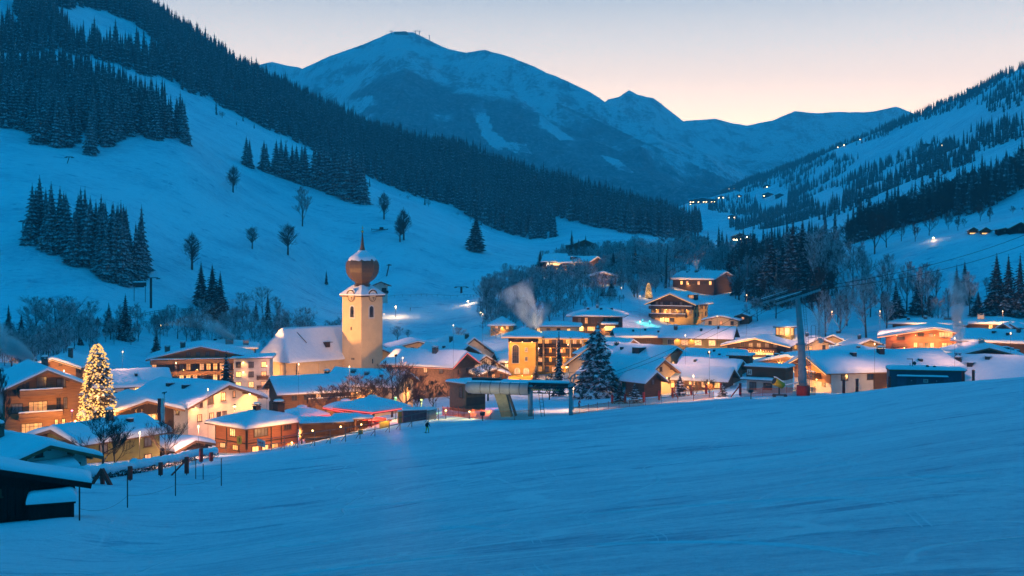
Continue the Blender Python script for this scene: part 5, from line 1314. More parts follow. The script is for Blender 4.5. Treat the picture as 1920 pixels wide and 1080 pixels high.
for u in (-10, -5, 0, 5, 10): h.lamp('f', u, -0.4 - abs(u) * 0.03 + 0.8, 420, 0.08, 1.8, (1, 0.38, 0.16))
h.lamp('f', -8, -3.4, 700, 0.12, 1.6)
h = House('house', 'snow roofed house with dark open gable at the far end of the village', (1852, 646), 246, 13, 12, 14, 15, WOOD_DARK, 'house', over=1.5, snow=0.75, group=G_V)
h.chimney(-0.6, 3.0, 1.0, 1.1, STEEL); h.bump(4.5, 3, 1.8); h.bump(6, 5, 1.8); h.bump(8, 7, 1.4)
h = House('house', 'big house hidden under an unbroken snow roof behind the blue service building', (1995, 671), 226, 17, 23, 82, 24, WOOD_DARK, 'house', over=1.6, snow=0.8, group=G_V)
h.chimney(-4.2, 20, 1.2, 1.2); h.chimney(-2.2, 20.5, 1.0, 1.0); h.bump(-4.6, 17.4, 1.9, 1.1, 0.6); h.bump(-1.6, 14.5, 1.6, 0.9, 0.5)
h = House('house', 'snow roof running out of frame with dark vents below the tall spruces', (1945, 620), 285, 15, 18, 72, 15, WOOD_DARK, 'house', over=1.4, snow=0.75, group=G_V)
h.bump(-4, 6, 1.6); h.bump(-3, 10, 1.6); h.chimney(-2, 4, 1.0, 0.9)
h = House('house', 'flat snow covered house behind the wide red brown hotel', (1742, 596), 352, 21, 12, -6, 9, WOOD_DARK, 'house', 'hip', over=1.3, snow=0.75, group=G_V)
h.chimney(6, 5, 0.5, 2.6, PL_GREY, False); h.chimney(-1, 5, 0.4, 1.0); h.bump(-6, 3)
h = House('house', 'dark gabled house with round steel chimney under the tall spruces', (1862, 594), 350, 19, 13, -6, 10, WOOD_DARK, 'house', 'hip', over=1.3, snow=0.75, group=G_V)
h.chimney(-3.2, 3, 1.4, 1.9, STEEL, False); h.row('f', -1.0, -6, 6, 'D L D')
for px_, l_2 in ((1884, 'small dark dormer gable with snow cap, left of its twin'), (1897, 'small dark dormer gable with snow cap, right of its twin')):
    h = House('roof_house', l_2, (px_, 605), 322, 3.4, 4, -20, 30, WOOD_DARK, 'hut', over=0.5, snow=0.4, drop=3)
h = House('house', 'low snow roofed annex just right of the tall chalet', (1352, 590), 396, 12, 8, -10, 12, PL_CREAM, 'house', over=1.0, snow=0.6, group=G_V)
h.row('f', -1.2, -4, 4, 'DLD')
h = House('roof_house', 'small brown hut on the bank right of the tall chalet annex', (1393, 586), 398, 4.5, 5, -14, 18, WOOD_BROWN, 'hut', over=0.6, snow=0.4)
h.win('f', 0, -1.0, 1.0, 0.9, 'd')
h = House('house', 'snow mounded house between the pylon and the wide red brown hotel', (1602, 646), 292, 13, 11, -20, 16, WOOD_BROWN, 'house', 'hip', over=1.2, snow=0.75, group=G_V)
h.row('f', -1.2, -4, 4, 'D D'); h.bump(2, 3)
h = House('house', 'flat roofed snowy house behind the roof of the yellow hotel wing', (1040, 603), 362, 16, 10, -4, 8, PL_CREAM, 'house', 'hip', over=1.0, snow=0.6, group=G_V)
h.row('f', -1.4, -5, 5, 'LDDL')
h = House('house', 'small gabled house with glowing window behind the cream house with dark eaves', (722, 652), 352, 9, 10, -30, 20, PL_CREAM, 'house', over=1.0, snow=0.6, group=G_V)
h.row('f', -1.2, -2.5, 2.5, 'LB')
h = House('house', 'wide snow roof between the red edged house and the steep roofed house', (872, 645), 338, 13, 14, 55, 22, WOOD_BROWN, 'house', over=1.0, snow=0.65, group=G_V)
h.row('l', -1.3, 3, 11, 'D L'); h.bump(-3, 6)
for px_, py_4, d_4, w_4, L_4, yr_4, lb_4 in ((1532, 630, 330, 9, 9, 40, 'small snowy house just right of the glowing pavilion'), (1566, 626, 345, 10, 9, -30, 'small snowy house under the tall bare birches'), (1628, 634, 332, 9, 8, 30, 'small snow capped house at the left end of the wide red brown hotel'), (24, 664, 285, 11, 12, 50, 'snow roofed house at the left frame edge behind the honey coloured chalet'), (810, 652, 345, 10, 11, -35, 'small snow roofed house between the cream house and the steep roofed house'), (1160, 648, 300, 10, 12, 40, 'snow roofed house just right of the top of the great spruce')):
    h = House('house', lb_4, (px_, py_4), d_4, w_4, L_4, yr_4, 20, (PL_CREAM, WOOD_BROWN)[px_ % 2], 'house', over=1.0, snow=0.65, group=G_V)
    h.row('f', -1.3, -2.6, 2.6, 'LD'); h.row('l' if yr_4 > 0 else 'r', -1.3, 2, L_4 - 2, 'DLD'); h.chimney(-1.0, 3.5, 0.8, 0.8)
# upper houses
h = House('house', 'dark wooden guest house with two lit windows below the meadow', (1117, 480), 532, 12, 17, 54, 21, WOOD_DARK, 'house', over=1.5, snow=0.7, group=G_V)
h.row('l', -1.5, 3, 14, 'D L B', 1.2, 1.3); h.row('f', -1.2, -3, 3, 'DDD'); h.balcony('l', -2.9, 2, 15, 1.3, 1.0, WOOD_DARK); h.bump(-3, 11, 4, 2, 0.7); h.row('l', -4.2, 3, 14, 'dDLD'); h.lamp('l', 6, -2.5, 200)
h = House('bar', 'dark bar with a glowing sign on its front at the foot of the ski slope', (1060, 476), 545, 12, 10, 80, 26, WOOD_DARK, 'bar', over=1.2, snow=0.7, group=G_V)
c_, rz_ = h.at('l', 5.4, -1.6, 0.15)
bd = MB(); bd.box((0.7, 0, 0), (5.6, 0.2, 1.2)); bd.build('lit_sign', glow('sign_light', (1, 0.62, 0.20), 2.2), h.root, c_, rz_)
lt = MB(); lt.bar((-3.9, -0.05, -0.8), (-3.1, -0.05, 0.9), 0.25, 0.3); lt.bar((-2.3, -0.05, -0.8), (-3.1, -0.05, 0.9), 0.25, 0.3); lt.box((-3.1, -0.06, -0.2), (0.9, 0.2, 0.24)); lt.build('lettering', glow('letter_light', (1, 0.85, 0.65), 1.6), h.root, c_, rz_); point(h.root, (-9, 5, h.H - 6), 500)
h = House('house', 'brown chalet with low gable below the dark guest house', (1131, 509), 472, 11, 10, -2, 15, WOOD_BROWN, 'house', over=1.4, snow=0.7, group=G_V)
h.row('f', -0.8, -3, 3, 'D D'); h.balcony('f', -2.4, -5, 5, 1.2, 1.0, WOOD_BROWN); h.win('f', -4, -3.5, 0.8, 0.8, 'L')
h = House('house', 'brown farmhouse half hidden by spruces at the top of the meadow', (1095, 448), 650, 14, 14, 20, 20, WOOD_BROWN, 'house', over=1.3, snow=0.6, group=G_V)
h.row('f', -1.5, -4, 4, 'DDD')
h = House('house', 'tiny house with a lit roof edge alone in the grey wood', (1268, 476), 640, 8, 9, -22, 20, WOOD_ORANGE, 'house', over=1.2, snow=0.5, group=G_V)
h.string(STRING_O, r=0.16); h.lamp('f', -2, -1, 150); h.win('f', 0, -0.9, 1.2, 1.2, 'd')
h = House('slope_hut', 'white ski hut with dark roof standing on the slope beyond the church', (804, 541), 566, 6.5, 8, -70, 15, PL_WHITE, 'hut', over=0.8, snow=0.3)
h.row('r', -1.3, 1.5, 6.5, 'DDD', 1.1, 1.3)
h = House('lift_building', 'small lift building with brown roof seen just behind the church tower', (712, 527), 470, 7.5, 7, 24, 20, PL_WHITE, 'hut', over=1.2, snow=0.25, drop=9.5)
h.row('f', -2, 1.5, 2.6, 'DD', 1.0, 1.2); h.balcony('f', -3.6, 0.5, 3.6, 1.2, 1.0, WOOD_DARK, False)
# sheds on the right meadow
for i, px_ in enumerate((1825, 1848)):
    h = House('hay_shed', ('red lit hay shed on the high meadow, the one closer to the lamp', 'red lit hay shed on the high meadow, the one closer to the black barns')[i], (px_, 425), hit(px_, 438, 300).y, 3.6, 4, 8, 32, WOOD_RED, 'shed', over=0.5, snow=0.3)
    h.win('f', 0, -1.4, 2.8, 0.5, 'B'); h.lamp('f', 0, -1.6, 90, 0.06, 0.5)
h = House('barn', 'low black barn on the high meadow', (1884, 426), hit(1884, 439, 300).y, 5, 5, 15, 12, WOOD_BLACK, 'barn', over=0.6, snow=0.3); h.win('f', 0, -0.8, 0.9, 0.6, 'D')
h = House('barn', 'tall black barn with snowy gable on the high meadow at the frame edge', (1912, 415), hit(1912, 438, 300).y, 8, 7, 20, 28, WOOD_BLACK, 'barn', over=0.6, snow=0.4); h.win('f', 0, -0.8, 0.9, 0.9, 'D')
h = House('hay_hut', 'lone dark hay hut on the small meadow under the forest', (1149, 421), 960, 7, 6, 10, 22, WOOD_DARK, 'hut', over=0.5, snow=0.4); h.win('f', 0, -0.8, 0.9, 0.9, 'D')
h = House('hay_hut', 'squat dark hay hut on the open ski slope above the two round trees', (570, 416), 640, 4.4, 4, 8, 16, WOOD_DARK, 'hut', over=0.4, snow=0.25); h.win('f', 0, -0.7, 0.7, 0.6, 'D')
# far up the valley
FARPOS = []
def hit_below(px, py, dmin):
    for k in range(40):
        g = hit(px, py + k * 1.5, dmin)
        if g is not None: return g, k * 1.5
    return None, 0
def far_house(px_, py_, d, w, hgt, label, lit=3, name='farmhouse', cat='house', pitch=20):
    g_, k_ = hit_below(px_, py_ + hgt * 0.75 / d * F, 600)
    if g_ is not None and 0.3 < g_.y / d < 2.2: d = g_.y; py_ += min(k_, 14)
    FARPOS.append(g_.copy()) if g_ is not None else None
    hh = House(name, label, (px_, py_), d, w, w * 0.8, 0, pitch, WOOD_DARK, cat, over=1.0, snow=0.6, drop=hgt)
    for i in range(lit): hh.win('f', -w * 0.36 + w * 0.72 * (i / max(1, lit - 1) if lit > 1 else 0.5), -hgt * 0.3, 2.2 * max(0.6, d / 2000), 1.7 * max(0.6, d / 2000), 'F')
    return hh
g_, k_ = hit_below(1317, 381, 600); FARPOS = [g_.copy()]
h = House('hotel', 'long distant hotel with a chain of lit windows on its own snowy shelf', (1317, 370 + k_), g_.y, 48, 14, -6, 8, WOOD_DARK, 'hotel', over=2, snow=1.0, drop=13)
h.row('f', -4.5, -22, 22, 'FFDFDFFDFF', 2.2, 1.5); h.row('f', -9, -22, 0, 'FDD ', 2.2, 1.5)
far_house(1371, 348, 2050, 20, 11, 'distant house glowing orange where the valley road climbs', 4)
far_house(1377, 341, 2300, 14, 9, 'dim distant house just above the glowing orange house', 2)
far_house(1352, 366, 2000, 12, 8, 'small distant house between the long hotel and the glowing house', 2)
far_house(1386, 364, 1900, 10, 7, 'tiny distant house on the dark slope beside the glowing house', 1)
far_house(1372, 402, 1350, 11, 8, 'single bright house at the mouth of the valley', 2)
far_house(1388, 436, 930, 15, 9, 'brightly lit inn between the trees where the valley narrows', 5)
far_house(1401, 444, 880, 12, 8, 'orange lit house in front of the valley inn', 3)
far_house(1440, 360, 1700, 20, 10, 'farmhouse with white lights in a clearing of the right hand hillside', 2)
far_house(1462, 362, 1680, 16, 9, 'dark farm building in the clearing beside the white lit farmhouse', 0)
far_house(1438, 345, 1950, 16, 8, 'higher dark farm in the trees above the white lit farmhouse', 1)
far_house(1774, 264, 1350, 14, 8, 'mountain farm with two bright windows high on the right hillside', 2)
far_house(1737, 268, 1380, 13, 8, 'dark mountain farm left of the bright one on the high hillside', 0)
for i, (px_, py_, dd_) in enumerate(((1587, 257, 2420), (1575, 261, 2440), (1603, 250, 2380), (1612, 247, 2360), (1668, 230, 2250), (1483, 304, 2620), (1453, 313, 2680))):
    far_house(px_, py_, dd_, (12, 13, 11, 9, 8, 8, 8)[i], 7, ('lit house in the middle of the bright hamlet on the ridge', 'lowest house of the bright hamlet on the ridge', 'third house up in the bright hamlet on the ridge', 'topmost house of the bright hamlet on the ridge', 'single lit house highest up on the far ridge', 'small lit house in the ridge forest below the hamlet', 'lowest lit house in the ridge forest')[i], 2 if i < 3 else 1)

# unseen ground lights added to brighten the facades that face the piste
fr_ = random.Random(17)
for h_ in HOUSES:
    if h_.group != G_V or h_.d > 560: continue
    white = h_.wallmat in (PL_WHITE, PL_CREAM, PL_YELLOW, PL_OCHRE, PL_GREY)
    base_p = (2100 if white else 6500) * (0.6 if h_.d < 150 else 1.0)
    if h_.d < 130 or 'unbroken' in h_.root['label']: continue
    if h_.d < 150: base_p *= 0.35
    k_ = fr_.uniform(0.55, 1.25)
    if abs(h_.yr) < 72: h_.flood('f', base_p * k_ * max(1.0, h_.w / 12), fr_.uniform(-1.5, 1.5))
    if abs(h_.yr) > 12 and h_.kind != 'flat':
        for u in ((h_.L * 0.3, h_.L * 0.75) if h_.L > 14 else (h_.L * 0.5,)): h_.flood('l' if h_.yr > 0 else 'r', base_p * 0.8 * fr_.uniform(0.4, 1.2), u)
# ---------------------------------------------------------------- church
SHINGLE = mat('onion_shingles', (0.14, 0.088, 0.045), 0.45, (0.05, 0.034, 0.022), 3.0, 0.6, (3, 3, 0.5))
GOLD = mat('gilding', (0.75, 0.48, 0.12), 0.35, metal=0.9)
yaw = R(-44); fr_c = Vector((-71.4, 324.2, 0)); qn = Matrix.Rotation(yaw, 3, 'Z')
NW, NL, EZ, RZ = 17.0, 33.0, -27.6, -18.0
gbase = -38.6
ch = empty('church', Vector((fr_c.x, fr_c.y, gbase)), yaw, 'cream church nave with steep snow covered roof beside the onion domed tower', 'church')
e0, r0 = EZ - gbase, RZ - gbase
wl_ = MB(); wl_.prism([(-NW / 2 + 2.2, 0), (NW / 2 - 2.2, 0), (NW / 2, 2.4), (NW / 2, NL), (-NW / 2, NL), (-NW / 2, 2.4)], 0, e0, 'z'); wl_.build('wall', PL_CHURCH, ch)
co_ = MB(); co_.prism([(-NW / 2 + 1.9, -0.3), (NW / 2 - 1.9, -0.3), (NW / 2 + 0.3, 2.3), (NW / 2 + 0.3, NL), (-NW / 2 - 0.3, NL), (-NW / 2 - 0.3, 2.3)], e0 - 0.7, e0 - 0.1, 'z'); co_.build('cornice', PL_CREAM, ch)
for y_ in (2.6, 10.5, 18.0):
    pm = MB(); pm.box((NW / 2 + 0.12, y_, e0 / 2 - 0.4), (0.3, 1.0, e0 - 0.9)); pm.build('pilaster', PL_CREAM, ch)
for x_ in (-3.0, 3.2):
    pm = MB(); pm.box((x_, -0.1, e0 / 2 - 0.4), (0.9, 0.3, e0 - 0.9)); pm.build('pilaster', PL_CREAM, ch)
for y_ in (2.0, 19.6):
    pm = MB(); pm.tube([(NW / 2 + 0.4, y_, e0 - 0.2), (NW / 2 + 0.4, y_, 0)], 0.09, 6); pm.build('drainpipe', DARK_STEEL, ch)
ov = 0.8; st = (r0 - e0) / (NW / 2 + ov)
rf = MB()
X = NW / 2 + ov; fi = 2.6
rf.add([(-X + 2, -ov, e0), (X - 2, -ov, e0), (X, 2.0, e0), (X, NL, e0), (-X, NL, e0), (-X, 2.0, e0), (0, fi, r0), (0, NL, r0)],
       [(0, 1, 6), (1, 2, 6), (2, 3, 7, 6), (5, 0, 6), (4, 5, 6, 7), (3, 4, 7), (5, 4, 3, 2, 1, 0)])
cro = rf.build('roof', WOOD_DARK, ch)
def nave_z(x, y):
    a = r0 - abs(x) * st
    b = e0 + (y + ov) / (fi + ov) * (r0 - e0)
    c = e0 + ((X - abs(x)) * 0.8 + (y + ov) * 0.75 - 0.5) * 1.9
    return max(e0 - 0.0, min(a, b, c))
snow_sheet(nave_z, -X, X, -ov, NL, 0.42, 11.0, 40, 50, 0.6).build('snow_cover', M_ROOFSNOW, cro)
dz_ = MB(); dz_.box((0, 0, 0.7), (1.6, 1.5, 1.5)); dz_.bar((0.9, -1.1, 1.5), (0.9, 1.1, 1.5), 1.6, 0.14); dz_.build('roof_hatch', WOOD_DARK, cro, (5.6, 15.2, nave_z(5.6, 15.2)))
cb = MB(); cb.tube([(1.5, 7.2, nave_z(1.5, 7.2) + 0.46), (4.6, 8.6, nave_z(4.6, 8.6) + 0.46)], 0.10, 6); cb.build('snow_guard', WOOD_DARK, cro)

TD, TS = 333.0, 8.7
tx = (679.5 - CX) / F * TD
k_ = TD / F
tb = -37.5
tw = empty('church_tower', Vector((tx, TD, tb)), R(7.9 + 42), 'tall cream church tower with onion dome, clock faces and needle spire', 'church tower')
te = (EY - 553) * k_ - tb                    # eave height over base
hs = TS / 2
m = MB(); m.box((0, 0, te / 2), (TS, TS, te)); m.build('wall', PL_CHURCH, tw)
m = MB(); m.box((0, 0, 3.2), (TS + 0.5, TS + 0.5, 6.4)); m.build('plinth', PL_CHURCH, tw)
def on_face(fc, u, z, out):
    return (Vector((u, -hs - out, z)), 0.0) if fc == 'f' else (Vector((-hs - out, -u, z)), -math.pi / 2)
for fc in ('f', 'l'):
    # cornice with a round hood over the clock
    pts = [(-hs - 0.55, te - 0.5), (-hs - 0.55, te - 0.1), (-1.9, te - 0.1)]
    n = 12; arc = [(1.9 * -math.cos(math.pi * i / n), te - 0.1 + 1.75 * math.sin(math.pi * i / n)) for i in range(n + 1)]
    arc2 = [(1.5 * -math.cos(math.pi * i / n), te - 0.5 + 1.65 * math.sin(math.pi * i / n)) for i in range(n + 1)]
    m = MB()
    for a_, b_3 in (((-hs - 0.5, te - 0.3), (-1.7, te - 0.3)), ((1.7, te - 0.3), (hs + 0.5, te - 0.3))): m.box(((a_[0] + b_3[0]) / 2, -0.25, te - 0.3), (abs(b_3[0] - a_[0]), 0.55, 0.42))
    for i in range(n):
        p0, p1 = arc[i], arc[i + 1]; m.bar((p0[0] * 0.93, -0.25, p0[1] - 0.16), (p1[0] * 0.93, -0.25, p1[1] - 0.16), 0.6, 0.34)
    _p, rz = on_face(fc, 0, 0, 0); m.build('cornice', SHINGLE, tw, _p, rz)
    m = MB(); m.prism([(x, z) for x, z in arc2], -0.12, 0.4, 'y'); m.build('clock_gable', PL_CHURCH, tw, _p, rz)
    m = MB(); m.prism([(1.9 * -math.cos(math.pi * i / n), te - 0.1 + 1.75 * math.sin(math.pi * i / n)) for i in range(n + 1)], 0.0, 3.2, 'y'); ho = m.build('clock_hood', SHINGLE, tw, _p, rz)
    sm = MB(); sm.prism([(2.0 * -math.cos(math.pi * i / n), te - 0.02 + 1.98 * math.sin(math.pi * i / n)) for i in range(n + 1)], -0.3, 3.0, 'y'); sm.build('snow_cap', M_ROOFSNOW, ho)
    p, rz = on_face(fc, 0, te - 0.55, 0.16)
    m = MB(); m.tube([(0, 0, 0), (0, -0.08, 0)], 1.42, 28, smooth=False); cl_ = m.build('clock', PL_CREAM, tw, p, rz)
    m = MB()
    for i in range(28):
        a0, a1 = 2 * math.pi * i / 28, 2 * math.pi * (i + 1) / 28
        m.bar((1.4 * math.cos(a0), -0.11, 1.4 * math.sin(a0)), (1.4 * math.cos(a1), -0.11, 1.4 * math.sin(a1)), 0.06, 0.12)
    m.build('ring', WOOD_DARK, cl_)
    for i in range(12):
        a = math.pi * i / 6; m = MB(); m.bar((0.95 * math.cos(a), -0.11, 0.95 * math.sin(a)), (1.25 * math.cos(a), -0.11, 1.25 * math.sin(a)), 0.04, 0.12); m.build('hour_mark', WOOD_DARK, cl_)
    for L_, a in ((1.15, R(-60)), (0.8, R(-20))):
        m = MB(); m.bar((0, -0.14, 0), (L_ * math.cos(a), -0.14, L_ * math.sin(a)), 0.04, 0.14); m.build('hand', WOOD_DARK, cl_)
    # belfry window
    z0 = (EY - 594) * k_ - tb
    p, rz = on_face(fc, 0.25 if fc == 'l' else -0.3, z0, 0.0)
    def arch(w, hgt, grow_=0): return [(-w / 2 - grow_, -grow_), (w / 2 + grow_, -grow_)] + [((w / 2 + grow_) * math.cos(math.pi * i / 8), hgt - w / 2 + (w / 2 + grow_) * math.sin(math.pi * i / 8)) for i in range(9)]
    m = MB(); m.prism(arch(1.6, 3.4, 0.42), -0.10, 0.02, 'y'); wo = m.build('belfry_window', FRAME_W, tw, p, rz)
    m = MB(); m.prism(arch(1.6, 3.4), -0.13, -0.02, 'y'); m.build('opening', GLASS_DARK, wo)
    m = MB(); m.bar((0, -0.17, 0.2), (0, -0.17, 3.2), 0.08, 0.08); m.bar((-0.5, -0.17, 2.4), (0.3, -0.17, 1.6), 0.16, 0.16); m.lathe([(0.02, 2.2), (0.28, 2.0), (0.36, 1.3), (0.5, 1.0)], 10, 0, (0, -0.3, 0)); m.build('bell', DARK_STEEL, wo)
    for (u, py_, w_, h_) in (((-0.2, 615, 0.5, 1.0), (0.2, 671, 0.4, 0.6), (1.0, 671, 0.4, 0.6)) if fc == 'l' else ((0.2, 676, 0.35, 1.4), (1.2, 690, 0.3, 0.5))):
        p, rz = on_face(fc, u, (EY - py_) * k_ - tb, 0.0); m = MB(); m.box((0, -0.03, 0), (w_, 0.1, h_)); m.build('slit_window', GLASS_DARK, tw, p, rz)
# flared roof under the onion
m = MB(); pr_ = [(1, te - 0.12), (0.72, te + 1.2), (0.48, te + 2.4), (0.36, te + 3.2)]
for i in range(3):
    a_, b_3 = pr_[i], pr_[i + 1]
for_prof = [((hs + 0.6) * math.sqrt(2) * a_, z) for a_, z in pr_]
m.lathe(for_prof, 4, 0, rot=math.pi / 4, smooth=False); lo_ = m.build('lower_roof', SHINGLE, tw)
m = MB(); m.lathe([((hs + 0.62) * math.sqrt(2) * 1.0, te - 0.05), ((hs + 0.64) * math.sqrt(2), te + 0.28), ((hs + 0.6) * math.sqrt(2) * 0.74, te + 1.55), ((hs + 0.6) * math.sqrt(2) * 0.5, te + 2.7), ((hs + 0.6) * math.sqrt(2) * 0.40, te + 3.1)], 4, 0, rot=math.pi / 4, smooth=False); m.build('snow_cover', M_ROOFSNOW, lo_)
def oz(py): return (EY - py) * k_ - tb
ONI = [(537, 2.9), (534, 2.5), (531, 2.15), (528, 2.5), (524, 3.5), (518, 4.35), (511, 4.9), (503, 5.12), (497, 5.1), (492, 4.9), (487, 4.35), (482, 3.5), (477, 2.35), (473, 1.35), (468, 0.8), (460, 0.5), (448, 0.3), (436, 0.12)]
m = MB(); m.lathe([(r, oz(py)) for py, r in ONI], 8, 0, rot=math.pi / 8 + math.pi / 4 * 0.5, smooth=False); on_ = m.build('onion_dome', SHINGLE, tw)
m = MB()                                     # battens on the shingled onion
m = MB(); nn = 32; prof = [(470, 1.15), (473, 1.5), (476, 2.25), (480, 3.2), (484, 4.0), (487, 4.5)]
for i, (py, r) in enumerate(prof):
    for k in range(nn):
        a = 2 * math.pi * k / nn + math.pi / 4
        dz = (-1.0 * abs(noise.noise(Vector((k * 0.7, 3.3, 0)))) - 0.25 * (k % 2)) if i == len(prof) - 1 else 0
        kk = math.cos(math.pi / 8) / math.cos((a - math.pi / 8 * 3) % (math.pi / 4) - math.pi / 8)
        rr = r * (0.5 + 0.5 * kk) + (0.10 if i < len(prof) - 1 else 0.06)
        m.v.append((rr * math.cos(a), rr * math.sin(a), oz(py) + dz + 0.1))
for i in range(len(prof) - 1):
    for k in range(nn):
        m.f.append((i * nn + k, i * nn + (k + 1) % nn, (i + 1) * nn + (k + 1) % nn, (i + 1) * nn + k)); m.m.append(0); m.s.append(True)
m.build('snow_cap', M_ROOFSNOW, on_)
m = MB(); m.lathe([(0.02, oz(437)), (0.3, oz(435.5)), (0.42, oz(434)), (0.3, oz(432.5)), (0.02, oz(431))], 12); m.bar((0, 0, oz(432)), (0, 0, oz(423)), 0.1, 0.1); m.bar((-0.45, 0, oz(427)), (0.45, 0, oz(427)), 0.1, 0.1); m.build('finial_cross', GOLD, tw)

def floodlight(px, d, up, target, power, label, angle=60, color=(1, 0.45, 0.13), blend=0.6):
    p = on_ground(px, d)
    f = empty('floodlight', p, 0, label, 'floodlight')
    m = MB(); m.tube([(0, 0, -0.5), (0, 0, up)], 0.08, 6); m.build('post', DARK_STEEL, f)
    t = Vector(target) - p; dr_ = (t - Vector((0, 0, up))).normalized()
    m = MB(); m.bar(Vector((0, 0, up)) - dr_ * 0.3, Vector((0, 0, up)) + dr_ * 0.2, 0.7, 0.5); ho = m.build('housing', DARK_STEEL, f)
    m = MB(); m.bar(Vector((0, 0, up)) + dr_ * 0.2, Vector((0, 0, up)) + dr_ * 0.24, 0.6, 0.42); m.build('lens', BULB, ho)
    spot(f, Vector((0, 0, up)) + dr_ * 0.4, t, power, color, angle, 0.25, blend)
    return f
floodlight(466, 314, 2.5, Vector((-74, 325, -32)), 24000, 'floodlight on a post aimed at the end wall of the nave', 80)
floodlight(300, 313, 17.0, Vector((-48, 332, -8)), 300000, 'tall floodlight aimed past the nave at the church tower', 32, blend=0.3)
floodlight(520, 268, 9.0, Vector((-60, 327, -22)), 36000, 'floodlight on a tall post lighting the nave roof', 60, (1, 0.42, 0.24), 0.8)
floodlight(742, 300, 13.0, Vector((-44, 331, -14)), 24000, 'floodlight lighting the sunset side of the church tower', 62, blend=0.8)
floodlight(600, 304, 3.0, Vector((-58, 326, -31)), 15000, 'floodlight lighting the long wall of the nave', 85)

# ---------------------------------------------------------------- lift station
LS = Vector((P(935, 760, 184).x, 184, gz(P(935, 760, 184).x, 184)))
st_ = empty('lift_station', LS, R(-14), 'chairlift valley station with drum shaped metal canopy on steel legs', 'lift station')
CZ = (EY - 727) / F * 184 - LS.z
m = MB(); n = 14; prof = [(1.35 * math.cos(math.pi * i / n - 0.25), 1.05 * math.sin(math.pi * i / n - 0.0) - 0.1) for i in range(n + 1)]
ys_ = [-5.4, -5.2, -2.6, 0, 2.6, 4.6, 5.2]
def ringx(x, s): return [(x, p[0] * s, CZ + p[1] * s) for p in ([(1.45 * math.cos(2 * math.pi * i / 18), 1.12 * math.sin(2 * math.pi * i / 18)) for i in range(18)])]
vs = []; xs_ = [(-5.7, 0.62), (-5.3, 0.92), (-4.6, 1.0), (-2.9, 1.0), (-1.2, 1.0), (0.5, 1.0), (2.2, 1.0), (3.9, 1.0), (5.4, 1.0)]
for x, s in xs_: vs += ringx(x, s)
fs = [(i * 18 + k, i * 18 + (k + 1) % 18, (i + 1) * 18 + (k + 1) % 18, (i + 1) * 18 + k) for i in range(len(xs_) - 1) for k in range(18)]
m.add(vs, fs, 0, True); m.add(ringx(-5.7, 0.62), [tuple(range(18))], 0); can = m.build('canopy', STEEL, st_)
m = MB(); m.add(ringx(5.3, 0.97), [tuple(range(18))]); m.tube([(5.35, 0, CZ), (5.0, 0, CZ)], 0.7, 14); m.build('bullwheel', DARK_STEEL, can)
for x in (-2.9, -1.2, 0.5, 2.2, 3.9):
    m = MB()
    r_ = ringx(x, 1.025)
    for k in range(18): m.bar(r_[k], r_[(k + 1) % 18], 0.07, 0.05)
    m.build('seam', DARK_STEEL, can)
snow_sheet(lambda x, y: CZ + 1.02 - 0.42 * y * y * 0.55, -5.3, 5.2, -0.7, 1.2, 0.16, 6.1, 18, 8, 0.25).build('snow_cap', M_ROOFSNOW, can)
m = MB(); m.box((3.5, 3.4, CZ + 0.35), (16.5, 2.4, 0.8)); m.box((-3, 3.4, CZ + 0.95), (5, 1.6, 0.6))
for i in range(12): m.bar((-4.5 + i * 1.35, 2.2, CZ - 0.1), (-4.0 + i * 1.35, 2.2, CZ - 0.9), 0.12); m.bar((-4.5 + i * 1.35, 2.2, CZ - 0.9), (-4.0 + i * 1.35, 2.2, CZ - 0.1), 0.12)
m.bar((-4.7, 2.2, CZ - 0.95), (11.5, 2.2, CZ - 0.95), 0.16); mo = m.build('machinery', DARK_STEEL, st_)
snow_sheet(lambda x, y: CZ + 0.76, -0.4, 11.6, 2.3, 4.5, 0.25, 2.1, 12, 6, 0.2).build('snow_cap', M_ROOFSNOW, mo)
m = MB(); m.prism([(-0.7, CZ - 0.9), (1.4, CZ - 0.9), (2.6, -0.6), (0.8, -0.6)], -0.55, 0.55, 'y'); m.build('leg', mat('leg_paint', (0.24, 0.22, 0.14), 0.6), st_)
m = MB(); m.bar((1.9, -0.6, CZ - 1.0), (3.2, -0.6, 0.3), 0.7, 0.3); m.build('stair', DARK_STEEL, st_)
m = MB(); m.tube([(5.6, -0.3, -0.8), (5.6, -0.3, CZ + 0.6)], 0.42, 12); m.build('leg', STEEL, st_)
m = MB()
for s in (-0.3, 0.3): m.bar((7.4 + s, -0.6, CZ - 0.5), (8.0 + s, -0.9, -0.2), 0.07, 0.07)
for i in range(9): t = i / 8; m.bar((7.1 + 0.6 * t, -0.6 - 0.3 * t, CZ - 0.5 - (CZ - 0.3) * t), (7.7 + 0.6 * t, -0.6 - 0.3 * t, CZ - 0.5 - (CZ - 0.3) * t), 0.05, 0.05)
m.build('ladder', DARK_STEEL, st_)
m = MB(); m.bar((5.2, -1.0, CZ + 0.2), (13.2, -1.6, CZ + 0.55), 0.25, 0.3); m.bar((5.2, 1.4, CZ + 0.4), (13.2, 1.2, CZ + 0.75), 0.25, 0.3)
for i in range(6): x = 6 + i * 1.3; m.bar((x, -1.1, CZ + 0.25), (x + 0.3, 1.4, CZ + 0.5), 0.16, 0.16)
m.build('outrigger', DARK_STEEL, st_)
for i in range(14):
    m = MB(); x = 6.2 + i * 0.34; m.tube([(x, -1.35, CZ - 0.02), (x, -1.15, CZ - 0.02)], 0.16, 10, smooth=False); m.build('sheave', mat('sheave_rim', (0.35, 0.28, 0.10), 0.5), st_)
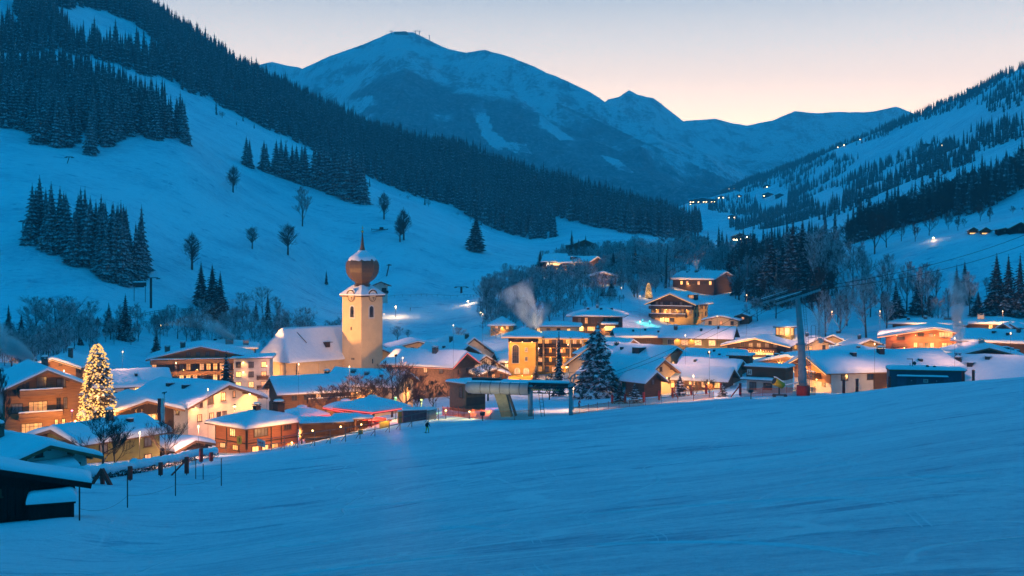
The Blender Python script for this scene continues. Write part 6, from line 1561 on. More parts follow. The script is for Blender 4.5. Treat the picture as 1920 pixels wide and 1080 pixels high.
m = MB(); m.tube([(12.6, -0.6, -1.0), (12.6, -0.6, CZ + 0.8)], 0.34, 10); m.box((12.6, -0.2, CZ + 0.8), (0.5, 3.2, 0.4)); m.bar((12.6, -1.6, CZ + 0.8), (12.9, -1.9, CZ + 2.4), 0.2); m.bar((12.6, 1.3, CZ + 0.8), (12.9, 1.5, CZ + 2.5), 0.2); m.bar((12.9, -1.9, CZ + 2.4), (12.9, 1.5, CZ + 2.5), 0.18); m.build('support_mast', STEEL, st_)
m = MB(); m.bar((11, 1.8, CZ + 1.6), (14.8, 1.8, CZ + 2.0), 0.5, 0.1); m.bar((11, 1.8, CZ + 2.6), (14.8, 1.8, CZ + 3.0), 0.06); 
for i in range(5): m.bar((11 + i * 0.95, 1.8, CZ + 1.6 + i * 0.1), (11 + i * 0.95, 1.8, CZ + 2.6 + i * 0.1), 0.05)
m.build('catwalk', DARK_STEEL, st_)
floodlight(905, 176, 1.2, st_.matrix_basis @ Vector((0, 0, CZ)), 1700, 'added low light under the net, brightening the drum canopy', 100, (1, 0.80, 0.42))  # light added to brighten the canopy
h = House('lift_cabin', 'olive lift operator cabin with flat snow roof beside the drum canopy', (858, 714), 190, 4.6, 4.4, -52, 0, mat('olive_panels', (0.11, 0.10, 0.075), 0.7, (0.08, 0.075, 0.055)), 'cabin', 'flat', over=0.5, overf=0.5, snow=0.35, drop=5.0)
h.win('f', 0.9, -1.6, 0.8, 1.9, 'c'); h.row('r', -1.5, 0.8, 3.6, 'DDc', 0.9, 1.1); m = MB(); m.box((2.34, 2.2, h.H - 3.2), (0.08, 4.2, 1.4)); m.build('plinth', DARK_STEEL, h.root)
# ---------------------------------------------------------------- lift pylon with cables
pb = on_ground(1506, 200); PTZ = (EY - 548) / F * 200 - pb.z
py_ = empty('lift_pylon', pb, R(12), 'tall steel chairlift pylon with sheave banks and red padded foot', 'pylon')
m = MB(); m.tube([(0, 0, -1), (-0.35, 0, PTZ * 0.5), (-1.2, 0, PTZ)], [0.85, 0.65, 0.42], 12); m.build('mast', STEEL, py_)
m = MB(); m.tube([(-0.44, 0, PTZ * 0.5 - 0.12), (-0.44, 0, PTZ * 0.5 + 0.12)], 0.95, 12); m.build('flange', STEEL, py_)
m = MB(); m.tube([(0, 0, -0.2), (0, 0, 1.9)], 1.2, 12); m.build('padding', RED, py_)
m = MB()
for s in (-0.25, 0.25): m.bar((1.35 + s, -0.5, 1.0), (-0.2 + s, -0.5, PTZ - 0.5), 0.06)
for i in range(40): t = i / 39; x = 1.35 - 1.55 * t; m.bar((x - 0.25, -0.5, 1 + (PTZ - 1.5) * t), (x + 0.25, -0.5, 1 + (PTZ - 1.5) * t), 0.05)
m.build('ladder', STEEL, py_)
m = MB(); m.bar((0.9, -0.2, PTZ * 0.56), (2.6, -0.2, PTZ * 0.56), 0.1); m.bar((2.4, -0.2, PTZ * 0.56), (2.4, -0.2, PTZ * 0.56 + 2.2), 0.08); m.bar((1.5, -0.2, PTZ * 0.56), (1.5, -0.2, PTZ * 0.56 + 2.2), 0.08); m.bar((1.5, -0.2, PTZ * 0.56 + 2.2), (2.4, -0.2, PTZ * 0.56 + 2.2), 0.08); m.bar((2.6, -0.2, PTZ * 0.56), (0.9, -0.2, PTZ * 0.45), 0.08); m.build('bracket', STEEL, py_)
m = MB(); m.box((-1.2, 0, PTZ + 0.2), (0.7, 6.2, 0.6)); m.build('crossarm', DARK_STEEL, py_)
for ysd in (-2.9, 2.9):
    a = Vector((-6.8, ysd, PTZ - 1.7)); b2 = Vector((2.0, ysd, PTZ + 0.85))
    m = MB(); m.bar(a, b2, 0.16, 0.24); m.bar(a + Vector((0, 0.4, 0.35)), b2 + Vector((0, 0.4, 0.35)), 0.5, 0.05); m.bar(a + Vector((0, 0.8, 1.3)), b2 + Vector((0, 0.8, 1.3)), 0.05)
    for i in range(8): q_ = a.lerp(b2, i / 7) + Vector((0, 0.8, 0.3)); m.bar(q_, q_ + Vector((0, 0, 1.0)), 0.05)
    sh_ = m.build('sheave_bank', DARK_STEEL, py_)
    m = MB(); m.bar(a + Vector((0, 0.4, 0.45)), a.lerp(b2, 0.6) + Vector((0, 0.4, 0.42)), 0.3, 0.1); m.build('snow_cap', M_ROOFSNOW, sh_)
    for i in range(16):
        q_ = a.lerp(b2, (i + 0.5) / 16) - Vector((0, 0, 0.32)); m = MB(); m.tube([q_ - Vector((0, 0.13, 0)), q_ + Vector((0, 0.13, 0))], 0.27, 10, smooth=False); m.build('sheave', STEEL, sh_)
m = MB(); m.bar((-5.2, 0, PTZ + 3.6), (2.8, 0, PTZ + 3.75), 0.16, 0.2); m.bar((0.9, 0, PTZ + 0.3), (1.7, 0, PTZ + 3.7), 0.25); m.bar((-1.2, 0, PTZ + 0.3), (-1.2, 0, PTZ + 3.6), 0.2); m.bar((1.6, 0, PTZ + 3.5), (4.6, 0, PTZ + 0.5), 0.1); m.box((2.6, 0, PTZ + 3.9), (0.5, 0.4, 0.35)); m.bar((1.2, 0, PTZ + 0.9), (3.6, 0, PTZ + 1.2), 0.2, 0.2); m.build('lifting_frame', DARK_STEEL, py_)
CAB = mat('steel_rope', (0.02, 0.02, 0.022), 0.7)
def cable(pts, r, label):
    m = MB(); o_ = Vector(pts[0]); m.tube([Vector(p) - o_ for p in pts], r, 5, cap=False); return tag(m.build('cable', CAB, None, o_), label, 'cable')
def sagline(a, b, sag, n=14):
    return [Vector(a).lerp(Vector(b), i / n) - Vector((0, 0, sag * 4 * (i / n) * (1 - i / n))) for i in range(n + 1)]
wpy = py_.matrix_basis
for ysd, en, lb in ((-2.9, (1930, 455, 262), 'lower of the two ropes rising from the pylon over the right hand meadow'), (2.9, (1930, 437, 268), 'upper of the two ropes rising from the pylon over the right hand meadow')):
    cable(sagline(wpy @ Vector((2.4, ysd, PTZ + 0.7)), P(*en), 1.6), 0.055, lb)
for ysd, en, lb in ((-2.9, Vector((13, -1.3, CZ + 0.4)), 'front rope from the pylon down to the lift station'), (2.9, Vector((13, 1.3, CZ + 0.7)), 'back rope from the pylon down to the lift station')):
    cable(sagline(wpy @ Vector((-7.6, ysd, PTZ - 2.2)), st_.matrix_basis @ en, 1.2), 0.03, lb)
# ---------------------------------------------------------------- trees standing singly
S = spruce
S(235, 360, 550, 'dark spruce with clean pointed top on the bank above the honey chalet', 1.05, 0)
S(204, 365, 566, 'shorter spruce just beside the pointed one on the bank', 1.1, 1)
S(183, 372, 600, 'small spruce low on the left bank fence', 1.2, 2)
S(40, 345, 588, 'small snowy spruce above the left chalets, near the bare round tree', 1.2, 1)
S(16, 345, 570, 'slim spruce at the left frame edge on the bank', 1.1, 3)
S(62, 330, 632, 'young spruce in the thicket behind the orange gable chalet', 1.2, 0)
S(150, 340, 632, 'young spruce behind the Christmas tree', 1.2, 2)
S(293, 350, 618, 'young snowy spruce behind the wooden hotel', 1.1, 1)
S(377, 432, 489, 'tallest spruce of the trio on the lower slope', 1.0, 0)
S(398, 427, 494, 'middle spruce of the trio on the lower slope', 1.05, 2)
S(413, 420, 508, 'shortest spruce of the trio on the lower slope', 1.1, 0)
S(480, 432, 562, 'slender spruce in the grove behind the steam plume', 0.9, 3)
S(502, 428, 546, 'tall thin spruce beside the church roof ridge', 0.85, 3)
S(521, 425, 572, 'smaller spruce touching the church roof ridge', 0.95, 1)
S(612, 545, 506, 'lone slim larch on the slope left of the church tower', 0.8, 3)
S(893, 640, 396, 'solitary wide pine in front of the big forest', 1.25, 2)
S(424, 272, 658, 'dark spruce in front of the lit hotel windows', 1.05, 0)
S(1048, 262, 616, 'very slender dark spruce in front of the yellow hotel', 0.62, 3)
S(1005, 288, 684, 'small dark spruce at the foot of the yellow hotel', 1.2, 0)
S(1366, 500, 468, 'snow laden spruce behind the dark gabled farmhouse', 1.0, 1)
S(1397, 520, 460, 'taller snow laden spruce right of the dark gabled farmhouse', 0.95, 0)
S(1191, 520, 455, 'snowy spruce in the wood above the yellow hotel', 1.1, 1)
S(1085, 640, 448, 'small spruce in front of the half hidden farmhouse', 1.1, 2)
S(1072, 640, 430, 'pointed spruce beside the half hidden farmhouse', 0.95, 3)
S(1112, 620, 455, 'spruce right of the half hidden farmhouse', 1.0, 0)
S(1098, 610, 440, 'spruce rising behind the guest house roof', 1.0, 3)
S(1013, 560, 468, 'dark little spruce at the left end of the glowing bar', 1.2, 2)
S(1150, 500, 470, 'spruce to the right of the dark guest house', 1.1, 0)
S(1165, 480, 500, 'low snowy spruce under the wood above the village', 1.3, 1)
S(1130, 445, 530, 'drooping snowy spruce behind the hip roofed dark house', 1.2, 1)
S(1146, 445, 520, 'taller drooping spruce behind the hip roofed dark house', 1.1, 2)
S(1487, 425, 410, 'left twin of the two big dark spruces in the valley mouth', 1.15, 0)
S(1504, 430, 413, 'right twin of the two big dark spruces in the valley mouth', 1.2, 2)
S(1447, 432, 436, 'shaggy dark spruce left of the big twin spruces', 1.2, 2)
S(1414, 430, 530, 'narrow dark column of spruce left of the pylon head', 0.6, 3)
S(1437, 420, 525, 'second narrow dark spruce next to the sheave bank', 0.75, 3)
S(1468, 436, 448, 'broad dark spruce between the shaggy one and the big twin spruces', 1.2, 1)
S(1525, 420, 470, 'dark spruce just right of the big twin spruces', 1.0, 0)
S(1380, 470, 478, 'small spruce between the two snow laden ones by the farmhouse', 0.9, 3)
S(1586, 395, 530, 'thin snowy spruce on the bank right of the pylon', 0.55, 3)
S(1869, 360, 474, 'tall spruce over the far roofs, first of the row of three', 1.15, 0)
S(1891, 356, 476, 'tall spruce over the far roofs, middle of the row of three', 1.1, 1)
S(1913, 354, 474, 'tall spruce over the far roofs, last of the row at the frame edge', 1.15, 3)
S(1834, 362, 545, 'low dark spruce in front of the warm lit snow', 1.25, 2)
S(1794, 378, 494, 'spruce blurred by the steam column', 0.9, 3)
S(1809, 376, 488, 'second spruce blurred by the steam column, the taller one', 0.95, 0)
S(1721, 375, 515, 'bushy snow loaded spruce among birches on the right bank', 1.25, 1)
S(1680, 372, 530, 'dark snow loaded spruce under the bright bank lamp', 1.15, 2)
S(1742, 372, 545, 'slim spruce right of the bushy snow loaded one', 0.9, 3)
S(1560, 420, 560, 'small spruce low on the bank beside the pylon ladder', 1.0, 1)
# great snow laden spruce: its own heavier crown
p = on_ground(1121, 250); hh_ = (EY - 603) / F * 250 - p.z
c = MB(); spruce_crown(c, 901, 20, 5.8, 22, 15, 0.04, 0.42, True, 0.45, 0, 0.68)
gs = empty('spruce_tree', p, 0.6, 'great snow laden spruce standing in the middle of the village', 'tree'); s_ = hh_ / 20; gs.scale = (s_ * 1.12, s_ * 1.12, s_)
link('crown', c.mesh('great_crown', M_NEEDLE_SNOWY), gs); link('trunk', SPRUCE[0][1], gs)
c = MB(); spruce_crown(c, 902, 20, 4.4, 10, 9, 0.02, 0.4, True, 0.35); YOUNG = c.mesh('young_spruce', M_NEEDLE_SNOWY)
for px_, d_, ty_, lb in ((1275, 236, 700, 'young snow covered spruce beside the stepped house'), (1356, 212, 715, 'tiny snow covered spruce right of the red posts'), (1163, 220, 712, 'small dark fir beside the great spruce'), (1190, 216, 716, 'snowy shrub like fir behind the red pads')):
    S(px_, d_, ty_, lb, 1.25, 1, None, (YOUNG, SPRUCE[1][1]))
# Christmas tree
p = on_ground(183, 181); hh_ = (EY - 641) / F * 181 - p.z
xt = empty('christmas_tree', p, 0.2, 'big Christmas spruce covered in golden lights between the chalets', 'christmas tree')
c = MB(); spruce_crown(c, 77, hh_, 3.4, 26, 13, 0.08, 0.4, True, 0.3, 0, 0.42); link('crown', c.mesh('xmas_crown', M_NEEDLE_SNOWY), xt); spruce_trunk(hh_).build('trunk', M_BARK, xt)
FAIRY = glow('fairy_bulbs', (1, 0.50, 0.09), 1.35); FAIRY.cycles.emission_sampling = 'NONE'
b_4 = MB(); rb_ = random.Random(5)
for i in range(1300):
    t = rb_.random() ** 1.25; z = hh_ * (0.10 + 0.88 * t); r = 3.5 * ((1 - t) ** 0.42 * 0.97 + 0.04) * rb_.uniform(0.72, 1.05); a = rb_.uniform(0, 6.283); s = rb_.uniform(0.10, 0.19)
    q_ = Vector((r * math.cos(a), r * math.sin(a), z - r * 0.3)); b_4.add([q_ + Vector(v) * s for v in ((1, 0, 0), (-1, 0, 0), (0, 1, 0), (0, -1, 0), (0, 0, 1), (0, 0, -1))], [(0, 2, 4), (2, 1, 4), (1, 3, 4), (3, 0, 4), (2, 0, 5), (1, 2, 5), (3, 1, 5), (0, 3, 5)])
tag(b_4.build('fairy_lights', FAIRY, xt), kind='stuff')
for x, y, z, pw in ((-3.6, -3.4, 0.28, 1500), (3.6, -3.4, 0.3, 1500), (0, -4.4, 0.5, 1200), (-2.4, -2.6, 0.72, 800), (2.2, 2.4, 0.5, 400)): spot(xt, (x, y, hh_ * z), (0, 0, hh_ * z * 1.15), pw * 1.4, (1, 0.45, 0.1), 150, 0.8, 0.8)
p = on_ground(1216, 452); xs2 = empty('christmas_tree', p, 0, 'tiny lit Christmas tree on the terrace left of the tall chalet', 'christmas tree')
h2 = max(4.0, (EY - 530) / F * 452 - p.z); xs2.scale = (h2 / hh_ * 1.2,) * 2 + (h2 / hh_,)
link('crown', bpy.data.meshes['xmas_crown'], xs2); tag(link('fairy_lights', bpy.data.meshes['fairy_lights'], xs2), kind='stuff'); point(xs2, (0, -5, hh_ * 0.4), 500, (1, 0.5, 0.15), 0.5)
# bare trees
B = bare
B(360, 475, 428, 'airy bare tree alone on the slope right of the grove', 1.0, 0, rnd_=1); B(473, 530, 419, 'round bare tree on the slope, smaller neighbour of the church side one', 1.0, 0, rnd_=0); B(540, 545, 411, 'round full bare tree on the open slope above the nave', 1.0, 0, rnd_=0)
B(720, 660, 354, 'bare tree just below the straight spruce row', 1.0, 0, rnd_=1); B(757, 610, 384, 'dense dark bare tree on the slope right of the spire', 1.0, 0, rnd_=1); B(750, 604, 400, 'shorter dense tree clumped with the one right of the spire', 1.0, 0, rnd_=1); B(437, 600, 304, 'thin bare tree at the left end of the spruce row', 1.0, 0, rnd_=1); B(567, 620, 350, 'faint small bare tree below the spruce row', 1.0, 3)
B(70, 350, 556, 'bare tree on the bank above the left chalets', 1.2, 0); B(104, 350, 560, 'round bare tree on the bank, right of its taller neighbour', 1.3, 4); B(455, 440, 548, 'bare tree beside the thin spruces at the church', 1.2, 0); B(492, 445, 540, 'second bare tree beside the thin spruces at the church', 1.0, 2); B(520, 440, 556, 'leaning bare tree above the church roof', 0.9, 3)
B(1248, 486, 446, 'large frosted bare tree in front of the dark gabled farmhouse', 1.35, 2)
for i, px_ in enumerate((912, 925, 940, 955, 968, 985, 1002, 1020, 1036, 1052, 1068, 1085, 1102, 1120, 1150, 1172, 1195, 1215)):
    B(px_, 470 + (i * 37) % 70, 520 + (i * 23) % 42 - (18 if px_ > 1090 else 0), 'frosted bare tree in the grey wood above the yellow hotel', 1.1, None, 'frosted trees of the wood above the village')
for i, (px_, d_, ty_) in enumerate(((1537, 415, 425), (1552, 440, 440), (1570, 455, 430), (1600, 405, 452), (1617, 412, 462), (1664, 405, 477), (1632, 380, 520), (1652, 385, 500), (1700, 380, 490), (1735, 384, 494), (1755, 382, 505), (1624, 350, 525), (1548, 350, 545), (1575, 352, 550), (1662, 352, 545), (1760, 355, 560), (1778, 366, 540), (1850, 380, 520))):
    B(px_, d_, ty_, 'tall thin bare birch on the snowy bank right of the pylon', 0.85, (3, 1, 3, 0)[i % 4], 'birches on the right bank', one=False)
for i, px_ in enumerate((1640, 1662, 1690, 1716, 1742, 1778, 1796, 1808, 1838, 1856, 1899, 1917)):
    B(px_, 470 + (i % 3) * 8, 396 + (i * 7) % 26 - max(0, px_ - 1760) * 0.2, 'bare tree lining the high meadow with the street lamp', 0.9, (3, 0, 1)[i % 3], 'bare trees along the high meadow', dark=True)
for i, (px_, d_, ty_) in enumerate(((1385, 455, 500), (1402, 470, 480), (1428, 450, 480), (1462, 455, 470), (1478, 420, 520), (1455, 400, 540), (1500, 440, 480), (1340, 520, 470), (1310, 540, 468), (1420, 400, 560), (1520, 460, 440))):
    B(px_, d_, ty_, 'frosted bare tree in the copse behind the pylon head', 1.1, None, 'frosted trees behind the pylon')
for px_, d_, ty_, w_, lb in ((192, 122, 782, 1.1, 'spreading bare garden tree in front of the green house'), (215, 128, 800, 1.0, 'smaller bare tree leaning beside the spreading garden tree'), (310, 136, 790, 0.9, 'thin bare sapling behind the rounded shed roof'), (-2, 150, 690, 0.6, 'bare branches at the left frame edge before the honey chalet'),
    (612, 232, 705, 1.2, 'reddish bare shrub tree left of the umbrella bar'), (640, 238, 698, 1.2, 'bare shrub tree behind the big umbrella'), (668, 240, 680, 1.2, 'bare tree below the church wall'), (700, 240, 685, 1.3, 'tangled bare tree under the church tower'), (735, 236, 660, 1.2, 'tall bare tree in front of the red edged house'), (762, 238, 662, 1.1, 'upright bare tree before the long snow roof'), (782, 226, 705, 1.3, 'bushy bare tree behind the lift cabin'), (812, 232, 690, 1.1, 'bare tree left of the lift cabin'), (852, 240, 690, 1.1, 'low bare tree above the lift cabin roof'), (915, 262, 672, 1.1, 'small bare tree behind the drum canopy'), (1030, 250, 700, 1.2, 'bare shrub at the yellow hotel entrance'), (905, 425, 610, 1.3, 'frosted bare tree left of the small ochre house'), (930, 400, 615, 1.2, 'bare tree in front of the small ochre house'), (965, 420, 590, 1.3, 'frosted bare tree behind the smoking chimney'), (1030, 400, 560, 1.2, 'bare tree rising behind the yellow hotel wing'), (1057, 405, 570, 1.2, 'second bare tree rising behind the yellow hotel wing'), (745, 420, 612, 1.3, 'bare tree just right of the tower'), (765, 425, 618, 1.3, 'low bare tree behind the cream house'), (860, 400, 615, 1.2, 'single bare tree over the steep snow roof'), (1330, 216, 712, 1.2, 'bare shrub between the red net posts'), (1300, 214, 716, 1.2, 'small bare shrub by the net'), (1290, 500, 505, 1.2, 'frosted tree over the dark farmhouse ridge'), (60, 112, 905, 1.0, 'little bare bush beside the black hut')):
    B(px_, d_, ty_ + (24 if 590 < px_ < 870 and d_ < 275 else 0), lb, w_, None, dark=d_ < 275)
for i in range(16):
    px_ = 1535 + (i * 53) % 300; B(px_, 356 + (i * 17) % 60, 500 + (i * 29) % 62, 'slender bare tree on the snowy bank behind the roofs right of the pylon', 0.75, (3, 1, 3)[i % 3], 'slender trees on the right bank', dark=i % 2 == 0)
# ---------------------------------------------------------------- hedge with snow
def hedge(pts, hgt, wid, label, seed):
    g = [hit(px, py, 60) for px, py in pts]; o_ = g[0].copy()
    r_ = random.Random(seed); root = empty('hedge', o_, 0, label, 'hedge')
    lf, sn = MB(), MB()
    line = []
    for a, b in zip(g, g[1:]):
        n = max(2, int((b - a).length / 0.5))
        line += [a.lerp(b, i / n) for i in range(n)]
    line.append(g[-1])
    for q_ in line:
        q0 = q_ - o_; q0.z = gz(q_.x, q_.y) - o_.z
        for k in range(46):
            c_ = q0 + Vector((r_.uniform(-.3, .3), r_.uniform(-wid, wid), r_.uniform(-0.2, hgt)))
            ax = Vector((r_.gauss(0, 1), r_.gauss(0, 1), r_.gauss(0, 1))).normalized() * 0.16; bx = Vector((r_.gauss(0, 1), r_.gauss(0, 1), r_.gauss(0, 1))).normalized() * 0.12
            lf.add([c_ - ax, c_ + bx, c_ + ax], [(0, 1, 2)])
    tp = []
    for i, q_ in enumerate(line):
        q0 = q_ - o_; q0.z = gz(q_.x, q_.y) - o_.z + hgt - 0.05 + 0.3 * noise.noise(Vector((i * 0.5, seed, 0)))
        tp.append(q0)
    sn.tube(tp, [wid * (0.95 + 0.55 * noise.noise(Vector((i * 0.7, seed * 2.0, 1)))) for i in range(len(tp))], 10)
    sn.v = [(x, y, z) for x, y, z in sn.v]
    sn.v = [(x, y, z) for x, y, z in sn.v]
    lf.build('foliage', mat('hedge_leaves', (0.02, 0.022, 0.016), 0.9), root); sn.build('snow_cap', M_ROOFSNOW, root)
hedge([(150, 900), (190, 898), (240, 890), (290, 880), (330, 872), (365, 863), (404, 858)], 1.0, 0.5, 'long dark hedge under a thick roll of snow at the piste edge', 3)
hedge([(1170, 742), (1200, 741), (1232, 740)], 1.3, 0.9, 'short snow topped hedge beside the apricot house', 8)
h_pts = [(1150, 585), (1170, 583), (1200, 580)]
# ---------------------------------------------------------------- umbrella bars and shelters
def umbrella(px, py, d, size, yaw_, label, red=True, hgt=3.0):
    p = P(px, py, d); g = gz(p.x, p.y); t = p.z - g
    u = empty('umbrella', Vector((p.x, p.y, g)), yaw_, label, 'umbrella', 'umbrellas of the slope bar')
    s = size / 2 * math.sqrt(2); e = t - hgt * 0.62
    m = MB(); m.lathe([(s, e), (s * 0.5, e + (t - e) * 0.52), (0.9, t - 0.45)], 4, 0, rot=math.pi / 4, smooth=False); ca = m.build('canopy', RED, u)
    m = MB(); NS = 32
    for i, (k, zz) in enumerate(((1.0, e + 0.04), (0.985, e + 0.26), (0.75, e + (t - e) * 0.28 + 0.22), (0.5, e + (t - e) * 0.52 + 0.2), (0.15, t - 0.32))):
        for j in range(NS):
            a = 2 * math.pi * j / NS; q4 = (a + math.pi / 4) % (math.pi / 2) - math.pi / 4
            rr = size / 2 * k / math.cos(q4); m.v.append((rr * math.cos(a), rr * math.sin(a), zz + (0.05 if j % 2 and 0 < i < 4 else 0)))
    for i in range(4):
        for j in range(NS): m.f.append((i * NS + j, i * NS + (j + 1) % NS, (i + 1) * NS + (j + 1) % NS, (i + 1) * NS + j)); m.m.append(0); m.s.append(i > 0)
    m.build('snow_cover', M_ROOFSNOW, ca)
    m = MB(); m.lathe([(0.9, t - 0.5), (1.0, t - 0.3), (0.95, t - 0.1), (0.5, t + 0.05), (0.05, t + 0.1)], 12); m.build('cap', M_ROOFSNOW, ca)
    m = MB(); m.tube([(0, 0, -0.5), (0, 0, t - 0.4)], 0.14, 8); m.build('pole', DARK_STEEL, u)
    vb = MB()
    for k in range(4):
        a = math.pi / 2 * k; c_, s_2 = math.cos(a), math.sin(a)
        vb.box((size / 2 * c_, size / 2 * s_2, e - 0.16), (0.06 if k % 2 == 0 else size, size if k % 2 == 0 else 0.06, 0.42))
    vb.build('valance', RED, u)
    ls = MB()
    for k in range(4):
        a = math.pi / 2 * k + math.pi / 4; b_ = a + math.pi / 2; ls.tube([(s * math.cos(a) * 1.01, s * math.sin(a) * 1.01, e - 0.12), (s * math.cos(b_) * 1.01, s * math.sin(b_) * 1.01, e - 0.12)], 0.09, 5)
    ls.build('light_string', STRING_R, u)  # glowing tubes added so the umbrella edge looks lit red
    return u, e
ub, e_ = umbrella(698, 741, 200, 10.2, R(52), 'big square red edged umbrella with snow top over the lit slope bar', True, 3.6)
point(ub, (0, 0, e_ - 0.6), 4500, (1, 0.16, 0.10), 0.6); point(ub, (1.5, -4.5, e_ - 1.2), 5000, (1, 0.30, 0.14), 0.4)
m = MB(); m.lathe([(2.2, 0.0), (2.2, 1.1), (2.35, 1.15)], 14, 0); bc = m.build('bar_counter', mat('bar_front', (0.55, 0.08, 0.06), 0.6), ub)
m = MB()
for i in range(26): a = 2 * math.pi * i / 26; m.lathe([(0.02, -0.06), (0.08, 0), (0.02, 0.06)], 6, 0, (4.7 * math.cos(a), 4.7 * math.sin(a), e_ - 0.35))
m.build('light_string', STRING_O, ub)
for i in range(8): a = 2 * math.pi * i / 8; m = MB(); m.box((0, 0, 0.5), (0.5, 0.5, 1.0)); m.build('bar_stool', WOOD_BROWN, ub, (3.2 * math.cos(a), 3.2 * math.sin(a), 0))
u2, e2 = umbrella(566, 760, 207, 7.6, R(50), 'lower red edged umbrella with snow top behind the timber house', True, 3.0); point(u2, (2, -2, e2 - 0.6), 3500, (1, 0.2, 0.12), 0.5)
u3, e3 = umbrella(648, 748, 216, 6.5, R(40), 'half hidden red umbrella behind the big square one', True, 2.8); point(u3, (0, -2.0, e3 - 0.5), 6000, (1, 0.15, 0.1), 0.5)
def shelter(px, py, d, w, dp, yr, label, seed):
    p = P(px, py, d); g = gz(p.x, p.y) - 0.4; H = p.z - g - 0.55
    s = empty('shelter', Vector((p.x, p.y, g)), -math.atan((px - CX) / F) + R(yr), label, 'shelter', 'roofed terraces of the slope bar')
    m = MB(); m.box((0, 0, H - 0.12), (w, dp, 0.22)); ro = m.build('roof', WOOD_BROWN, s)
    snow_sheet(lambda x, y: H, -w / 2 - .1, w / 2 + .1, -dp / 2 - .1, dp / 2 + .1, 0.62, seed, 22, 12, 0.5).build('snow_cover', M_ROOFSNOW, ro)
    for x in (-w / 2 + 0.3, 0, w / 2 - 0.3):
        for y in (-dp / 2 + 0.3, dp / 2 - 0.3): m = MB(); m.box((x, y, H / 2), (0.2, 0.2, H)); m.build('post', WOOD_BROWN, s)
    m = MB(); m.box((0, dp / 2 - 0.2, H / 2 - 0.4), (w - 0.4, 0.12, H - 1.0)); m.build('back_wall', WOOD_BROWN, s)
    for y in (-dp / 2 + 1, 0.6): m = MB(); m.box((0, y, 0.9), (w - 1.4, 0.7, 0.1)); m.box((0, y, 0.45), (w - 2, 0.12, 0.9)); m.build('table', WOOD_BROWN, s)
    return s, H
s1, H1 = shelter(610, 783, 188, 9.0, 4.6, 6, 'long bar shelter under a thick snow lid beside the timber house', 3.1)
s2, H2 = shelter(662, 777, 193, 6.5, 4.2, 12, 'shorter bar shelter under snow below the big umbrella', 7.7)
for s_5, u, z in ((s1, -2.4, H1 - 1.3), (s1, 2.4, H1 - 0.8), (s2, 1.0, H2 - 1.0)):
    m = MB(); m.lathe([(0.02, 0.14), (0.13, 0.05), (0.13, -0.06), (0.02, -0.14)], 8); wlp = m.build('hanging_lamp', BULB, s_5, (u, -2.2, z)); point(wlp, (0, -0.3, -0.2), 420, (1, 0.5, 0.18), 0.15)
def crate(name, label, cat, px, py, d, w, dp, hgt, yr, mm, snow=0.0, slats=0):
    p = P(px, py, d); g = gz(p.x, p.y)
    r_ = empty(name, Vector((p.x, p.y, g)), -math.atan((px - CX) / F) + R(yr), label, cat)
    m = MB(); H = max(hgt, p.z - g); m.box((0, 0, H / 2 - 0.3), (w, dp, H + 0.6)); m.build('body', mm, r_)
    for i in range(slats):
        m = MB(); m.box((-w / 2 + w * (i + 0.5) / slats, -dp / 2 - 0.03, H - hgt / 2), (w / slats * 0.86, 0.06, hgt * 0.92)); m.build('panel', mm, r_)
    if snow: snow_sheet(lambda x, y: H, -w / 2 - .05, w / 2 + .05, -dp / 2 - .05, dp / 2 + .05, snow, px * 0.1, 14, 8, 0.3).build('snow_cap', M_ROOFSNOW, r_)
    return r_
crate('drinks_trailer', 'long plum coloured trailer with snow lid at the end of the bar', 'trailer', 781, 768, 190, 5.0, 2.0, 1.9, 6, mat('plum_panels', (0.13, 0.07, 0.09), 0.6), 0.4, 7)
crate('ticket_booth', 'low white booth with snow on top beside the plum trailer', 'booth', 809, 768, 189, 1.6, 1.6, 1.5, 6, PL_GREY, 0.4)
crate('bar_counter', 'small gold lit counter at the end of the plum trailer', 'counter', 754, 771, 191, 1.5, 1.0, 1.2, 6, mat('gold_panels', (0.50, 0.33, 0.06), 0.5), 0.15)
yb = crate('cushion_box', 'amber lit box standing behind the timber fence', 'box', 721, 789, 184, 1.7, 0.9, 1.1, 8, mat('amber_panels', (0.62, 0.36, 0.06), 0.5), 0.0, 4); point(yb, (0, -1.0, 1.6), 160, (1, 0.6, 0.15), 0.2)
crate('cushion_box', 'small orange box near the end of the shelters', 'box', 676, 806, 178, 0.7, 0.6, 0.6, 8, mat('orange_box', (0.7, 0.26, 0.05), 0.5))
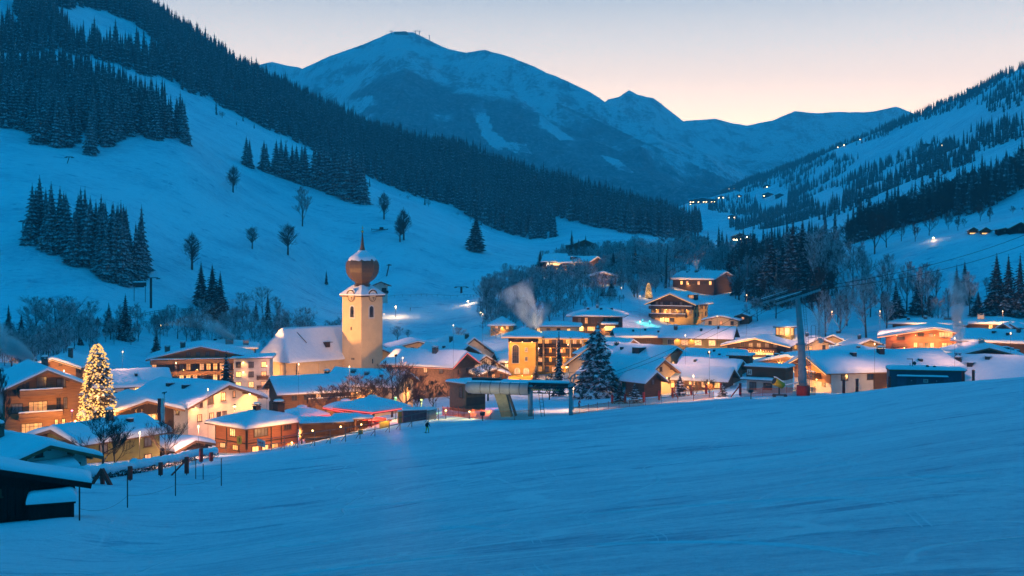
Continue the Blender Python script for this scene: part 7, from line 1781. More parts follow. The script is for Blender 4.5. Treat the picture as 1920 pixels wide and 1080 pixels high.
# ---------------------------------------------------------------- street lamps
DIMBULB = glow('added_lamp_glass', (1.0, 0.6, 0.3), 6.0); DIMBULB.cycles.emission_sampling = 'NONE'  # dim glass for the added lamps
def street_lamp(px, py, d, power, label, color=(1, 0.58, 0.28), bulb=None, hmax=9, r=0.32):
    p = P(px, py, d); g = gz(p.x, p.y); hgt = max(2.5, p.z - g)
    s = empty('street_lamp', Vector((p.x, p.y, p.z - hgt)), 0, label, 'street lamp')
    m = MB(); m.tube([(0, 0, -0.4), (0, 0, hgt * 0.96)], [0.11, 0.07] if r > 0.19 else [0.03, 0.02], 5); m.build('post', DARK_STEEL if r > 0.19 else CAB, s)
    if r > 0.19: m = MB(); m.lathe([(0.05, hgt - 0.3), (0.28, hgt - 0.2), (0.3, hgt - 0.14)], 8); m.lathe([(0.36, hgt + 0.16), (0.34, hgt + 0.24), (0.05, hgt + 0.42)], 8); m.build('lantern', DARK_STEEL, s)
    m = MB(); m.lathe([(r * 0.5, hgt - 0.2), (r, hgt), (r * 0.5, hgt + 0.2)], 8); m.build('glass', bulb or BULB, s)
    if r > 0.19: point(s, (0, 0, hgt - 0.7), power, color, 0.25)
    else: spot(s, (0, 0, hgt - 0.1), (0, 0, 0), power * 2.0, color, 156, 0.5, 0.5)
    return s
street_lamp(742, 575, 482, 4500, 'bright piste lamp right of the church tower', bulb=BULB_W)
street_lamp(877, 565, 510, 3200, 'piste lamp at the upper end of the lit slope path', bulb=BULB_W)
street_lamp(901, 586, 470, 3600, 'piste lamp at the lower end of the lit slope path', bulb=BULB_W)
street_lamp(1750, 446, 458, 1800, 'lamp on the high meadow below the dark wood', bulb=BULB_W)
street_lamp(1679, 520, 428, 6500, 'lamp on the bank above the wide red brown hotel', bulb=BULB_W)
street_lamp(1512, 479, 500, 6000, 'lamp among trees just above the pylon head', bulb=BULB_W)
street_lamp(963, 541, 520, 900, 'small white lamp in the grey wood behind the steam', r=0.2)
street_lamp(1840, 572, 385, 9000, 'lamp hidden behind the low dark spruce, lighting the snow')
street_lamp(1898, 560, 362, 700, 'tiny lamp between the tall spruces', r=0.15)
street_lamp(1913, 506, 400, 5000, 'lamp behind the tall spruces at the frame edge')
street_lamp(949, 679, 318, 1600, 'old street lamp left of the yellow hotel door')
street_lamp(440, 762, 200, 800, 'lantern with a snow hat in front of the long white house')
street_lamp(1405, 482, 640, 2500, 'valley road lamp behind the snow laden spruce')
street_lamp(1398, 470, 720, 2500, 'further valley road lamp, small and orange')
street_lamp(1530, 452, 640, 500, 'white dot lamp in the trees right of the twin spruces', r=0.2)
street_lamp(1522, 450, 640, 500, 'second white dot lamp in the trees right of the twin spruces', r=0.2)
for px_, py_2, d_, w_, lb in ((330, 745, 236, 3600, 'added lamp behind the antler barn'), (560, 748, 232, 4000, 'added lamp before the long snow roofed house'), (655, 752, 236, 4000, 'added lamp behind the big umbrella'), (755, 735, 240, 3600, 'added orange lamp under the cream gabled house'), (850, 668, 290, 2600, 'added lamp beside the red edged house'), (1010, 712, 282, 3400, 'added lamp at the yellow hotel foot'), (1065, 706, 272, 3000, 'added lamp right of the slender dark spruce'), (1200, 660, 300, 2600, 'added lamp between the snow roofs'), (1285, 690, 262, 2600, 'added lamp in front of the stepped house'), (1345, 648, 322, 2600, 'added lamp by the long ochre house'), (1400, 605, 372, 2600, 'added lamp below the bank'), (1560, 640, 318, 5200, 'added lamp behind the long white house'), (1650, 640, 310, 5200, 'added lamp left of the wide red brown hotel'), (1200, 606, 386, 2200, 'added lamp left of the tall chalet'), (1165, 590, 395, 1800, 'added lamp behind the hip roofed dark house'), (230, 720, 268, 2200, 'added lamp beside the two lit windows'), (120, 765, 205, 2600, 'added lamp beside the Christmas tree'), (390, 800, 205, 1800, 'added lamp left of the timber house'), (720, 640, 385, 1800, 'added lamp behind the church tower'), (905, 640, 385, 1800, 'added lamp by the steep roofed house'), (1500, 700, 236, 2600, 'added lamp at the floodlit wooden gable'), (1800, 665, 262, 2200, 'added lamp by the dark open gable'), (1880, 640, 310, 2200, 'added lamp among the far roofs'), (60, 790, 200, 2000, 'added lamp in front of the honey chalet'), (500, 745, 280, 2600, 'added lamp below the nave end wall'), (1640, 712, 219, 900, 'added lamp post at the barn door of the long white house'), (1790, 700, 226, 900, 'added lamp post behind the blue service building'), (1330, 725, 232, 2600, 'added lamp post in front of the stepped house windows'), (1120, 720, 268, 2600, 'added lamp post behind the great spruce'), (1895, 690, 232, 350, 'added lamp post at the big hidden roof')):
    street_lamp(px_, py_2 - 30 - 4.0 * F / d_, d_, w_ * 0.85, lb, (1, 0.44, 0.25), DIMBULB, r=0.12)  # lamps added to warm the roofs, on posts too thin to see
street_lamp(262, 812, 133, 3400, 'added lamp behind the long hedge', (1, 0.46, 0.26), DIMBULB, r=0.12)
street_lamp(372, 800, 150, 3400, 'added lamp between the shed and the timber house', (1, 0.46, 0.26), DIMBULB, r=0.12)  # added lamps, warming hedge, pads and snow
street_lamp(1075, 728, 196, 3000, 'added lamp post at the lift mast by the orange net', (1, 0.46, 0.24), DIMBULB, r=0.12)
street_lamp(1300, 705, 208, 3000, 'added lamp post behind the red net posts', (1, 0.46, 0.24), DIMBULB, r=0.12)  # added lamps at the piste edge, for warm light
street_lamp(1381, 450, 880, 5000, 'valley road lamp beside the lit inn', bulb=BULB_W, r=0.7)
street_lamp(1401, 444, 900, 5000, 'valley road lamp just above the orange lit house', bulb=BULB_W, r=0.7)
street_lamp(1391, 459, 820, 5000, 'valley road lamp in front of the orange lit house', bulb=BULB_W, r=0.6)
# coloured lights
def colour_lamp(px, py, d, power, color, label, strength=3):
    p = P(px, py, d); g = gz(p.x, p.y); hgt = max(0.8, p.z - g)
    s = empty('garden_light', Vector((p.x, p.y, p.z - hgt)), 0, label, 'garden light')
    m = MB(); m.tube([(0, 0, -0.3), (0, 0, hgt)], 0.06, 6); m.build('post', DARK_STEEL, s)
    m = MB(); m.lathe([(0.05, hgt - 0.1), (0.2, hgt), (0.05, hgt + 0.12)], 8); m.build('glass', glow('glass_%d_%d' % (px, py), color, strength), s)
    spot(s, (0, -0.3, hgt + 0.5), (0, -0.3, 0), power * 1.3, color, 150, 0.3, 0.6)
colour_lamp(1218, 602, 398, 2400, (0.05, 1.0, 0.75), 'turquoise garden light on the snow beside the tall chalet')
colour_lamp(1205, 600, 400, 1600, (0.05, 1.0, 0.85), 'second turquoise garden light on the snow')
colour_lamp(1046, 606, 372, 900, (0.05, 1.0, 0.5), 'green light standing behind the yellow hotel roof')
colour_lamp(790, 750, 208, 7000, (0.75, 1.0, 0.2), 'yellow green light on the snow left of the lift cabin')
colour_lamp(742, 746, 205, 3500, (0.1, 1.0, 0.25), 'green light behind the big umbrella')
colour_lamp(836, 770, 186, 600, (1.0, 0.7, 0.25), 'yellow light at the netting before the lift cabin')
colour_lamp(880, 772, 182, 450, (1.0, 0.85, 0.35), 'pale yellow light under the drum canopy')
colour_lamp(135, 770, 186, 260, (1.0, 0.35, 0.9), 'pink light at the foot of the Christmas tree')
colour_lamp(895, 738, 212, 1500, (1.0, 0.2, 0.25), 'red light behind the lift station')
# ---------------------------------------------------------------- fences, nets, poles
def rail_fence(name, label, pts, hgt, rails=(0.55, 1.0), step=None, wood=None, r=0.06, brace=False, dmin=60):
    g = [hit(px, py, dmin) for px, py in pts]; g = [q for q in g if q is not None]
    o_ = g[0].copy(); root = empty(name, o_, 0, label, 'fence')
    wood = wood or WOOD_BROWN
    posts = []
    for a, b in zip(g, g[1:]):
        n = max(1, int((b - a).length / step)) if step else 1
        for i in range(n): posts.append(a.lerp(b, i / n))
    posts.append(g[-1])
    posts = [Vector((q.x, q.y, gz(q.x, q.y))) - o_ for q in posts]
    for q in posts[:300]:
        m = MB(); m.tube([q - Vector((0, 0, 0.5)), q + Vector((0, 0, hgt))], r, 5)
        if brace: m.bar(q + Vector((0, 0, hgt * 0.45)), q + Vector((-0.7, 0.5, 0)), 0.06)
        m.build('post', wood, root)
    for k in rails:
        for a, b in zip(posts, posts[1:]):
            m = MB(); m.bar(a + Vector((0, 0, hgt * k)), b + Vector((0, 0, hgt * k)), r * 0.9, r * 1.5); m.build('rail', wood, root)
    return root, posts, o_
FW = mat('fence_wood', (0.20, 0.17, 0.15), 0.85, (0.14, 0.12, 0.10))
rf_, fp_, fo_ = rail_fence('timber_fence', 'timber post and rail fence running along the piste below the bar', [(408, 852), (424, 850), (449, 848), (509, 844), (533, 842), (558, 840), (590, 836), (619, 832), (648, 828), (675, 823), (703, 818), (730, 811), (750, 806), (772, 801), (804, 793), (822, 788)], 2.1, (0.5, 0.95), None, FW, 0.06, True, 100)
bn_ = MB(); a_5, b_5 = fp_[2].lerp(fp_[3], 0.4), fp_[3]; c_5 = (a_5 + b_5) / 2; L5 = (b_5 - a_5).length
ban = empty('banner', fo_ + c_5 + Vector((0, -0.14, 1.35)), math.atan2((b_5 - a_5).y, (b_5 - a_5).x), 'white advertising banner with red print tied to the timber fence', 'banner')
m = MB(); m.box((0, 0, 0), (3.2, 0.04, 1.15)); m.build('sheet', mat('banner_cloth', (0.62, 0.60, 0.58), 0.7), ban)
for i, w_ in enumerate((0.28, 0.2, 0.26, 0.14, 0.24, 0.2)): m = MB(); m.box((-0.95 + i * 0.34, -0.03, 0.02), (w_ * 0.8, 0.02, 0.34)); m.build('print_mark', RED, ban)
m = MB(); m.box((0.0, -0.03, -0.36), (1.7, 0.02, 0.09)); m.build('print_mark', RED, ban)
rail_fence('rail_fence', 'dark rail fence climbing the bank behind the left part of the village', [(78, 640), (120, 632), (165, 622), (205, 610), (245, 600), (290, 590), (335, 584), (385, 588), (425, 592)], 1.5, (0.45, 0.9), 2.6, WOOD_DARK, 0.09, False, 200)
rail_fence('rail_fence', 'thin fence crossing the lit snow below the slope huts', [(725, 560), (770, 557), (820, 556), (870, 556), (900, 557)], 1.2, (0.9,), 3.0, WOOD_DARK, 0.06, False, 300)
NET = mat('orange_net', (0.85, 0.17, 0.06), 0.7, (0.7, 0.14, 0.05))
def net(label, pts, hgt=1.5, dmin=60, posts_every=2.8, mesh=0.16):
    g = [hit(px, py, dmin) for px, py in pts]; o_ = g[0].copy(); root = empty('safety_net', o_, 0, label, 'net', 'orange nets along the piste')
    ps = []
    for a, b in zip(g, g[1:]):
        n = max(1, int((b - a).length / posts_every)); ps += [a.lerp(b, i / n) for i in range(n)]
    ps.append(g[-1]); ps = [Vector((q.x, q.y, gz(q.x, q.y))) - o_ for q in ps]
    for q in ps: m = MB(); m.tube([q - Vector((0, 0, 0.4)), q + Vector((0, 0, hgt + 0.25))], 0.05, 5); m.build('post', RED, root)
    m = MB()
    for a, b in zip(ps, ps[1:]):
        L = (b - a).length; nh = int(hgt / mesh)
        for i in range(nh + 1):
            z = 0.12 + (hgt - 0.12) * i / nh; w = 0.07 if i in (0, nh) else 0.036
            sg = 0.12 * math.sin(math.pi * 0.5)
            md = (a + b) / 2 + Vector((0, 0, z - 0.07)); m.bar(a + Vector((0, 0, z)), md, w); m.bar(md, b + Vector((0, 0, z)), w)
        for i in range(int(L / mesh)):
            q = a.lerp(b, i * mesh / L); m.bar(q + Vector((0, 0, 0.1)), q + Vector((0, 0, hgt)), 0.032)
    tag(m.build('netting', NET, root), kind='stuff')
net('orange safety net in front of the lift station', [(830, 779), (870, 783), (920, 787), (965, 788), (1000, 786)], 1.5, 120)
net('orange safety net running along the crest towards the apricot house', [(1068, 778), (1120, 770), (1180, 763), (1240, 757), (1300, 752), (1338, 748)], 1.2, 120)
net('orange safety net round the snow cannon and pylon foot', [(1390, 744), (1430, 743), (1475, 742), (1528, 741)], 1.5, 150)
def pad_post(px, py, label, hgt=2.2, lean=None, w=0.42, dmin=60, pole=False):
    g = on_ground(px, dmin) if px > 1560 else hit(px, py, dmin)
    if px > 1560: hgt = max(1.5, (EY - py + 26) / F * dmin - g.z)
    s = empty('pad_post', g, 0, label, 'padded post', 'red padded posts along the piste')
    m = MB(); m.tube([(0, 0, -0.4), (0, 0, hgt)], 0.05, 6); m.build('pole', DARK_STEEL, s)
    m = MB(); m.tube([(0, 0, hgt * (0.62 if pole else 0.1)), (0, 0, hgt * 0.98)], w / 2 * 1.2, 8); m.build('pad', RED, s)
    if lean:
        m = MB(); m.bar((0, 0.02, hgt * 0.85), (lean, -0.2, 0.0), 0.18, 0.18); m.build('brace', RED, s)
for px_, py_3, hg, ln, pl_, lb in ((244, 902, 1.5, None, False, 'red padded post in front of the hedge, near the poles'), (301, 893, 1.5, None, False, 'red padded post in the middle of the hedge'), (350, 891, 2.0, -1.6, False, 'red padded post with a slanting red brace near the hedge end'), (377, 868, 1.8, None, False, 'stubby red pad at the snowy end of the hedge'), (396, 866, 1.2, None, False, 'lowest red pad at the hedge end'),
        (1207, 756, 2.2, None, False, 'red post nearest the small brown gable'), (1236, 752, 2.2, None, False, 'red post below the apricot gable'), (1261, 748, 2.4, 1.3, False, 'red post with brace in front of the apricot gable'), (1296, 742, 2.4, None, False, 'red post before the stepped house, first of three'), (1324, 741, 2.4, None, False, 'red post before the stepped house, middle of three'), (1352, 740, 2.4, None, False, 'red post before the stepped house, last of three'), (1388, 744, 2.6, -1.8, False, 'red post with slanting brace at the corner of the lift hut net'), (1148, 758, 2.0, None, False, 'red pad left of the great spruce'), (1172, 757, 2.0, None, False, 'red pad under the great spruce'),
        (1582, 738, 1.8, None, False, 'red post before the pale wall of the long white house'), (1607, 736, 1.8, None, False, 'red post beside the barn door'), (1668, 731, 2.0, None, False, 'red pad at the left end of the blue building'), (1806, 721, 2.0, None, False, 'red pad at the right end of the blue building'), (1825, 719, 1.8, None, False, 'last red pad before the big hidden roof')):
    pad_post(px_, py_3, lb, hg, ln, dmin=186 if px_ > 1560 else 60)
g = hit(191, 908, 60); tp_ = empty('pad_tripod', g, 0, 'red padded tripod leaning in the snow beside the hedge', 'padded tripod')
for a in (-0.9, 0.0, 0.95): m = MB(); m.bar((0, 0, 1.45), (a, -0.3 + 0.5 * (a == 0), -0.1), 0.34, 0.3); m.build('leg', RED, tp_)
POLES = []
for px_, py_3, hg, lb in ((149, 976, 2.0, 'thin slalom pole beside the black hut'), (239, 952, 2.6, 'thin dark pole holding the rope, nearest the hut'), (329, 930, 2.7, 'thin dark pole holding the rope in the middle'), (415, 911, 2.6, 'thin dark pole at the far end of the rope'), (367, 898, 2.0, 'thin pole behind the rope near the red brace'), (381, 899, 1.6, 'dark marker pole with a thick lower half')):
    g = hit(px_, py_3, 60); m = MB(); m.tube([(0, 0, -0.3), (0, 0, hg)], 0.045, 6); o_6 = tag(m.build('pole', WOOD_DARK, None, g), lb, 'pole', 'poles on the piste edge'); POLES.append(g + Vector((0, 0, hg * 0.35)))
cable(sagline(POLES[1], POLES[2], 0.25), 0.009, 'rope between the first two dark poles'); cable(sagline(POLES[2], POLES[3], 0.25), 0.009, 'rope between the last two dark poles'); cable(sagline(POLES[0], POLES[1], 0.5), 0.009, 'slack rope from the hut pole')
# signs and flag
g = hit(449, 850, 100); s = empty('sign', g, 0, 'yellow warning sign on a pole by the timber house', 'sign'); m = MB(); m.tube([(0, 0, -0.4), (0, 0, 3.1)], 0.05, 6); m.build('pole', DARK_STEEL, s); m = MB(); m.prism([(-0.42, 1.75), (0, 1.5), (0.42, 1.75), (0.42, 3.0), (-0.42, 3.0)], -0.09, -0.05, 'y'); m.build('plate', mat('sign_yellow', (0.62, 0.44, 0.04), 0.6), s); m = MB(); m.box((0, -0.11, 2.35), (0.12, 0.02, 0.7)); m.build('print_mark', DARK_STEEL, s)
p = on_ground(308, 168); s = empty('flagpole', p, 0, 'flagpole with hanging red and white flag and bird ornament', 'flagpole'); t_ = (EY - 740) / F * 168 - p.z
m = MB(); m.tube([(0, 0, -0.5), (0, 0, t_)], 0.07, 8); m.build('pole', FRAME_W, s)
fl = MB(); fl2 = MB(); n = 14
for j, (mb_, x0, x1) in enumerate(((fl, -1.05, -0.55), (fl2, -0.55, -0.08))):
    for i in range(n + 1):
        z = t_ - 0.6 - i * 0.36
        for k, x in enumerate((x0, x1)): mb_.v.append((x, 0.12 * math.sin(i * 0.8 + k * 1.3 + j), z)); 
        for k, x in enumerate((x0, x1)): mb_.v.append((x, 0.12 * math.sin(i * 0.8 + k * 1.3 + j) + 0.03, z))
    for i in range(n):
        a = i * 4
        for q4 in ((a, a + 1, a + 5, a + 4), (a + 2, a + 6, a + 7, a + 3), (a, a + 4, a + 6, a + 2), (a + 1, a + 3, a + 7, a + 5)): mb_.f.append(q4); mb_.m.append(0); mb_.s.append(True)
fl.build('red_cloth', RED, s); fl2.build('white_cloth', mat('white_cloth', (0.68, 0.64, 0.6), 0.8), s)
m = MB(); m.lathe([(0.02, t_), (0.12, t_ + 0.1), (0.1, t_ + 0.25), (0.02, t_ + 0.35)], 8); m.bar((-0.35, 0, t_ + 0.25), (0.4, 0, t_ + 0.42), 0.1, 0.16); m.build('ornament', DARK_STEEL, s)
# snow cannon
g = hit(1462, 744, 150); s = empty('snow_cannon', g, R(-10), 'yellow snow cannon aimed over the net in front of the lift hut', 'snow cannon')
m = MB(); m.box((0, 0, 0.35), (2.2, 1.1, 0.2)); m.tube([(-1, -0.6, 0.2), (-1, 0.6, 0.2)], 0.3, 10); m.tube([(1, -0.6, 0.2), (1, 0.6, 0.2)], 0.3, 10); m.build('trailer', DARK_STEEL, s)
m = MB(); m.tube([(-0.1, 0, 0.4), (-0.1, 0, 2.0)], 0.14, 8); m.build('post', DARK_STEEL, s)
a, b = Vector((-1.0, -0.5, 2.9)), Vector((0.55, 0.3, 2.0)); m = MB(); m.tube([a, a.lerp(b, 0.12), b], [0.72, 0.72, 0.62], 16); drum = m.build('drum', mat('cannon_yellow', (0.70, 0.42, 0.02), 0.5), s)
m = MB(); dr_ = (a - b).normalized(); m.tube([a + dr_ * 0.02, a + dr_ * 0.04], 0.62, 16); m.build('grille', DARK_STEEL, drum); m = MB(); m.bar(a + Vector((0.1, 0, 0.75)), b + Vector((0, 0, 0.66)), 0.8, 0.16); m.build('snow_cap', M_ROOFSNOW, drum)
m = MB(); m.bar((0.4, 0.2, 1.9), (3.2, 0.4, 2.6), 0.16); m.build('boom', STEEL, s); m = MB(); m.bar((0.4, 0.2, 2.02), (3.2, 0.4, 2.72), 0.24, 0.12); m.build('snow_load', M_ROOFSNOW, s)
floodlight(1408, 186, 1.4, g + Vector((0, 0, 1.6)), 2600, 'added light beside the net shining on the snow cannon', 60)  # light added so the cannon reads yellow
# tow lift pylons on the slope
def tee(px, d, toppy, label, bar_=2.4, r=0.18, lean=0.0):
    p = on_ground(px, d); t = (EY - toppy) / F * d - p.z; s = empty('tow_pylon', p, R(20), label, 'pylon', 'tow lift pylons on the slope')
    m = MB(); m.tube([(0, 0, -1), (lean, 0, t)], r, 8); m.build('mast', DARK_STEEL, s); m = MB(); m.bar((lean - bar_, 0, t), (lean + bar_, 0, t + 0.05), 0.3, 0.3)
    for sx in (-1, 1): m.bar((lean + sx * bar_ - 0.7, 0, t - 0.35), (lean + sx * bar_ + 0.7, 0, t - 0.3), 0.25, 0.35)
    m.build('crossarm', DARK_STEEL, s); return s, t
s7, t7 = tee(283, 405, 521, 'grey T shaped lift pylon standing above the bank fence', 2.6, 0.42)
tee(125, 545, 294, 'small leaning T pylon high on the left slope', 1.6, 0.2, 1.2); tee(43, 440, 414, 'short T pylon at the left end of the grove', 1.0, 0.2); tee(865, 548, 538, 'squat T pylon beside the white ski hut', 3.2, 0.55); tee(724, 560, 496, 'tilted mast on the slope right of the onion dome', 0.7, 0.3, 1.6)
p = P(262, 533, 408); g_ = gz(p.x, p.y); s = empty('gondola', Vector((p.x, p.y, p.z)), 0.4, 'parked lift carrier with snow on top beside the grey T pylon', 'lift carrier')
m = MB(); m.box((0, 0, 0), (4.6, 1.6, 1.4)); m.box((0, 0, -0.9), (3.2, 1.0, 0.5)); m.bar((-2, 0, -0.7), (-2, 0, g_ - p.z), 0.2); m.bar((2, 0, -0.7), (2, 0, g_ - p.z), 0.2); m.build('body', DARK_STEEL, s); snow_sheet(lambda x, y: 0.7, -2.3, 2.3, -0.8, 0.8, 0.4, 3.0, 10, 6, 0.3).build('snow_cap', M_ROOFSNOW, s)
p = hit(712, 432, 400); s = empty('viewing_platform', p, 0.2, 'low dark platform with railing on the slope beside the spire tip', 'platform'); m = MB(); m.box((0, 0, 0.6), (9.5, 2.0, 0.25)); m.bar((-4.7, 0, -0.5), (-4.7, 0, 1.2), 0.2); m.bar((0, 0, -0.5), (0, 0, 1.2), 0.2); m.bar((4.7, 0, -0.5), (4.7, 0, 1.2), 0.2); m.box((1.0, 0, 1.3), (2.2, 1.6, 1.2)); m.build('deck', WOOD_DARK, s)
# summit station
p = P(752, 61, 4380); s = empty('summit_station', p - Vector((0, 0, 14)), 0, 'summit lift station and masts on top of the highest mountain', 'summit station')
m = MB(); m.box((0, 0, 8.5), (52, 24, 7)); m.prism([(-28, 12), (28, 12), (20, 17), (-14, 15)], -12, 12, 'y'); m.build('building', WOOD_DARK, s)
for x in (-40, 58, 74): m = MB(); m.tube([(x, 0, -4), (x, 0, 20)], 1.4, 6); m.bar((x - 8, 0, 20), (x + 8, 0, 20), 2, 2); m.build('mast', DARK_STEEL, s)
p = P(805, 72, 4350); m = MB(); m.tube([(0, 0, -8), (0, 0, 17)], 1.3, 6); m.bar((-4, 0, 15), (4, 0, 15), 1.5); tag(m.build('mast', DARK_STEEL, None, p - Vector((0, 0, 4))), 'lone mast on the right shoulder of the highest summit', 'mast')
rl = empty('added_steam_light', STEAM_C + Vector((1.8, -2.2, -1.2)), 0, 'added roof lamp shining up beside the smoking hotel chimney', 'unseen light')
m = MB(); m.tube([(0, 0, -0.8), (0, 0, 0.3)], 0.06, 6); m.build('post', DARK_STEEL, rl); m = MB(); m.lathe([(0.05, 0.3), (0.16, 0.36), (0.16, 0.5), (0.05, 0.55)], 8); m.build('lens', BULB, rl)
spot(rl, (0, 0, 0.7), (-4.5, 2.5, 9), 16000, (1, 0.72, 0.5), 80, 0.3, 0.8)  # added light without a visible source, brightening the steam
# ---------------------------------------------------------------- people
def person(px, py, dmin, rz, pose, jacket, trousers, label, helmet, hgt=1.78):
    g = hit(px, py, dmin) if not isinstance(px, Vector) else px
    k = hgt / 1.78
    V, E, Rr = [], [], []
    def add(p, r, par=None):
        V.append(Vector(p) * k); Rr.append(r * k)
        if par is not None: E.append((par, len(V) - 1))
        return len(V) - 1
    pel = add((0, 0, 0.95), 0.15); ch_ = add((0, -0.02 + pose.get('lean', 0), 1.22), 0.155, pel); sh_ = add((0, pose.get('lean', 0) * 1.5, 1.42), 0.15, ch_); nk = add((0, pose.get('lean', 0) * 1.7 - 0.01, 1.53), 0.06, sh_); hd = add((0, pose.get('lean', 0) * 1.8 - 0.03, 1.63), 0.095, nk); add((0, pose.get('lean', 0) * 1.8 - 0.02, 1.74), 0.085, hd)
    for sx in (-1, 1):
        hp = add((sx * 0.1, 0, 0.9), 0.11, pel); kn = add((sx * (0.13 + pose.get('st', 0)), -0.05 - pose.get('kn', 0), 0.5), 0.075, hp); an_ = add((sx * (0.15 + pose.get('st', 0) * 1.6), 0.03, 0.1), 0.055, kn); add((sx * (0.16 + pose.get('st', 0) * 1.6), -0.15, 0.04), 0.045, an_)
        so = add((sx * 0.2, pose.get('lean', 0) * 1.4, 1.40), 0.085, sh_); el = add((sx * 0.32, -0.06 + pose.get('lean', 0), 1.14), 0.06, so); wr = add((sx * 0.30, -0.28, 1.0), 0.045, el); hn = add((sx * 0.29, -0.36, 1.0), 0.045, wr)
        for f_ in range(3): add((sx * (0.25 + f_ * 0.03), -0.43, 0.97 - 0.01 * f_), 0.012, hn)
        add((sx * 0.23, -0.38, 1.03), 0.014, hn)
    me = bpy.data.meshes.new('person_skeleton'); me.from_pydata([tuple(v) for v in V], E, [])
    o = bpy.data.objects.new('person_tmp', me); col.objects.link(o)
    sk = o.modifiers.new('skin', 'SKIN'); sk.use_smooth_shade = True
    for i, r_ in enumerate(Rr): me.skin_vertices[0].data[i].radius = (r_, r_)
    me.skin_vertices[0].data[0].use_root = True
    o.modifiers.new('sub', 'SUBSURF').levels = 1
    dg = bpy.context.evaluated_depsgraph_get(); bm_ = bpy.data.meshes.new_from_object(o.evaluated_get(dg)); bpy.data.objects.remove(o)
    bm_.materials.clear()
    for mm in (jacket, trousers, mat('skin_tone', (0.5, 0.3, 0.22), 0.7), helmet, DARK_STEEL): bm_.materials.append(mm)
    for pgn in bm_.polygons:
        c_ = pgn.center / k
        pgn.material_index = 4 if c_.z < 0.14 else 1 if c_.z < 0.93 and abs(c_.x) < 0.28 and c_.y > -0.24 else (3 if c_.z > 1.66 else (2 if c_.z > 1.52 else (4 if c_.y < -0.31 and c_.z < 1.1 else 0)))
    s = tag(link('person', bm_, None, g - Vector((0, 0, 0.02)), rz), label, 'person')
    return s
BLK = mat('black_cloth', (0.015, 0.015, 0.018), 0.8); YEL = mat('yellow_cloth', (0.62, 0.50, 0.03), 0.8); NAVY = mat('navy_cloth', (0.03, 0.04, 0.08), 0.8); REDC = mat('red_cloth_jacket', (0.30, 0.03, 0.04), 0.8)
SKI = mat('ski_base', (0.08, 0.02, 0.02), 0.5)
def skis(o):
    for sx in (-0.17, 0.17): m = MB(); m.bar((sx, -0.95, 0.03), (sx, 0.8, 0.03), 0.09, 0.03); m.bar((sx, -0.95, 0.03), (sx, -1.1, 0.12), 0.08, 0.03); m.build('ski', SKI, o)
a = person(801, 812, 100, 0.5, dict(st=0.05, kn=0.05), BLK, YEL, 'skier in black jacket and yellow trousers standing at the end of the fence', BLK, 1.85); skis(a)
a = person(769, 583, 300, 1.9, dict(st=0.06, kn=0.12, lean=-0.1), NAVY, BLK, 'tiny dark skier on the lamp lit slope right of the tower', BLK); skis(a)
a = person(1085, 764, 120, 0.9, dict(st=0.05, kn=0.15, lean=-0.15), REDC, BLK, 'person in dark red jacket crouching by the net near the lift mast', BLK, 1.6)
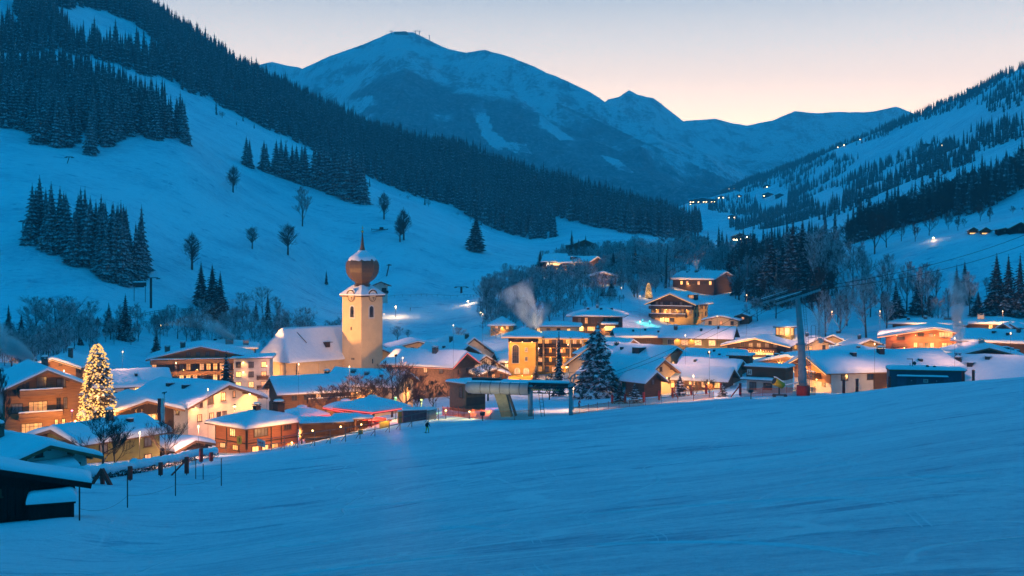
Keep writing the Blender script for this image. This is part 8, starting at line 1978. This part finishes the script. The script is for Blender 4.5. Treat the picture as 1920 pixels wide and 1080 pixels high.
# ---------------------------------------------------------------- steam
def steam(base, L, r0, r1, dirv, dens, label, scale=0.35, seed=0):
    dens *= 4.5
    m, n, l, b = new_mat('steam_%d' % seed); n.remove(b)
    t = n.new('ShaderNodeTexCoord'); sp_ = n.new('ShaderNodeSeparateXYZ'); l.new(t.outputs['Object'], sp_.inputs[0])
    def mth(op, a, b_=None, c_=None, clamp=False):
        x = n.new('ShaderNodeMath'); x.operation = op; x.use_clamp = clamp
        for k, v in enumerate((a, b_, c_)):
            if v is None: continue
            if isinstance(v, (int, float)): x.inputs[k].default_value = v
            else: l.new(v, x.inputs[k])
        return x.outputs[0]
    tt = mth('DIVIDE', sp_.outputs['Z'], L)
    rad = mth('MULTIPLY_ADD', mth('POWER', mth('MAXIMUM', tt, 0.0), 0.8), (r1 - r0), r0)
    r2 = mth('SQRT', mth('ADD', mth('MULTIPLY', sp_.outputs['X'], sp_.outputs['X']), mth('MULTIPLY', sp_.outputs['Y'], sp_.outputs['Y'])))
    q = mth('SUBTRACT', 1.0, mth('DIVIDE', r2, rad), clamp=True)
    nz = n.new('ShaderNodeTexNoise'); nz.inputs['Scale'].default_value = scale; nz.inputs['Detail'].default_value = 6; nz.inputs['Roughness'].default_value = 0.68
    mp = n.new('ShaderNodeMapping'); mp.inputs['Location'].default_value = (seed * 3.1, seed, 0); mp.inputs['Scale'].default_value = (1, 1, 0.55); l.new(t.outputs['Object'], mp.inputs[0]); l.new(mp.outputs[0], nz.inputs['Vector'])
    nn_ = mth('MULTIPLY', mth('SUBTRACT', nz.outputs['Fac'], 0.44), 6.0, clamp=False)
    fade = mth('MULTIPLY', mth('SUBTRACT', 1.0, tt, clamp=True), mth('POWER', mth('DIVIDE', r0, rad), 0.9))
    dn = mth('MULTIPLY', mth('MULTIPLY', mth('MAXIMUM', nn_, 0.0), mth('POWER', q, 0.8)), mth('MULTIPLY', fade, dens))
    pv = n.new('ShaderNodeVolumePrincipled'); pv.inputs['Color'].default_value = (0.92, 0.92, 0.92, 1); l.new(dn, pv.inputs['Density']); l.new(pv.outputs['Volume'], n['Material Output'].inputs['Volume'])
    mb = MB(); mb.lathe([(r0 * 1.05, 0)] + [((r0 + (r1 - r0) * (i / 8) ** 0.8) * 1.05, L * i / 8) for i in range(1, 9)], 12)
    o = tag(mb.build('steam', m, None, base), kind='stuff'); o['label'] = label
    o.rotation_euler = Vector(dirv).to_track_quat('Z', 'Y').to_euler()
    return o
steam(STEAM_C, 15, 0.7, 6.5, (-0.5, 0, 1), 5.0, 'steam plume rising from the yellow hotel chimney', 0.28, 1)
steam(STEAM_C, 9, 0.6, 3.0, (0.5, 0, 1), 2.2, 'second steam plume of the yellow hotel chimney', 0.3, 2)
steam(STEAM_B, 12, 0.8, 3.2, (-1.6, 0, 1), 2.64, 'steam drifting over the wooden hotel', 0.3, 3)
steam(P(1800, 655, 255), 19, 0.7, 3.2, (-0.02, 0, 1), 2.25, 'tall steam column in front of the wide red brown hotel', 0.3, 4)
steam(P(1540, 643, 262), 9, 0.6, 3.2, (-0.2, 0, 1), 2.25, 'steam cloud beside the pylon ladder', 0.35, 5)
steam(STEAM_D, 5, 0.8, 2.6, (-0.1, 0, 1), 2.0, 'steam ball over the dark gabled farmhouse', 0.4, 6)
steam(P(62, 676, 250), 16, 0.8, 4.5, (-1.3, 0, 0.9), 3.0, 'steam drifting from behind the honey coloured chalet', 0.3, 7)
steam(STEAM_A, 3.6, 0.35, 1.6, (-0.35, 0, 1), 2.7, 'small steam puff on the white house chimney', 0.7, 8)
steam(P(506, 752, 205), 3.4, 0.3, 1.3, (-0.9, 0, 1), 2.1, 'little steam puff at the end of the long white house', 0.8, 9)
